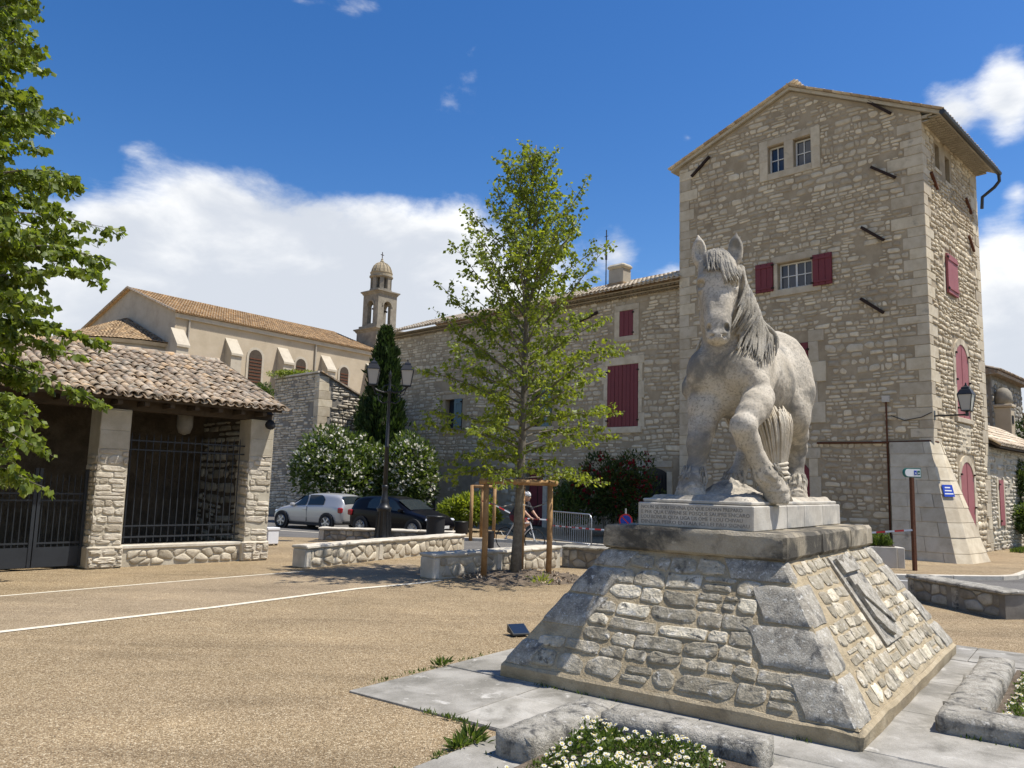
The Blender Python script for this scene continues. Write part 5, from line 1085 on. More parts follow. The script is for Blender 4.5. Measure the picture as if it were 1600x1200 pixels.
# ================================================================ HORSE STATUE
ST = thing('horse_statue', 'weathered pale stone draught horse statue with one foreleg raised', 'statue', PC+Vector((0, 0, 1.882)), PTH)
class SDF:
    """grid of signed distances with smooth union; meshed by surface nets"""
    def __init__(s, lo, hi, h):
        s.lo = np.array(lo, float); s.h = h; s.n = np.ceil((np.array(hi)-s.lo)/h).astype(int)+1; s.f = np.full(s.n, .6, np.float32)
        s.ax = [s.lo[i]+np.arange(s.n[i])*h for i in range(3)]
    def _box(s, lo, hi, pad):
        i0 = np.clip(np.floor((np.array(lo)-pad-s.lo)/s.h).astype(int), 0, s.n-1); i1 = np.clip(np.ceil((np.array(hi)+pad-s.lo)/s.h).astype(int)+1, 1, s.n); sl_ = tuple(slice(a, b) for a, b in zip(i0, i1))
        X, Y, Z = np.meshgrid(*[s.ax[i][sl_[i]] for i in range(3)], indexing='ij'); return sl_, X, Y, Z
    def _put(s, sl_, d, k, op):
        a = s.f[sl_]
        if op == 'add':
            if k > 0: h = np.clip(.5+.5*(a-d)/k, 0, 1); s.f[sl_] = a*(1-h)+d*h-k*h*(1-h)
            else: s.f[sl_] = np.minimum(a, d)
        else:
            d = -d
            if k > 0: h = np.clip(.5-.5*(a-d)/k, 0, 1); s.f[sl_] = a*(1-h)+d*h+k*h*(1-h)
            else: s.f[sl_] = np.maximum(a, d)
    def cap(s, a, b, ra, rb, k=.06, sy=1., op='add'):
        a, b = np.array(a, float), np.array(b, float); r = max(ra, rb)*max(1, sy); sl_, X, Y, Z = s._box(np.minimum(a, b)-r, np.maximum(a, b)+r, .12+k)
        ab = b-a; L2 = (ab**2).sum() or 1e-9; px, py, pz_ = X-a[0], Y-a[1], Z-a[2]; t = np.clip((px*ab[0]+py*ab[1]+pz_*ab[2])/L2, 0, 1)
        d = np.sqrt((px-t*ab[0])**2+((py-t*ab[1])/sy)**2+(pz_-t*ab[2])**2)-(ra+(rb-ra)*t); s._put(sl_, d, k, op)
    def ell(s, c, r, k=.06, rot=None, op='add'):
        c, r = np.array(c, float), np.array(r, float); m = r.max(); sl_, X, Y, Z = s._box(c-m, c+m, .12+k); p = np.stack([X-c[0], Y-c[1], Z-c[2]], -1)
        if rot is not None: p = p @ np.array(rot)
        q = p/r; l0 = np.sqrt((q**2).sum(-1)); l1 = np.sqrt(((q/r)**2).sum(-1))+1e-9; s._put(sl_, l0*(l0-1)/l1, k, op)
    def mesh(s):
        f = s.f; h = s.h; sg = f < 0; n = s.n
        c = [sg[i:n[0]-1+i, j:n[1]-1+j, k:n[2]-1+k] for i in (0, 1) for j in (0, 1) for k in (0, 1)]; cnt = sum(x.astype(np.int8) for x in c); cells = np.argwhere((cnt > 0) & (cnt < 8))
        vid = np.full(n-1, -1, np.int64); vid[tuple(cells.T)] = np.arange(len(cells)); acc = np.zeros((len(cells), 3)); num = np.zeros(len(cells))
        off = [(i, j, k) for i in (0, 1) for j in (0, 1) for k in (0, 1)]
        val = {o: f[cells[:, 0]+o[0], cells[:, 1]+o[1], cells[:, 2]+o[2]] for o in off}
        for a in off:
            for ax in range(3):
                if a[ax]: continue
                b = list(a); b[ax] = 1; b = tuple(b); va, vb = val[a], val[b]; m = (va < 0) != (vb < 0); t = np.where(m, va/(va-vb+1e-12), 0)
                p = np.array(a)[None]+t[:, None]*(np.array(b)-np.array(a))[None]; acc += np.where(m[:, None], p, 0); num += m
        verts = s.lo+(cells+acc/num[:, None])*h; F_ = []
        for ax in range(3):
            u, v = (ax+1) % 3, (ax+2) % 3; sl0 = [slice(None)]*3; sl1 = [slice(None)]*3; sl0[ax] = slice(0, n[ax]-1); sl1[ax] = slice(1, n[ax])
            e = np.argwhere(sg[tuple(sl0)] != sg[tuple(sl1)]); e = e[(e[:, u] > 0) & (e[:, v] > 0) & (e[:, u] < n[u]-1) & (e[:, v] < n[v]-1)]; ins = sg[tuple(e.T)]
            q = []
            for (du, dv) in ((-1, -1), (0, -1), (0, 0), (-1, 0)): cidx = e.copy(); cidx[:, u] += du; cidx[:, v] += dv; q.append(vid[tuple(cidx.T)])
            q = np.stack(q, 1); q[~ins] = q[~ins][:, ::-1]; F_.append(q)
        return verts, np.concatenate(F_)
HORSE = SDF((-1.95, -.95, -.04), (1.55, .85, 3.02), .0145); S = HORSE
# trunk
S.ell((.05, -.06, 1.42), (.86, .44, .51), .1); S.ell((.70, -.05, 1.62), (.54, .46, .51), .12); S.ell((.98, -.05, 1.48), (.32, .37, .46), .1)
S.ell((-.66, -.06, 1.40), (.40, .41, .50), .14); S.ell((-.92, .14, 1.40), (.21, .21, .27), .06); S.ell((-.92, -.25, 1.40), (.21, .21, .27), .06)
S.cap((-.42, -.05, 1.84), (.15, -.05, 1.80), .17, .14, .12); S.cap((.3, -.05, 1.84), (.95, -.05, 1.82), .16, .2, .12)
for y in (-1, 1):
    S.cap((-.42, -.05+y*.27, 1.72), (-.84, -.05+y*.33, 1.24), .16, .17, .05); S.cap((-.40, -.05+y*.34, 1.45), (-.72, -.05+y*.37, 1.22), .13, .12, .03)
    S.ell((.74, -.05+y*.25, 1.42), (.36, .25, .44), .06); S.ell((.52, -.05+y*.30, 1.15), (.2, .17, .26), .07)
# neck, deep and arched
S.cap((-.50, -.05, 1.58), (-.86, -.07, 2.02), .41, .315, .12, .82); S.cap((-.86, -.07, 2.02), (-1.08, -.09, 2.36), .30, .20, .1, .85); S.cap((-.38, -.05, 1.86), (-.72, -.06, 2.36), .13, .14, .08, .8); S.cap((-.72, -.06, 2.36), (-.98, -.08, 2.58), .14, .13, .08, .8)
# head: own frame turned towards the viewer
HO = np.array((-1.08, -.07, 2.47)); ca, sa = math.cos(math.radians(22)), math.sin(math.radians(22))
def hp(x, y, z): return HO+np.array((-ca*x-sa*y, -sa*x+ca*y, z))      # x forward, y to the picture's left, z up
ROTH = np.array(((-ca, -sa, 0), (-sa, ca, 0), (0, 0, 1)))              # columns: head axes
def hrot(pitch):
    c, s_ = math.cos(pitch), math.sin(pitch); return ROTH @ np.array(((c, 0, s_), (0, 1, 0), (-s_, 0, c)))
S.cap(hp(.04, 0, .04), hp(.15, 0, -.18), .19, .20, .08, 1.1); S.cap(hp(.15, 0, -.16), hp(.35, 0, -.62), .185, .118, .06, 1.06); S.cap(hp(.36, 0, -.62), hp(.395, 0, -.76), .122, .116, .05, 1.08)
S.cap(hp(.20, .10, -.08), hp(.425, .05, -.62), .085, .055, .025); S.cap(hp(.20, -.10, -.08), hp(.425, -.05, -.62), .085, .055, .025)                                                   # straight nose bone
for y in (-1, 1):
    S.ell(hp(.06, y*.125, -.24), (.19, .075, .21), .05, ROTH); S.cap(hp(.06, y*.12, -.36), hp(.28, y*.06, -.66), .075, .055, .05)
    S.ell(hp(.225, y*.165, -.13), (.08, .05, .04), .03, ROTH); S.ell(hp(.285, y*.185, -.195), (.085, .06, .042), .012, ROTH, 'sub'); S.ell(hp(.228, y*.15, -.195), (.045, .038, .034), .004, ROTH); S.ell(hp(.23, y*.165, -.255), (.06, .04, .02), .02, ROTH)
    S.cap(hp(.20, y*.175, -.28), hp(.34, y*.10, -.50), .024, .014, .025)                                      # cheek ridge
    S.ell(hp(.455, y*.082, -.70), (.055, .042, .062), .025, ROTH); S.ell(hp(.50, y*.09, -.705), (.07, .028, .046), .005, ROTH, 'sub')
    # ears
    S.cap(hp(-.03, y*.14, .08), hp(-.02, y*.18, .20), .065, .06, .03); S.ell(hp(-.01, y*.195, .245), (.055, .082, .165), .02, ROTH); S.cap(hp(-.01, y*.2, .33), hp(.0, y*.205, .445), .052, .01, .03); S.ell(hp(.055, y*.19, .255), (.055, .052, .125), .008, ROTH, 'sub')
S.ell(hp(.42, 0, -.80), (.115, .11, .07), .04, ROTH); S.ell(hp(.34, 0, -.80), (.08, .085, .06), .04, ROTH); S.cap(hp(.5, -.09, -.795), hp(.5, .09, -.795), .02, .02, .01, 1, 'sub')
S.ell(hp(.10, 0, -.5), (.1, .07, .14), .05, ROTH, 'sub')                                                       # hollow between the jaws
# legs
def limb(pts, k=.05):
    for a, b in zip(pts, pts[1:]): S.cap(a[:3], b[:3], a[3], b[3], k)
limb([(-.74, .14, 1.30, .25), (-.86, .16, 1.02, .20), (-.94, .17, .78, .145), (-1.0, .175, .64, .125)]); limb([(-1.0, .175, .64, .128), (-1.02, .178, .54, .115), (-1.07, .185, .36, .092), (-1.11, .19, .22, .12)], .04)
S.ell((-1.04, .175, .60), (.10, .115, .13), .05)
limb([(-.66, -.27, 1.30, .23), (-.80, -.38, 1.12, .17)], .03); limb([(-.86, -.44, 1.10, .165), (-1.0, -.455, 1.0, .165), (-1.15, -.44, .89, .145), (-1.27, -.42, .77, .12)], .03); S.ell((-.84, -.47, 1.12), (.12, .10, .13), .03); limb([(-1.27, -.42, .76, .13), (-1.22, -.455, .62, .108), (-1.14, -.51, .44, .09), (-1.06, -.565, .28, .11)], .04)
S.ell((-1.29, -.42, .75), (.115, .125, .125), .05)
limb([(.74, -.24, 1.30, .32), (.66, -.28, 1.02, .24), (.92, -.26, .84, .16), (1.10, -.24, .66, .12)], .08); limb([(1.10, -.24, .66, .12), (1.09, -.235, .5, .095), (1.06, -.23, .34, .09), (1.03, -.23, .20, .115)], .04); S.ell((1.16, -.24, .69), (.09, .09, .11), .05)
limb([(.74, .14, 1.30, .32), (.60, .22, 1.02, .24), (.80, .30, .82, .16), (.92, .34, .62, .12)], .08); limb([(.92, .34, .62, .12), (.80, .36, .48, .10), (.66, .38, .32, .094), (.56, .39, .2, .12)], .04)
# hooves: flared, cut flat by the base
for (x, y, z, tx, tz) in ((-1.21, .19, .06, .05, .14), (.96, -.23, .06, .05, .14), (.47, .39, .06, .05, .14)): S.cap((x, y, z-.02), (x+tx, y, z+tz), .165, .115, .03); S.cap((x+tx, y, z+tz), (x+tx*2.4, y, z+tz*1.3), .12, .12, .04)
S.cap((-1.06, -.565, .28), (-.98, -.605, .17), .11, .11, .04); S.cap((-.97, -.61, .15), (-.905, -.63, .045), .115, .125, .02)
hv, hf_ = S.mesh()
# chisel marks and fetlock feather worked into the surface
def horse_relief(v):
    out = v.copy()
    for i in range(len(v)):
        p = Vector(v[i]); d = (mnoise.noise(p*7)*.006+mnoise.noise(p*19)*.004)*(.3 if p.z > 1.6 and p.x < -.95 else 1)
        if p.z < .34: d += .016*(.5+.5*math.sin(math.atan2(p.y, p.x)*0+p.x*60+p.y*75+mnoise.noise(p*9)*5))*min(1, (.34-p.z)/.1)*(1 if p.z > .1 else .3)
        out[i] = v[i]+NRM[i]*d
    return out
me = bpy.data.meshes.new('body'); me.from_pydata(hv.tolist(), [], hf_.tolist()); me.update()
bmh = bmesh.new(); bmh.from_mesh(me)
for _ in range(1): bmesh.ops.smooth_vert(bmh, verts=bmh.verts, factor=.4, use_axis_x=True, use_axis_y=True, use_axis_z=True)
bmesh.ops.recalc_face_normals(bmh, faces=bmh.faces); bmh.to_mesh(me); bmh.free(); me.update()
NRM = np.array([tuple(v.normal) for v in me.vertices]); co_ = np.array([tuple(v.co) for v in me.vertices]); co_ = horse_relief(co_); co_[:, 2] = np.maximum(co_[:, 2], -.02)
me.vertices.foreach_set('co', co_.reshape(-1)); me.polygons.foreach_set('use_smooth', [True]*len(me.polygons)); me.materials.append(MATS['statue_stone']); link('body', me, ST)

# ---- hair: carved locks
def push_out(p, r=.0):
    """keep a lock on the surface of the body"""
    for _ in range(4):
        i = np.clip(((np.array(p)-S.lo)/S.h).astype(int), 1, S.n-2); d = S.f[tuple(i)]
        if d > r: break
        gr_ = np.array([S.f[i[0]+1, i[1], i[2]]-S.f[i[0]-1, i[1], i[2]], S.f[i[0], i[1]+1, i[2]]-S.f[i[0], i[1]-1, i[2]], S.f[i[0], i[1], i[2]+1]-S.f[i[0], i[1], i[2]-1]]); L = np.linalg.norm(gr_)
        if L < 1e-6: break
        p = p+Vector((gr_/L*float(np.clip(r-d, -.05, .08))).tolist())
    return p
def lock(mb, pts, r0, r1, wav=.02, ph=0, hold=.006):
    P = []; n = len(pts)*3
    for k in range(n):
        t = k/(n-1)*(len(pts)-1); i = min(int(t), len(pts)-2); q = Vector(pts[i]).lerp(Vector(pts[i+1]), t-i); w_ = math.sin(t*3.1+ph)*wav
        P.append(push_out(q+Vector((w_, w_*.6, 0)), hold))
    rr = [r0*(.6+.8*min(1, 3*k/n)) if k < n*.3 else r0+(r1-r0)*(k/n) for k in range(n)]; mb.tube(P, rr, 6, flat=.8)
def march(o, d, hold, r0=.62):
    """first point of the body met when coming in along -d"""
    o, d = np.array(o, float), np.array(d, float); d /= np.linalg.norm(d); r = r0
    while r > 0:
        i = np.clip(((o+d*r-S.lo)/S.h).round().astype(int), 0, S.n-1)
        if S.f[tuple(i)] < hold: break
        r -= .008
    return o+d*r
HR = SDF((-1.62, -.75, 1.40), (-.15, .55, 2.98), .0125)
NK = np.array(((-1.04, -.085, 2.60), (-.98, -.08, 2.42), (-.82, -.07, 2.12), (-.60, -.05, 1.78), (-.42, -.05, 1.50))); CD = np.array((.80, 0, .60))
def nk(t): t = min(max(t, 0), 1)*4; i = min(int(t), 3); return NK[i]+(NK[i+1]-NK[i])*(t-i)
mane = MB()
def carve(P, r0, r1, kk):
    n = len(P)
    for k in range(n-1): f0, f1 = k/(n-1), (k+1)/(n-1); HR.cap(P[k], P[k+1], r0+(r1-r0)*f0**1.5, r0+(r1-r0)*f1**1.5, kk)
def strand(P, r):
    n = len(P); mane.tube([Vector(p.tolist()) for p in P], [r*(.55+1.2*min(1, k/(n-1)*3))*(1 if k < n*.5 else 1-.85*(k/(n-1)-.5)/.5) for k in range(n)], 6, flat=.8)
for k in range(560):
    left = k % 9 < 8; s_ = -1 if left else 1; base = k < 90; t0 = random.uniform(.19, .62); span = random.uniform(70, 142) if left else random.uniform(40, 95); dt = random.uniform(.12, .27)*(1 if left else .8); ph = random.uniform(0, 6); P = []; n = 7 if base else 15; f00 = random.uniform(-8, 14) if k % 2 else random.uniform(10, 45)
    hold = random.uniform(.02, .035) if base else random.uniform(.055, .09)
    for q in range(n):
        u_ = q/(n-1); wv = 0 if base else 1; fi = math.radians(f00+(span-f00*.6)*u_**.85+wv*6*math.sin(u_*7+ph)); t = t0+dt*u_**1.4+wv*.014*math.sin(u_*6+ph*1.7); d = CD*math.cos(fi)+np.array((0, s_, 0))*math.sin(fi); P.append(march(nk(t), d, hold*(1-.5*u_**2)))
    if not base: P = [P[0]]+[(P[q-1]+P[q]*2+P[q+1])/4 for q in range(1, n-1)]+[P[-1]]
    if base: carve(P, .048, .016, .02)
    else: strand(P, random.uniform(.012, .019))
for k in range(150):
    base = k < 30; y0 = random.uniform(-.15, .15); L = random.uniform(.15, .28)+(.12 if y0 < -.02 else 0); ph = random.uniform(0, 6); P = []; n = 7 if base else 13; hold = .008 if base else random.uniform(.016, .036)
    for q in range(n):
        u_ = q/(n-1); z = .24-L*1.15*u_; y = y0*(.55+.75*u_)-.05*u_*u_+(0 if base else .012*math.sin(u_*7+ph)); o_ = hp(-.1, y, z); P.append(march(o_, hp(1, y, z)-hp(0, y, z), hold, .7))
    if not base: P = [P[0]]+[(P[q-1]+P[q]*2+P[q+1])/4 for q in range(1, n-1)]+[P[-1]]
    if base: carve(P, .02, .008, .015)
    else: strand(P, random.uniform(.009, .014))
hv2, hf2 = HR.mesh(); mo_ = link('mane', mesh_from('mane', hv2.tolist(), hf2.tolist(), 'statue_hair', None, True), ST, None); obj('mane_locks', mane, 'statue_hair', mo_, True, kind='stuff')
tl = MB()
for k in range(26): y = random.uniform(-.09, .09); pts = [(1.2, -.05+y*.4, 1.72), (1.34, -.05+y, 1.55), (1.38+random.uniform(-.03, .05), -.05+y*1.5, 1.1), (1.34, -.05+y*1.4, .75+random.uniform(-.1, .1))]; lock(tl, pts, .03, .01, .02, k)
obj('tail', tl, 'statue_hair', ST, True)
ft = MB()
for (x, y, z, L, dx) in ((-1.12, .19, .27, .2, -.06), (1.02, -.23, .26, .2, -.05), (.55, .39, .26, .2, -.06), (-1.05, -.57, .30, .2, .1)):
    for k in range(46):
        a = random.uniform(0, 2*PI); q = Vector((x+.10*math.cos(a), y+.11*math.sin(a), z+random.uniform(-.05, .10))); pts = [q, q+Vector((.012*math.cos(a)+dx*.4, .015*math.sin(a), -L*.4)), q+Vector((.03*math.cos(a)+dx, .035*math.sin(a), -L*random.uniform(.5, .75)))]; lock(ft, pts, .013, .006, .004, k, -.003)
obj('fetlock_feather', ft, 'statue_hair', ST, True)

# ---- wheat sheaf supporting the belly
ZZ = np.linspace(0, 1.1, 23); RK = np.polyval(np.polyfit([0, .15, .26, .36, .55, .75, 1.1], [.2, .165, .150, .158, .235, .31, .36], 4), ZZ); ZK = ZZ
sf = MB(); BS = Vector((-.20, -.36, 0))
for k in range(420):
    a = 2*PI*k/420*1.0+random.uniform(-.03, .03); rr = math.sqrt(random.uniform(.55, 1)); r_b = .17*rr; dx, dy = math.cos(a), math.sin(a); top = random.uniform(.95, 1.12)
    pts = [BS+Vector((dx*rr*float(np.interp(z_, ZK, RK))+.02*(z_/1.0)**2, dy*rr*float(np.interp(z_, ZK, RK))+.20*z_**2, z_)) for z_ in np.linspace(0, top-.04, 11)]
    sf.tube(pts, [.012]*5+[.014]*5+[.008], 5)
sf.lathe([(.15, 0), (.125, .24), (.13, .4), (.17, .6), (.1, .85)], 12, BS); so_ = obj('sheaf', sf, 'sheaf_stone', ST, True, label='carved wheat sheaf under the belly')
for z in (.255, .295, .335, .375, .41):
    rp_ = MB(); rp_.tube([BS+Vector(((.165+.05*max(0, z-.33))*math.cos(t), .02*(z > .3)+(.165+.05*max(0, z-.33))*math.sin(t), z+.015*math.sin(t*2+z*40))) for t in [2*PI*i/20 for i in range(21)]], .022, 6, cap=False); obj('rope_turn', rp_, 'sheaf_stone', so_, True)
# ---- rough ground carved under the hooves
gb = MB(); NX, NY = 90, 40; vs = []
for j in range(NY+1):
    for i in range(NX+1):
        x = -1.50+3.0*i/NX; y = -.565+1.13*j/NY; p = Vector((x*5, y*5, 0)); e = min(1, (1.5-abs(x))/.06, (.565-abs(y))/.06); e = max(0, e)
        h = .055+.018*mnoise.noise(p)+.012*mnoise.noise(p*2.7)
        h += .17*math.exp(-(((x+.82)/.30)**2+((y+.10)/.30)**2)*1.2)*(1+.35*mnoise.noise(p*1.7)+.25*mnoise.noise(p*4))+.10*math.exp(-(((x+.35)/.35)**2+((y-.15)/.3)**2))*(1+.3*mnoise.noise(p*2))
        vs.append((x, y, (h-.015)*e-.02*(1-e)))
gb.add(vs, [(j*(NX+1)+i, j*(NX+1)+i+1, (j+1)*(NX+1)+i+1, (j+1)*(NX+1)+i) for j in range(NY) for i in range(NX)]); obj('carved_ground', gb, 'statue_stone', ST)
m_ = MB(); m_.box(-1.53, 1.53, -.59, .59, -.039, .0, bev=.01, jit=.003); obj('statue_base', m_, 'plinth_stone', ST)
# ================================================================ TREES AND PLANTS
def grow(root, trunk_h, r0, lean, branches, leaf_size, leaf_mat, twig_n, leaf_per, droop=.0, seed=1, trunk_top=None, aspect=.62, leaf_hang=.6, extra=None, twig_len=(.35, .75)):
    """trunk with limbs and side twigs; branches = list of (height, azimuth, length, rise angle, sag)"""
    rs = random.Random(seed); tr = MB(); wood = MB(); P = []; D = []
    tp = [Vector((lean[0]*t*t*trunk_h+.05*math.sin(t*5), lean[1]*t*t*trunk_h, trunk_h*t)) for t in np.linspace(0, 1, 14)]
    rad = [r0*(1.25 if i == 0 else 1)*(1-.93*(i/13)**1.0)+.006 for i in range(14)]; tr.tube(tp, rad, 10)
    def tpos(h): t = h/trunk_h*13; i = min(int(t), 12); return tp[i].lerp(tp[i+1], t-i), rad[i]
    for (h, az, L, rise, sag) in branches:
        p, rr = tpos(h); pts = []; n = 9; d = Vector((math.cos(az)*math.cos(rise), math.sin(az)*math.cos(rise), math.sin(rise))); wob = rs.uniform(0, 6); q = Vector(p)
        for k in range(n):
            t = k/(n-1); pts.append(p+d*(L*t)+Vector((0, 0, -sag*L*t*t))+Vector((math.sin(wob+t*5), math.cos(wob*1.3+t*4), math.sin(wob*2+t*6)*.5))*.045*L*t)
        br = max(.007, min(rr*.4, .009*L+.004)); wood.tube(pts, [br*(1-.8*k/(n-1)) for k in range(n)], 5, cap=False)
        nt = max(3, int(twig_n*L))
        for j in range(nt+1):
            t = .22+.78*(j/nt) if nt else 1; i = min(int(t*(n-1)), n-2); b = pts[i].lerp(pts[i+1], t*(n-1)-i)
            tl = rs.uniform(*twig_len)*(1.05-.5*t)*min(1, .45+L*.3); ta = rs.uniform(0, 2*PI); td = (d*.9+Vector((math.cos(ta), math.sin(ta), rs.uniform(-.25, .55)-droop))*1.0).normalized()
            if j == nt: td = (d+Vector((0, 0, -droop*.5))).normalized()
            e = b+td*tl+Vector((0, 0, -droop*tl*.4)); wood.tube([b, b.lerp(e, .5)+Vector((0, 0, .03*tl)), e], [.006, .0045, .002], 3, cap=False)
            m = max(3, int(leaf_per*tl*rs.uniform(.6, 1.3)))
            for k in range(m):
                u_ = rs.random()**.8; c = b.lerp(e, u_)+Vector((rs.gauss(0, .035), rs.gauss(0, .035), rs.gauss(0, .03))); P.append(tuple(c)); dd = td*.5+Vector((rs.gauss(0, .7), rs.gauss(0, .7), rs.gauss(0, .5)-leaf_hang)); D.append(tuple(dd))
    t_ = obj('trunk', tr, 'bark', root, True); obj('branches', wood, 'bark', t_, kind='stuff'); P = np.array(P); D = np.array(D)
    leaf_mesh('crown', P, D, leaf_size, leaf_mat, aspect, parent=root); return P, D
# the young tree in its wooden guard
YT = thing('young_tree', 'slender young tree with bright green leaves tied inside a wooden guard', 'tree', (.18, 17.1, 0))
rs = random.Random(5); br = []
def crown_r(h): return np.interp(h, [2.3, 3.0, 3.9, 5.0, 6.0, 7.4, 8.6, 9.6], [1.7, 2.4, 2.5, 2.15, 1.75, 1.15, .55, .15])
for k in range(104):
    h = 2.1+7.2*(k/103)**1.12; az = k*2.39996+rs.uniform(-.35, .35); rise = math.radians(np.interp(h, [2.2, 4, 6, 9], [8, 32, 50, 62])+rs.uniform(-8, 8)); R_ = crown_r(min(9.5, h+.3))*rs.uniform(.66, 1.03); br.append((h, az, R_/max(.42, math.cos(rise)), rise, (.24 if h < 3.4 else .14) if h < 4.4 else .05))
YP, YD = grow(YT, 9.65, .105, (.028, 0), br, .092, 'leaf_young', 6.0, 58, droop=.12, seed=3, leaf_hang=.75, twig_len=(.3, .7), aspect=.7)
print('young leaves', len(YP))
# the big linden at the left edge, its trunk outside the picture
LT = thing('linden_tree', 'leafy linden tree reaching into the picture from the left edge', 'tree', (-10.2, 12.6, 0)); rs = random.Random(11); br = []
for k in range(170):
    h = 2.5+8.8*(k/169); az = k*2.39996+rs.uniform(-.4, .4); rise = math.radians(np.interp(h, [2.6, 5, 8, 11], [0, 16, 30, 48])+rs.uniform(-8, 8)); R_ = np.interp(h, [2.6, 4.2, 5.6, 7, 9, 11.2], [2.5, 2.8, 2.8, 2.3, 1.9, 1.2])*rs.uniform(.62, 1.08); br.append((h, az, R_/max(.5, math.cos(rise)), rise, .30 if h < 6 else .18))
br += [(4.9, -.10, 3.4, .22, .16), (4.5, -.28, 3.2, .22, .20), (5.5, .02, 3.3, .16, .16), (6.6, -.2, 3.0, .2, .2), (3.4, -.35, 2.8, .02, .26), (3.0, -.55, 2.7, -.06, .25), (3.2, -.1, 2.6, -.05, .26), (3.7, -.2, 2.8, .02, .28), (7.6, -.1, 2.4, .3, .2), (2.9, -.3, 2.5, -.05, .22), (5.8, -.4, 3.2, .14, .2), (6.1, .1, 3.0, .2, .18)]
LP, LD = grow(LT, 11.6, .24, (.01, 0), br, .13, 'leaf_linden', 6.0, 74, droop=.45, seed=8, leaf_hang=.95, aspect=.78, twig_len=(.4, .9))
print('linden leaves', len(LP))
k = RNG.random(len(LP)) < .16; leaf_mesh('flower_bracts', LP[k]+RNG.normal(size=(k.sum(), 3))*.04, LD[k]+np.array([0, 0, -.8]), .085, 'bract', .3, parent=LT)
# cypress
CY = thing('cypress_tree', 'dark green cypress standing between the church and the long house', 'tree', (-6.25, 38.2, 0)); N = 15000
hh_ = RNG.uniform(.3, 9.3, N); lump = 1+.22*np.sin(hh_*5)*np.sin(hh_*2.3+1); rad = np.interp(hh_, [.3, 2, 4.5, 7, 8.5, 9.3], [.8, .98, .88, .64, .38, .08])*lump; az = RNG.uniform(0, 2*PI, N); rr = rad*RNG.uniform(.55, 1.08, N)*(1+.16*np.sin(az*5+hh_*1.7)+.12*np.sin(az*11-hh_*3))
P = np.stack([rr*np.cos(az), rr*np.sin(az), hh_], 1); D = np.stack([np.cos(az)*.35, np.sin(az)*.35, np.ones(N)], 1)+RNG.normal(size=(N, 3))*.28
leaf_mesh('crown', P, D, .34, 'leaf_cypress', .3, parent=CY); m_ = MB(); m_.tube([(0, 0, 0), (0, 0, 4), (0, 0, 8.6)], [.18, .12, .03], 8); obj('trunk', m_, 'bark', CY)
def flowering(name, label, loc, radii, lumps, n, size, lm, fm, nf, fsize, cat='shrub', sp=1., stems=7):
    B_ = thing(name, label, cat, loc); o, P = bush(B_, 'foliage', (0, 0, radii[2]*.42), (radii[0], radii[1], radii[2]*.58), n, size, lm, lumps)
    c = P-np.array([0, 0, radii[2]*.4]); q = np.abs(c/np.array([radii[0], radii[1], radii[2]*.6])); out = np.argsort(-(q**2).sum(1))
    if nf:
        cand = out[:int(len(out)*.6)]; sel = RNG.choice(cand, nf, replace=False); FP = np.repeat(P[sel], 4, 0)+RNG.normal(size=(nf*4, 3))*fsize*.35; FP[:, 1] -= .04
        leaf_mesh('blossom', FP, rand_dirs(nf*4)+np.array([0, -.4, .3]), fsize, fm, .8, parent=B_)
    st = MB()
    for k in range(stems): a = random.uniform(0, 6.28); st.tube([(random.uniform(-.2, .2)*radii[0], random.uniform(-.3, .3)*radii[1], 0), (math.cos(a)*radii[0]*.4, math.sin(a)*radii[1]*.4, radii[2]*.6)], [.03, .012], 5)
    obj('stems', st, 'bark', B_); return B_
flowering('oleander_bush', 'wide oleander full of white flowers behind the silver car', (-7.3, 36.2, 0), (3.0, 1.5, 4.35), 22, 17000, .26, 'leaf_oleander', 'petal_white', 950, .15)
flowering('oleander_bush', 'right hand oleander with white flowers behind the black car', (-4.75, 35.8, 0), (1.6, 1.4, 4.1), 14, 10000, .26, 'leaf_oleander', 'petal_white', 560, .15)
flowering('rose_bush', 'dark climbing bush with red flowers on the house front beside the gate', (4.0, 30.3, 0), (1.75, 1.0, 3.5), 14, 9000, .16, 'leaf_rose', 'petal_red', 230, .13)
flowering('green_shrub', 'round green shrub at the foot of the red flowering bush', (2.3, 30.6, 0), (1.0, .8, 2.3), 8, 4200, .15, 'leaf_oleander', 'petal_red', 12, .1)
flowering('pale_shrub', 'loose pale green shrub with small blooms right of the black car', (-1.55, 31.2, 0), (1.5, .8, 1.55), 9, 4200, .2, 'leaf_young', 'petal_white', 24, .07)
flowering('ivy_clump', 'dark ivy clump at the right end of the old wall block', (-7.5, 41.0, 3.2), (1.0, .8, 3.4), 8, 3800, .2, 'leaf_cypress', None, 0, 0, 'ivy')
flowering('wall_shrub', 'small green shrub growing above the arcade roof beside the church', (-14.2, 44.5, 5.6), (.9, .6, 1.7), 6, 1800, .16, 'leaf_oleander', None, 0, 0)
flowering('wall_top_weeds', 'green tuft growing on top of the old wall block', (-11.9, 42.4, 7.35), (1.5, .4, .42), 7, 1300, .14, 'leaf_young', None, 0, 0, 'weeds')
flowering('corner_shrub', 'dark green shrub against the annex right of the tower', (19.9, 30.2, 0), (1.1, 1.0, 2.0), 9, 5200, .13, 'leaf_oleander', None, 0, 0)
flowering('slender_shrub', 'upright climbing shrub on the annex wall at the right edge', (20.2, 31.0, 1.2), (.8, .7, 2.6), 8, 3000, .12, 'leaf_rose', None, 0, 0)
flowering('far_tree_top', 'dark green tree top at the far right edge', (26.4, 38.5, 3.2), (1.9, 1.4, 3.0), 8, 3400, .2, 'leaf_cypress', None, 0, 0, 'tree')
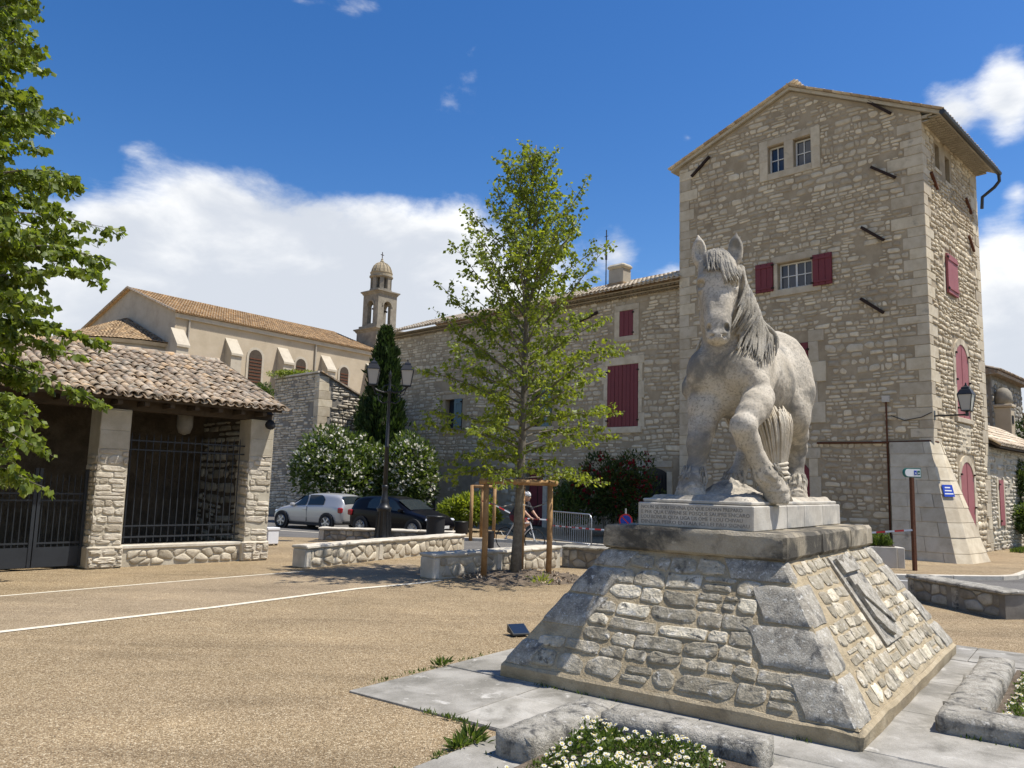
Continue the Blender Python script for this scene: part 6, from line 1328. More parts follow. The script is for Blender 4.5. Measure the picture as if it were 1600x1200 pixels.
# grass by the tower
N = 5200; P = np.stack([RNG.uniform(0, 1, N)*5.8, RNG.uniform(0, 1.5, N), np.full(N, .08)], 1); X_ = np.array([R2, R2, 0]); Y_ = np.array([R2, -R2, 0]); P = np.array([17.35, 27.7, 0])+P[:, :1]*X_+P[:, 1:2]*Y_+np.array([0, 0, .08])
o = leaf_mesh('grass', P, RNG.normal(size=(N, 3))*.35+np.array([0, 0, 1]), .17, 'grass', .18); tag(o, 'strip of green grass at the foot of the tower flank', 'grass', kind='stuff')
# soil mound with weeds round the young tree
g = MB(); NX = 36; vs = [(0, 0, .16)]; 
for i in range(1, 9):
    for j in range(NX):
        a = 2*PI*j/NX; r = 1.3*i/8*(1+.12*math.sin(a*3+1)); p = Vector((r*math.cos(a)*3, r*math.sin(a)*3, 0)); vs.append((r*math.cos(a)*1.1, r*math.sin(a)*.8, max(.0, .15*(1-(i/8)**2))+.05*mnoise.noise(p)*(1-(i/8)**3)+(.012 if i < 8 else .0)))
fs = [(0, 1+j, 1+(j+1) % NX) for j in range(NX)]+[(1+i*NX+j, 1+(i+1)*NX+j, 1+(i+1)*NX+(j+1) % NX, 1+i*NX+(j+1) % NX) for i in range(7) for j in range(NX)]
g.add(vs, fs); so_ = obj('soil_mound', g, 'soil', None, True); so_.location = (.35, 17.0, 0); so_['kind'] = 'stuff'; tag(so_, 'brown earth mound round the foot of the young tree', 'earth', kind='stuff')
N = 900; a = RNG.uniform(0, 2*PI, N); r = RNG.uniform(0, 1, N)**.5*1.2; P = np.stack([.35+r*np.cos(a)*1.1, 17.0+r*np.sin(a)*.8, np.full(N, .05)+.1*(1-r)], 1)
o = leaf_mesh('leaf_litter', P, RNG.normal(size=(N, 3))+np.array([0, 0, .2]), .09, 'tile', .5); tag(o, 'dry leaves and bark lying on the earth mound', 'litter', kind='stuff')
def weed(label, loc, n, size, h, m='grass'):
    P = RNG.normal(size=(n, 3))*np.array([h*.35, h*.35, 0]); P[:, 2] = RNG.uniform(0, h*.6, n); P = P*np.array([1, 1, 1]); D = P*np.array([2, 2, 0])/h+RNG.normal(size=(n, 3))*.3+np.array([0, 0, 1]); o = leaf_mesh('weed', P, D, size, m, .22, kind=None); o.location = loc; return tag(o, label, 'weed', 'weeds in the paving joints')
w1 = gp(690, 1042); w2 = gp(735, 1163); weed('small weed at the back edge of the monument paving', (w1.x, w1.y, 0), 50, .09, .10); weed('taller weed sprouting beside the flower bed kerb', (w2.x, w2.y, 0), 90, .10, .13); w3 = gp(716, 1170); weed('low spreading weed at the left paving joint', (w3.x, w3.y, 0), 60, .09, .07)
w4 = gp(845, 917); weed('leafy weed at the front of the earth mound', (w4.x, w4.y, .05), 60, .13, .2, 'leaf_young')

# ================================================================ FLOWER BEDS with stone kerbs
def kerb_block(par, x0, x1, y0, y1, h, z0=.0):
    m_ = MB(); n = 14; xs = np.linspace(x0, x1, max(2, int((x1-x0)/.07))+1); ys = np.linspace(y0, y1, max(2, int((y1-y0)/.07))+1); zs = np.linspace(z0, h, 4); bmk = bmesh.new()
    def face(fn, A_, B_, flip):
        g_ = [[bmk.verts.new(fn(a, b)) for b in B_] for a in A_]
        for i in range(len(A_)-1):
            for j in range(len(B_)-1): bmk.faces.new([g_[i][j], g_[i+1][j], g_[i+1][j+1], g_[i][j+1]])
    face(lambda a, b: (a, b, h), xs, ys, 0)
    for y in (y0, y1): face(lambda a, b: (a, y, b), xs, zs, 0)
    for x in (x0, x1): face(lambda a, b: (x, a, b), ys, zs, 0)
    bmesh.ops.remove_doubles(bmk, verts=bmk.verts, dist=.001); bmesh.ops.recalc_face_normals(bmk, faces=bmk.faces)
    cx, cy = (x0+x1)/2, (y0+y1)/2
    for v in bmk.verts:
        ex_, ey_, ez_ = min(v.co.x-x0, x1-v.co.x), min(v.co.y-y0, y1-v.co.y), h-v.co.z; near_ = sorted((ex_, ey_, ez_))
        if near_[1] < .02: d = Vector((cx-v.co.x, cy-v.co.y, h*.4-v.co.z)); d = Vector((d.x if ex_ < .02 else 0, d.y if ey_ < .02 else 0, d.z if ez_ < .02 else 0)); v.co += d.normalized()*.028 if d.length > 0 else Vector()
        p = v.co*9+Vector((x0*3, y0*5, 0)); v.co += Vector((mnoise.noise(p), mnoise.noise(p+Vector((9, 3, 1))), mnoise.noise(p+Vector((1, 7, 5)))))*.016
    me = bpy.data.meshes.new('kerb_block'); bmk.to_mesh(me); bmk.free(); me.materials.append(MATS['curb_stone']); me.polygons.foreach_set('use_smooth', [True]*len(me.polygons))
    return link('kerb_block', me, par)
def daisies(name, label, u0, u1, w0, w1, n, hmax, edge=.25, dens=.25):
    B_ = thing(name, label, 'flowers', PC, PTH); nl = n*17
    def H(P): return hmax*np.clip(np.minimum.reduce([(P[:, 0]-u0)/edge+.3, (u1-P[:, 0])/edge+.3, (P[:, 1]-w0)/edge+.3, (w1-P[:, 1])/edge+.3]), .15, 1)*(.75+.5*np.sin(P[:, 0]*5.3+1)*np.sin(P[:, 1]*6.1))
    P = np.stack([RNG.uniform(u0, u1, nl), RNG.uniform(w0, w1, nl)], 1); h = np.abs(H(P)); z = h*RNG.uniform(.05, 1, nl)**.6; o = leaf_mesh('leaves', np.column_stack([P, z]), RNG.normal(size=(nl, 3))*.7+np.array([0, 0, .8]), .055, 'grass', .3, parent=B_)
    Q = np.stack([RNG.uniform(u0, u1, n), RNG.uniform(w0, w1, n)], 1); hq_ = np.abs(H(Q))*RNG.uniform(.85, 1.15, n)+.02; pv_ = []; pf_ = []; cv_ = []; cf_ = []
    for k in range(n):
        c = Vector((*Q[k], hq_[k])); nrm = Vector((RNG.normal()*.4-.25, RNG.normal()*.4-.1, 1)).normalized(); a = nrm.orthogonal().normalized(); b = nrm.cross(a); r = random.uniform(.016, .022); o_ = len(pv_); pv_.append(c)
        for j in range(12): t = 2*PI*j/12; rr = r*(1 if j % 2 else .78); pv_.append(c+(a*math.cos(t)+b*math.sin(t))*rr+nrm*.002)
        pf_ += [(o_, o_+1+j, o_+1+(j+1) % 12) for j in range(12)]; o_ = len(cv_); cv_.append(c+nrm*.006); cv_ += [c+(a*math.cos(t)+b*math.sin(t))*r*.38+nrm*.004 for t in [2*PI*j/6 for j in range(6)]]; cf_ += [(o_, o_+1+j, o_+1+(j+1) % 6) for j in range(6)]
    q = link('petals', mesh_from('petals', pv_, pf_, 'petal_white'), B_); q['kind'] = 'stuff'; q = link('flower_centres', mesh_from('flower_centres', cv_, cf_, 'pollen'), B_); q['kind'] = 'stuff'
    B_['kind'] = 'stuff'; return B_
KB = thing('flower_bed_kerb', 'lichen covered stone kerb of the front flower bed', 'kerb', PC, PTH, 'flower bed kerbs')
kerb_block(KB, -4.36, -3.12, .0, .35, .21); kerb_block(KB, -3.45, -3.10, -1.32, -.005, .21)
m_ = MB(); m_.box(-5.2, -3.46, -1.6, -.01, 0, .07, jit=.01); obj('bed_soil', m_, 'soil', KB)
daisies('daisy_bed', 'mass of small white daisies in the front flower bed', -5.1, -3.52, -1.15, -.06, 430, .24)
KR = thing('flower_bed_kerb', 'lichen covered stone kerb of the right hand flower bed', 'kerb', PC, PTH, 'flower bed kerbs')
kerb_block(KR, -1.46, -1.05, -4.2, -2.1, .19); kerb_block(KR, -1.04, .35, -2.45, -2.1, .19); kerb_block(KR, .36, 1.6, -2.46, -2.11, .185)
m_ = MB(); m_.box(-1.04, 1.6, -4.2, -2.47, 0, .07, jit=.01); obj('bed_soil', m_, 'soil', KR)
daisies('daisy_bed', 'white daisies in the right hand flower bed at the picture edge', -.98, 1.5, -4.0, -2.52, 430, .26)
# ================================================================ PARKED CARS
def car(name, label, loc, heading, L, W, H, paint, rim, front_hatch=False, plate_rear=True):
    C = thing(name, label, 'car', (*loc, 0), heading, 'cars parked behind the square'); hl = L/2
    # stations: x, bottom z, half width, shoulder z, roof z, roof half width
    st = [(-1.0, .42, .72, .72, .84, .60), (-.985, .32, .83, .86, 1.02, .66), (-.955, .27, .90, .95, 1.18, .69), (-.91, .24, .94, .98, 1.33, .71), (-.82, .22, .97, 1.0, 1.43, .73), (-.66, .20, 1.0, 1.0, 1.475, .745), (-.45, .2, 1.0, .99, 1.485, .75), (-.2, .2, 1.0, .97, 1.49, .75), (.02, .2, 1.0, .955, 1.46, .74), (.18, .2, 1.0, .945, 1.34, .72), (.36, .2, 1.0, .93, 1.12, .72), (.50, .2, .995, .91, .985, .74), (.66, .22, .98, .86, .92, .74), (.80, .23, .95, .79, .86, .70), (.91, .24, .88, .70, .76, .62), (.975, .27, .78, .58, .64, .52), (1.0, .34, .66, .48, .52, .44)]
    vs = []; n = 9; hw = W/2; kz = H/1.49
    for (x, zb, yw, zs_, zr_, yr) in st:
        zb, zs_, zr_ = zb, zs_*kz, zr_*kz
        half = [(yw*hw*.86, zb), (yw*hw*.97, zb+.10), (yw*hw, (zb+zs_)*.5), (yw*hw*.985, zs_-.05), (yw*hw*.94, zs_+.0), (yr*hw+(yw*hw*.9-yr*hw)*.45, zs_+(zr_-zs_)*.55), (yr*hw, zr_-.035*min(1, (zr_-zs_)*6)), (yr*hw*.6, zr_), (0, zr_+.008)]
        vs += [(x*hl, y, z) for y, z in half]+[(x*hl, -y, z) for y, z in half[-2::-1]]
    R_ = 2*n-1; fs = [(i*R_+j, i*R_+j+1, (i+1)*R_+j+1, (i+1)*R_+j) for i in range(len(st)-1) for j in range(R_-1)]+[(i*R_+R_-1, i*R_, (i+1)*R_, (i+1)*R_+R_-1) for i in range(len(st)-1)]+[tuple(range(R_-1, -1, -1)), tuple(range((len(st)-1)*R_, len(st)*R_))]
    b = MB(); b.add(vs, fs); bo = obj('body', b, paint, C, True); md = bo.modifiers.new('s', 'SUBSURF'); md.levels = md.render_levels = 2
    def side(t, u, s, o=.012):                       # t along length (-1..1), u 0 belt .. 1 roof
        q = [p[0] for p in st]; zs_ = np.interp(t, q, [p[3] for p in st])*kz; zr_ = np.interp(t, q, [p[4] for p in st])*kz; yw = np.interp(t, q, [p[2] for p in st])*hw; yr = np.interp(t, q, [p[5] for p in st])*hw
        y0, y1, y2 = yw*.94, yr+(yw*.9-yr)*.45, yr
        y = y0+(y1-y0)*u/.55 if u < .55 else y1+(y2-y1)*(u-.55)/.45
        return Vector((t*hl, s*(y+o), zs_+(zr_-zs_)*u))
    for s in (-1, 1):
        for (ts, nm) in (((-.02, .40), 'front_window'), ((-.50, -.06), 'rear_side_window')):
            m_ = MB(); K = 8; g_ = []
            for i in range(K+1):
                t = ts[0]+(ts[1]-ts[0])*i/K; ut = .86 if nm == 'rear_side_window' or t < .12 else max(.12, .86-(t-.12)/.28*.72)
                if nm == 'rear_side_window': ut = .86 if t > -.42 else .86-.35*(-.42-t)/.08
                g_.append([side(t, u, s, .016) for u in (.07, .07+(ut-.07)*.5, ut)])
            m_.add([p for r in g_ for p in r], [(i*3+j, i*3+j+1, i*3+4+j, i*3+3+j) for i in range(K) for j in range(2)]); obj(nm, m_, 'car_glass', C, True)
        m_ = MB(); m_.box(-.46*hl, .42*hl, s*hw*.985-.012, s*hw*.985+.012, .52*kz, .57*kz); obj('side_strip', m_, paint, C)
        m_ = MB(); m_.box(-.6*hl, .6*hl, s*hw*.93-.03, s*hw*.93+.03, .17, .27, bev=.01); obj('sill', m_, 'trim_dark', C)
        m_ = MB(); m_.box(.30*hl, .30*hl+.16, s*(hw+.02)-.09, s*(hw+.02)+.09, .93*kz, 1.06*kz, bev=.03); obj('mirror', m_, paint, C)
        m_ = MB(); m_.box(.02*hl-.1, .02*hl+.08, s*hw*1.0-.02, s*hw*1.0+.02, .80*kz, .835*kz, bev=.006); obj('door_handle', m_, paint, C)
        m_ = MB(); m_.box(.015*hl-.14, .015*hl-.13, s*hw*.992-.008, s*hw*.992+.008, .3, .95*kz); obj('door_gap', m_, 'trim_dark', C)
        for x in (-.62, .64):
            r = .315; wx = x*hl; y = s*(hw-.10); ar = MB(); M = Matrix.Translation((wx, 0, r)) @ Matrix.Rotation(PI/2, 4, 'X')
            ar.lathe([(0, 0), (r*1.16, 0), (r*1.16, .12), (0, .12)], 24, M=Matrix.Translation((wx, s*(hw-.02)+(.06 if s > 0 else .06), r+.01)) @ Matrix.Rotation(PI/2, 4, 'X')); obj('wheel_arch', ar, 'trim_dark', C)
            Mw = Matrix.Translation((wx, y, r)) @ Matrix.Rotation(PI/2*s, 4, 'X'); ty = MB(); ty.lathe([(r*.66, -.10), (r*.9, -.105), (r*.99, -.07), (r, 0), (r*.99, .07), (r*.9, -.0+.105), (r*.66, .10)], 28, M=Matrix.Translation((wx, s*(hw-.055), r)) @ Matrix.Rotation(PI/2*s, 4, 'X')); wh = obj('wheel', ty, 'rubber', C, True)
            rm = MB(); Mr = Matrix.Translation((wx, s*(hw-.055), r)) @ Matrix.Rotation(-PI/2*s, 4, 'X'); rm.lathe([(r*.68, .04), (r*.68, .108), (r*.62, .108), (r*.6, .05), (0, .04)], 28, M=Mr); ro_ = obj('rim', rm, 'trim_dark' if rim == 'alloy' else rim, wh)
            for k in range(5 if rim == 'alloy' else 10): sp = MB(); sp.box(-.035 if rim == 'alloy' else -.012, .035 if rim == 'alloy' else .012, .04, r*.65, .055, .11, bev=.006, M=Mr @ Matrix.Rotation(2*PI*k/(5 if rim == 'alloy' else 10), 4, 'Z')); obj('spoke', sp, 'alloy', wh)
            hb = MB(); hb.lathe([(.07, .05), (.06, .116), (0, .12)], 12, M=Mr); obj('hub', hb, 'alloy', wh); rg = MB(); rg.lathe([(r*.62, .10), (r*.68, .112), (r*.7, .10)], 28, M=Mr); obj('rim_ring', rg, 'alloy', wh)
        m_ = MB(); P = [side(-.955, -.15, s), side(-.90, -.1, s), side(-.905, .35, s), side(-.95, .3, s)]; tl_ = MB(); x0 = -.96*hl; tl_.box(x0-.03, x0+.17, s*hw*.90-.11, s*hw*.90+.05, .72*kz, .94*kz, bev=.035); obj('tail_light', tl_, 'car_red', C)
        m_ = MB(); m_.box(.86*hl-.12, .86*hl+.16, s*hw*.74-.12, s*hw*.74+.10, .62*kz, .74*kz, bev=.045); obj('headlight', m_, 'car_lamp', C)
    # rear and front glass
    def glass(t0, t1, nm, w0, w1, sgn):
        m_ = MB(); g_ = []
        for i in range(7):
            t = t0+(t1-t0)*i/6; q = [p[0] for p in st]; z = np.interp(t, q, [p[4] for p in st])*kz; yr = np.interp(t, q, [p[5] for p in st])*hw*(w0+(w1-w0)*i/6); g_.append([(t*hl+sgn*.012, yr*y, z+.014-.012*abs(y)**3) for y in (-1, -.6, 0, .6, 1)])
        m_.add([p for r in g_ for p in r], [(i*5+j, i*5+j+1, i*5+6+j, i*5+5+j) for i in range(6) for j in range(4)]); return obj(nm, m_, 'car_glass', C, True)
    glass(-.972, -.865, 'rear_window', .98, .92, -1); glass(.14, .46, 'windscreen', .95, .98, 1)
    m_ = MB(); m_.box(-hl*.985, -hl*.985+.06, -.26, .26, .50*kz, .60*kz); obj('rear_plate', m_, 'plate', C)
    m_ = MB(); m_.box(hl*.975, hl*.975+.05, -.26, .26, .36, .46); obj('front_plate', m_, 'plate', C)
    m_ = MB(); m_.box(-hl*1.0, -hl*.93, -hw*.78, hw*.78, .28, .42, bev=.04); obj('rear_bumper', m_, 'trim_dark', C); m_ = MB(); m_.box(hl*.93, hl*.995, -hw*.6, hw*.6, .28, .40, bev=.04); obj('front_grille', m_, 'trim_dark', C)
    m_ = MB(); m_.tube([(-hl*.985, -.09, .70*kz), (-hl*1.005, -.09, .80*kz), (-hl*.985, 0, .83*kz)], .012, 5); return C
car('parked_car', 'silver three door hatchback parked left of the lamp post', (-7.55, 31.9), math.atan2(.52, -.85), 3.85, 1.66, 1.42, 'car_silver', 'alloy')
car('parked_car', 'black hatchback parked right of the lamp post with dark wheels', (-3.85, 29.0), math.atan2(-.56, .83), 3.95, 1.72, 1.42, 'car_black', 'alloy_dark')

# ================================================================ STREET LAMP with two lanterns
SLp = thing('street_lamp', 'tall black street lamp with two lanterns on scrolled arms', 'lamp post', (-3.95, 25.3, 0), .12)
m_ = MB(); m_.lathe([(.30, 0), (.30, .12), (.26, .14), (.25, .3), (.205, 1.02), (.23, 1.06), (.24, 1.12), (.18, 1.16), (.13, 1.3), (.14, 1.36), (.10, 1.42), (.085, 1.7), (.10, 1.74), (.10, 1.8), (.075, 1.84)], 16); obj('post_base', m_, 'black_paint', SLp, True)
m_ = MB(); m_.lathe([(.075, 1.84), (.065, 3.0), (.075, 3.02), (.075, 3.08), (.06, 3.1), (.048, 4.75), (.07, 4.8), (.07, 4.9), (.04, 4.95), (.035, 5.3), (.06, 5.36), (.03, 5.45), (0, 5.55)], 12); obj('post', m_, 'black_paint', SLp, True)
for k in range(12): m_ = MB(); a = 2*PI*k/12; m_.tube([(.262*math.cos(a), .262*math.sin(a), .16), (.216*math.cos(a), .216*math.sin(a), 1.0)], .018, 4); obj('flute', m_, 'black_paint', SLp)
for s in (-1, 1):
    m_ = MB(); m_.tube([(0, 0, 4.85), (s*.18, 0, 4.80), (s*.4, 0, 4.86), (s*.54, 0, 4.98)], .028, 6); m_.tube([(s*.05, 0, 4.5), (s*.2, 0, 4.45), (s*.34, 0, 4.55), (s*.36, 0, 4.68), (s*.27, 0, 4.73), (s*.22, 0, 4.66), (s*.27, 0, 4.61)], .02, 6); m_.tube([(s*.54, 0, 4.98), (s*.45, 0, 4.75), (s*.30, 0, 4.72)], .016, 5); m_.tube([(s*.04, 0, 5.05), (s*.16, 0, 5.02), (s*.26, 0, 4.9), (s*.2, 0, 4.84)], .016, 5); ao_ = obj('arm', m_, 'black_paint', SLp)
    lantern(SLp, (s*.54, 0, 5.04), .98)

# ================================================================ TREE GUARDS, TAPE, BARRIER, SIGNS
TG = thing('tree_guard', 'wooden post guard round the young tree', 'tree guard', (0, 0, 0)); posts = [(-.48, 16.6), (.88, 17.05), (.30, 17.75)]
for (x, y) in posts: m_ = MB(); m_.tube([(x, y, 0), (x+.01, y, 1.0), (x, y, 2.06)], [.065, .06, .058], 10); obj('post', m_, 'pine_wood', TG, True)
for (a, b) in (((-.62, 16.54), (1.02, 17.1)), ((1.0, 16.9), (.2, 17.85)), ((-.58, 16.5), (.42, 17.85))): m_ = MB(); m_.tube([(*a, 2.02), (*b, 2.03)], .062, 8); obj('top_rail', m_, 'pine_wood', TG, True)
for (x, y) in posts: m_ = MB(); m_.tube([(x, y, 1.62), ((x+.19)/2, (y+17.1)/2, 1.50), (.19, 17.1, 1.58)], .016, 5, flat=.4); obj('tie_strap', m_, 'curb_stone', TG)
TG2 = thing('tree_guard', 'smaller looking wooden guard farther back left of the cyclist', 'tree guard', (0, 0, 0)); P2 = [(-1.28, 27.4), (-.95, 28.3), (-.5, 27.7)]
for (x, y) in P2: m_ = MB(); m_.tube([(x, y, 0), (x, y, 1.9)], .06, 8); obj('post', m_, 'pine_wood', TG2, True)
for i in range(3): a, b = P2[i], P2[(i+1) % 3]; m_ = MB(); m_.tube([(*a, 1.86), (*b, 1.86)], .05, 6); obj('top_rail', m_, 'pine_wood', TG2, True)
BR = thing('crowd_barrier', 'galvanised crowd barrier in front of the house', 'barrier', (2.58, 24.75, 0), math.atan2(2.35, -1.2)); Lb = 2.6
m_ = MB(); m_.tube([(0, 0, .12), (0, 0, .95), (.05, 0, 1.05), (.15, 0, 1.1), (Lb-.15, 0, 1.1), (Lb-.05, 0, 1.05), (Lb, 0, .95), (Lb, 0, .12)], .021, 8); m_.tube([(0, 0, .18), (Lb, 0, .18)], .018, 6); obj('frame', m_, 'galvanised', BR, True)
for k in range(19): m_ = MB(); x = .13+k*.13; m_.tube([(x, 0, .18), (x, 0, 1.1)], .008, 5); obj('bar', m_, 'galvanised', BR)
for x in (.08, Lb-.1): m_ = MB(); m_.tube([(x, -.3, 0), (x, 0, .17), (x, .3, 0)], .018, 6); obj('foot', m_, 'galvanised', BR)
def tape(label, pts, z_tw=0):
    T_ = thing('barrier_tape', label, 'tape', (0, 0, 0)); P = [Vector(p) for p in pts]; tot = sum((b-a).length for a, b in zip(P, P[1:])); n = int(tot/.22)
    def at(d):
        for a, b in zip(P, P[1:]):
            L = (b-a).length
            if d <= L: return a.lerp(b, d/L)
            d -= L
        return P[-1]
    for k in range(n):
        m_ = MB(); a, b = at(tot*k/n), at(tot*(k+1)/n); w_ = Vector((0, .008, .022)); m_.quad(a-w_, b-w_, b+w_, a+w_); obj('white_band' if k % 2 else 'red_band', m_, 'tape_white' if k % 2 else 'tape_red', T_)
tape('red and white tape from the barrier to the brown sign post', [(1.5, 27.0, .62), (2.55, 24.72, .66), (6.4, 22.3, .68), (9.3, 20.9, .95), (10.27, 20.22, 1.10)]); tape('red and white tape tied to the small tree guard', [(-.95, 28.2, 1.35), (-.45, 27.65, 1.22), (.4, 27.4, .82), (1.5, 27.05, .8)])
NP = thing('no_parking_sign', 'round blue and red no parking sign beside the pedestal', 'sign', (3.62, 24.6, 0), -.1)
m_ = MB(); m_.tube([(0, .03, 0), (0, .03, 1.32)], .028, 8); obj('pole', m_, 'galvanised', NP); Mx = Matrix.Translation((0, 0, .95)) @ Matrix.Rotation(PI/2, 4, 'X'); m_ = MB(); m_.lathe([(.21, -.01), (.21, .008), (0, .009)], 28, M=Mx); dc = obj('disc', m_, 'sign_red', NP); m_ = MB(); m_.lathe([(.165, .0), (.165, .012), (0, .013)], 28, M=Mx); obj('blue_field', m_, 'sign_blue', dc); m_ = MB(); m_.box(-.17, .17, -.018, .018, .013, .016, M=Mx @ Matrix.Rotation(-PI/4, 4, 'Z')); obj('slash', m_, 'sign_red', dc)
SG = thing('direction_sign', 'white arrow direction sign on a rusty brown post by the buttress', 'sign', (10.29, 20.26, 0), .25)
m_ = MB(); m_.box(-.045, .045, -.045, .045, 0, 2.42, bev=.008); obj('post', m_, 'rust', SG)
def pill(x0, x1, z0, z1): c = (z0+z1)/2; r = (z1-z0)/2; return [(x1, z0), (x1, z1)]+[(x0+r-r*math.sin(PI*k/8), c+r*math.cos(PI*k/8)) for k in range(9)]
m_ = MB(); m_.prism(pill(-.25, .27, 2.42, 2.66), -.03, .03); pn = obj('panel', m_, 'sign_green', SG); m_ = MB(); m_.prism(pill(-.22, .245, 2.445, 2.635), -.036, -.031); obj('white_field', m_, 'sign_white', pn)
for (x, c) in ((.05, 'sign_blue'), (.15, 'sign_green')): m_ = MB(); m_.box(x, x+.08, -.041, -.037, 2.49, 2.60); q = obj('pictogram', m_, c, pn); m_ = MB(); m_.box(x+.02, x+.06, -.045, -.042, 2.52, 2.545); obj('pictogram_mark', m_, 'sign_white', q)
PL = thing('concrete_planter', 'pale concrete planter box with green plants by the sign post', 'planter', (10.02, 21.0, 0), -.12)
m_ = MB(); m_.box(-1.4, .10, -.26, .26, .02, .62, bev=.012); obj('box', m_, 'concrete', PL); m_ = MB(); m_.box(.12, .30, -.22, .26, .02, .61, bev=.012); obj('end_box', m_, 'concrete', PL); m_ = MB(); m_.box(-1.35, .05, -.22, .22, .6, .64, jit=.01); obj('soil', m_, 'soil', PL)
N = 2600; P = np.stack([RNG.uniform(-1.3, .0, N), RNG.uniform(-.2, .2, N), .62+RNG.uniform(0, .30, N)*(.6+.4*np.sin(RNG.uniform(0, 6, N)))], 1); leaf_mesh('plants', P, RNG.normal(size=(N, 3))*.6+np.array([0, 0, 1]), .13, 'grass', .2, parent=PL)
def bin_(label, loc, r, h, name='litter_bin', cat='bin', ribs=True):
    B_ = thing(name, label, cat, (*loc, 0)); m_ = MB(); prof = [(r*.92, 0), (r, .03)]+([(r*(1.0 if k % 2 else .96), .03+(h-.06)*k/14) for k in range(1, 15)] if ribs else [])+[(r*1.04, h-.02), (r*1.04, h), (r*.9, h), (r*.88, h-.2), (0, h-.22)]; m_.lathe(prof, 24); obj('body', m_, 'trim_dark', B_, True); m_ = MB(); m_.lathe([(r*1.05, h-.05), (r*1.08, h-.04), (r*1.08, h-.01), (r*1.05, h)], 24); obj('rim', m_, 'black_paint', B_); return B_
bin_('dark ribbed litter bin behind the left bench wall', (-2.28, 25.1), .29, .92); bin_('small black bollard pot behind the young tree', (-.52, 22.9), .125, .62, 'bollard_pot', 'pot', False); bin_('dark plant pot beside the pale shrub', (-1.75, 29.6), .26, .55, 'plant_pot', 'pot', False)
WP = thing('white_planter', 'small white planter at the right corner of the arcade', 'planter', (-7.0, 23.6, 0), PI/4); m_ = MB(); m_.box(-.18, .18, -.18, .18, .04, .5, bev=.02); obj('box', m_, 'white_plastic', WP); m_ = MB(); m_.box(-.2, .2, -.2, .2, .45, .52, bev=.01); obj('rim', m_, 'white_plastic', WP)
for (x, y) in ((-.13, -.13), (.13, -.13), (.13, .13), (-.13, .13)): m_ = MB(); m_.box(x-.03, x+.03, y-.03, y+.03, 0, .045); obj('foot', m_, 'trim_dark', WP)
SPt = thing('ground_floodlight', 'grey metal ground floodlight left of the pedestal', 'lamp', (.18, 10.75, 0), .4); SPt.scale = (.72, .72, .62); m_ = MB(); m_.add([(-.17, -.14, .04), (.17, -.14, .04), (.17, .16, .06), (-.17, .16, .06), (-.17, -.14, .07), (.17, -.14, .07), (.17, .16, .22), (-.17, .16, .22)], [(3, 2, 1, 0), (4, 5, 6, 7), (0, 1, 5, 4), (1, 2, 6, 5), (2, 3, 7, 6), (3, 0, 4, 7)]); obj('housing', m_, 'zinc', SPt); m_ = MB(); m_.add([(-.15, -.12, .082), (.15, -.12, .082), (.15, .14, .222), (-.15, .14, .222)], [(0, 1, 2, 3)]); obj('glass', m_, 'window_glass', SPt); m_ = MB(); m_.box(-.1, .1, -.05, .1, 0, .05); obj('foot', m_, 'trim_dark', SPt)

# loose stones and sprouting joints on the square
lv = []; lf = []
for k in range(1300):
    d = 4.5+random.random()**2*13; a = random.uniform(-.62, .62); x, y = d*math.sin(a), d*math.cos(a); s_ = random.uniform(.004, .011)*(1+.03*d); o_ = len(lv)
    q = PM.inverted() @ Vector((x, y, 0))
    if -3.9 < q.x < 3.15 and -3.4 < q.y < 2.5: continue
    for (u_, v_, w_) in ((1, 0, 0), (0, 1, 0), (-1, 0, 0), (0, -1, 0), (0, 0, 1)): lv.append((x+u_*s_*random.uniform(.6, 1.3), y+v_*s_*random.uniform(.6, 1.3), .004+(w_*s_*.9 if w_ else 0)))
    lf += [(o_, o_+1, o_+4), (o_+1, o_+2, o_+4), (o_+2, o_+3, o_+4), (o_+3, o_, o_+4)]
o = link('loose_gravel', mesh_from('loose_gravel', lv, lf, 'pebble', [random.random() for _ in lf])); tag(o, 'loose pale pebbles scattered over the gravel square', 'pebbles', kind='stuff')
JP = []
for (u0, w0, u1, w1, n_) in ((-3.86, 2.49, 3.1, 2.49, 260), (-3.87, .64, -3.87, 2.48, 120), (-6, .64, -3.88, .64, 160), (-2.47, 1.78, 2.4, 1.78, 50), (-2.47, -1.7, -2.47, 1.7, 60), (-4.4, .37, -3.1, .37, 60), (-3.08, -1.3, -3.08, .3, 40), (-1.48, -4, -1.48, -2.1, 50)):
    cl_ = [random.random() for _ in range(7)]
    for k in range(n_): t = random.choice(cl_)+random.gauss(0, .02); t = min(1, max(0, t)); p = PM @ Vector((u0+(u1-u0)*t+random.gauss(0, .012), w0+(w1-w0)*t+random.gauss(0, .012), .015)); JP.append(tuple(p))
o = leaf_mesh('joint_grass', np.array(JP), RNG.normal(size=(len(JP), 3))*.6+np.array([0, 0, 1]), .045, 'grass', .25); tag(o, 'tiny grass sprouting along the paving edges', 'grass', kind='stuff')
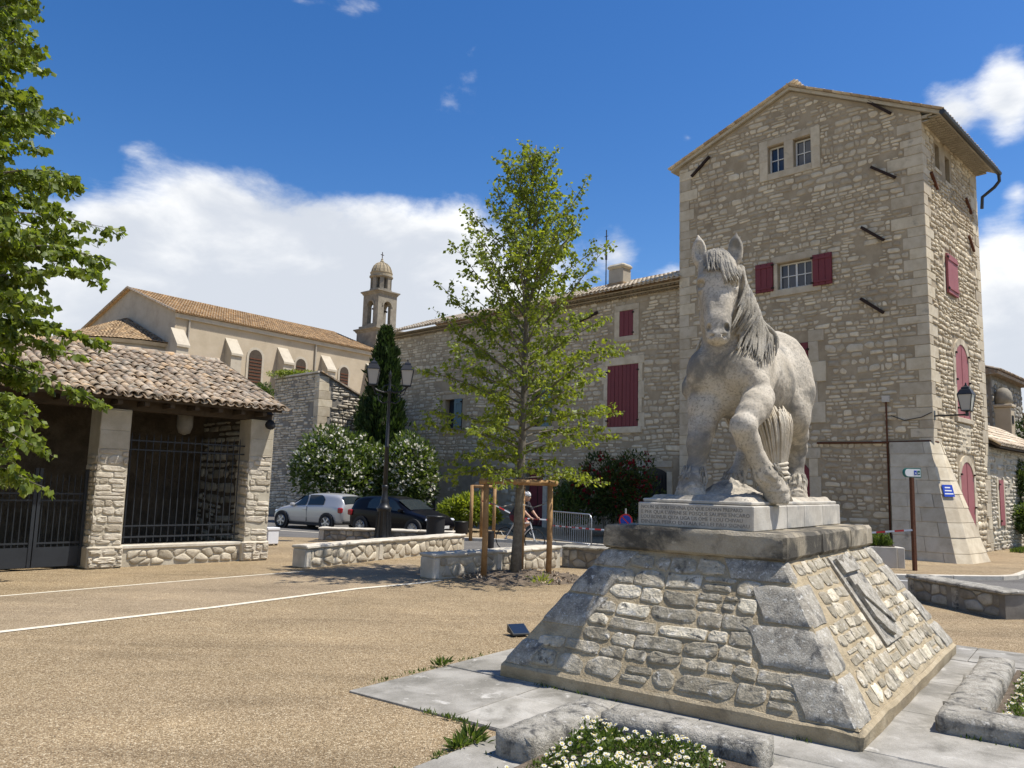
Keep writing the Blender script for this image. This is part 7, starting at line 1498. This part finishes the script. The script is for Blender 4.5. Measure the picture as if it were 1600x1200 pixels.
# ================================================================ CYCLIST
BK = thing('bicycle', 'dark road bicycle under the cyclist behind the tree guard', 'bicycle', (.36, 23.9, 0), math.atan2(-.50, .86)); r = .34
for x in (-.5, .5):
    Mw = Matrix.Translation((x, 0, r)) @ Matrix.Rotation(PI/2, 4, 'X'); m_ = MB(); m_.tube([Mw @ Vector((r*.97*math.cos(t), r*.97*math.sin(t), 0)) for t in [2*PI*k/32 for k in range(33)]], .016, 6, cap=False); wh = obj('wheel', m_, 'rubber', BK, True); m_ = MB()
    for k in range(14): m_.tube([(x, .0, r), Mw @ Vector((r*.95*math.cos(2*PI*k/14), r*.95*math.sin(2*PI*k/14), 0))], .0022, 3)
    m_.tube([(x, -.05, r), (x, .05, r)], .02, 8); obj('spokes', m_, 'galvanised', wh)
m_ = MB()
for a, b in (((-.5, 0, r), (-.08, 0, .28)), ((-.5, 0, r), (-.20, 0, .82)), ((-.08, 0, .28), (-.22, 0, .92)), ((-.08, 0, .28), (.36, 0, .70)), ((-.20, 0, .80), (.34, 0, .84)), ((.33, 0, .88), (.40, 0, .66)), ((.40, 0, .66), (.5, 0, r))): m_.tube([a, b], .02, 6)
obj('frame', m_, 'sign_white', BK); m_ = MB(); m_.tube([(.33, 0, .88), (.40, 0, .95)], .016, 6); m_.tube([(.50, -.2, .80), (.54, -.21, .90), (.48, -.21, .96), (.40, -.16, .96), (.40, .16, .96), (.48, .21, .96), (.54, .21, .90), (.50, .2, .80)], .015, 6); obj('handlebar', m_, 'trim_dark', BK); m_ = MB(); m_.box(-.34, -.08, -.06, .06, .93, .98, bev=.02); obj('saddle', m_, 'trim_dark', BK); m_ = MB(); m_.lathe([(.1, -.01), (.1, .01), (0, .01)], 18, M=Matrix.Translation((-.08, -.06, .28)) @ Matrix.Rotation(PI/2, 4, 'X')); m_.tube([(-.08, -.09, .28), (-.02, -.10, .12)], .012, 5); m_.tube([(-.08, .09, .28), (-.14, .10, .44)], .012, 5); m_.box(-.07, .05, -.16, -.09, .10, .125); m_.box(-.19, -.07, .09, .16, .43, .455); obj('crankset', m_, 'galvanised', BK)
PN = thing('person', 'cyclist in dark jersey and helmet riding toward the right', 'person', (.36, 23.9, 0), math.atan2(-.50, .86))
def person_sdf(cloth=None):
    G_ = SDF((-.55, -.42, -.02), (.72, .42, 1.80), .0125); e = .014 if cloth else 0
    hip, sh = (-.19, 1.0), (.13, 1.38)
    def torso():
        G_.cap((hip[0], 0, hip[1]+.02), (-.06, 0, 1.20), .15+e, .145+e, .05, 1.15); G_.cap((-.06, 0, 1.20), (.10, 0, 1.37), .145+e, .13+e, .05, 1.35)
        for s in (-1, 1): G_.ell((.13, s*.19, 1.39), (.075+e, .075+e, .075+e), .05); G_.cap((.13, s*.2, 1.38), (.24, s*.24, 1.22), .058+e*1.3, .05+e*1.3, .03)
    def legs(full):
        for s, kn, an in ((-1, (.17, -.11, .62), (-.06, -.115, .20)), (1, (.20, .11, .82), (-.14, .12, .52))):
            G_.cap((hip[0]+.02, s*.09, hip[1]-.01), kn if full else tuple(np.array((hip[0]+.02, s*.09, hip[1]-.01))*.28+np.array(kn)*.72), .098+e, .062 if full else .074+e, .05)
            if full: G_.cap(kn, tuple((np.array(kn)*.55+np.array(an)*.45)), .06, .056, .03); G_.cap(tuple((np.array(kn)*.55+np.array(an)*.45)), an, .056, .038, .03); G_.cap((an[0]-.03, an[1], an[2]-.05), (an[0]+.15, an[1], an[2]-.055), .038, .032, .02)
    if cloth == 'jersey': torso()
    elif cloth == 'shorts': legs(False); G_.cap((hip[0], -.06, hip[1]), (hip[0], .06, hip[1]), .12+e, .12+e, .05)
    elif cloth == 'shoes':
        for an in ((-.06, -.115, .20), (-.14, .12, .52)): G_.cap((an[0]-.04, an[1], an[2]-.055), (an[0]+.17, an[1], an[2]-.062), .046, .038, .02)
    else:
        torso(); legs(True); G_.cap((.13, 0, 1.42), (.18, 0, 1.52), .055, .052, .03); G_.ell((.21, 0, 1.60), (.10, .078, .12), .03); G_.ell((.255, 0, 1.545), (.055, .05, .06), .03); G_.cap((.305, 0, 1.60), (.325, 0, 1.575), .016, .018, .015)
        for s in (-1, 1):
            G_.cap((.13, s*.2, 1.38), (.29, s*.25, 1.16), .052, .042, .03); G_.cap((.29, s*.25, 1.16), (.47, s*.205, 1.0), .042, .028, .02); G_.ell((.50, s*.205, .99), (.045, .035, .025), .015); G_.ell((.2, s*.08, 1.6), (.02, .014, .032), .01)
            for q in range(4): G_.cap((.50+.012*q, s*(.185+.012*q), .985), (.535+.004*q, s*(.19+.012*q), .95-.003*q), .010, .009, .006)
            G_.cap((.47, s*.185, .98), (.50, s*.165, .955), .011, .009, .006)
        for y in (-.032, .032): G_.ell((.305, y, 1.615), (.014, .014, .010), .006, None, 'sub')
        G_.cap((.302, -.022, 1.53), (.302, .022, 1.53), .006, .006, .004, 1, 'sub')
    v, f = G_.mesh(); return v, f
for nm, cl_, mt in (('body', None, 'skin'), ('jersey', 'jersey', 'cloth_dark'), ('shorts', 'shorts', 'cloth_maroon'), ('shoes', 'shoes', 'trim_dark')):
    v, f = person_sdf(cl_); link(nm, mesh_from(nm, v.tolist(), f.tolist(), mt, None, True), PN)
m_ = MB(); m_.lathe([(.118, 0), (.122, .03), (.112, .08), (.08, .12), (.03, .14), (0, .142)], 18, M=Matrix.Translation((.19, 0, 1.635)) @ Matrix.Rotation(.12, 4, 'Y') @ Matrix.Diagonal((1.15, .88, 1, 1))); he = obj('helmet', m_, 'helmet_white', PN, True)
for y in (-.05, 0, .05): m_ = MB(); m_.tube([(.31, y, 1.67), (.27, y, 1.745), (.19, y, 1.783), (.09, y, 1.755)], .012, 5); obj('helmet_vent', m_, 'trim_dark', he)
m_ = MB(); m_.box(.292, .318, -.075, .075, 1.60, 1.632, bev=.008); obj('sunglasses', m_, 'trim_dark', PN)
m_ = MB(); m_.tube([(.12, -.085, 1.58), (.1, 0, 1.56), (.12, .085, 1.58)], .03, 6); obj('hair', m_, 'dark_wood', PN)
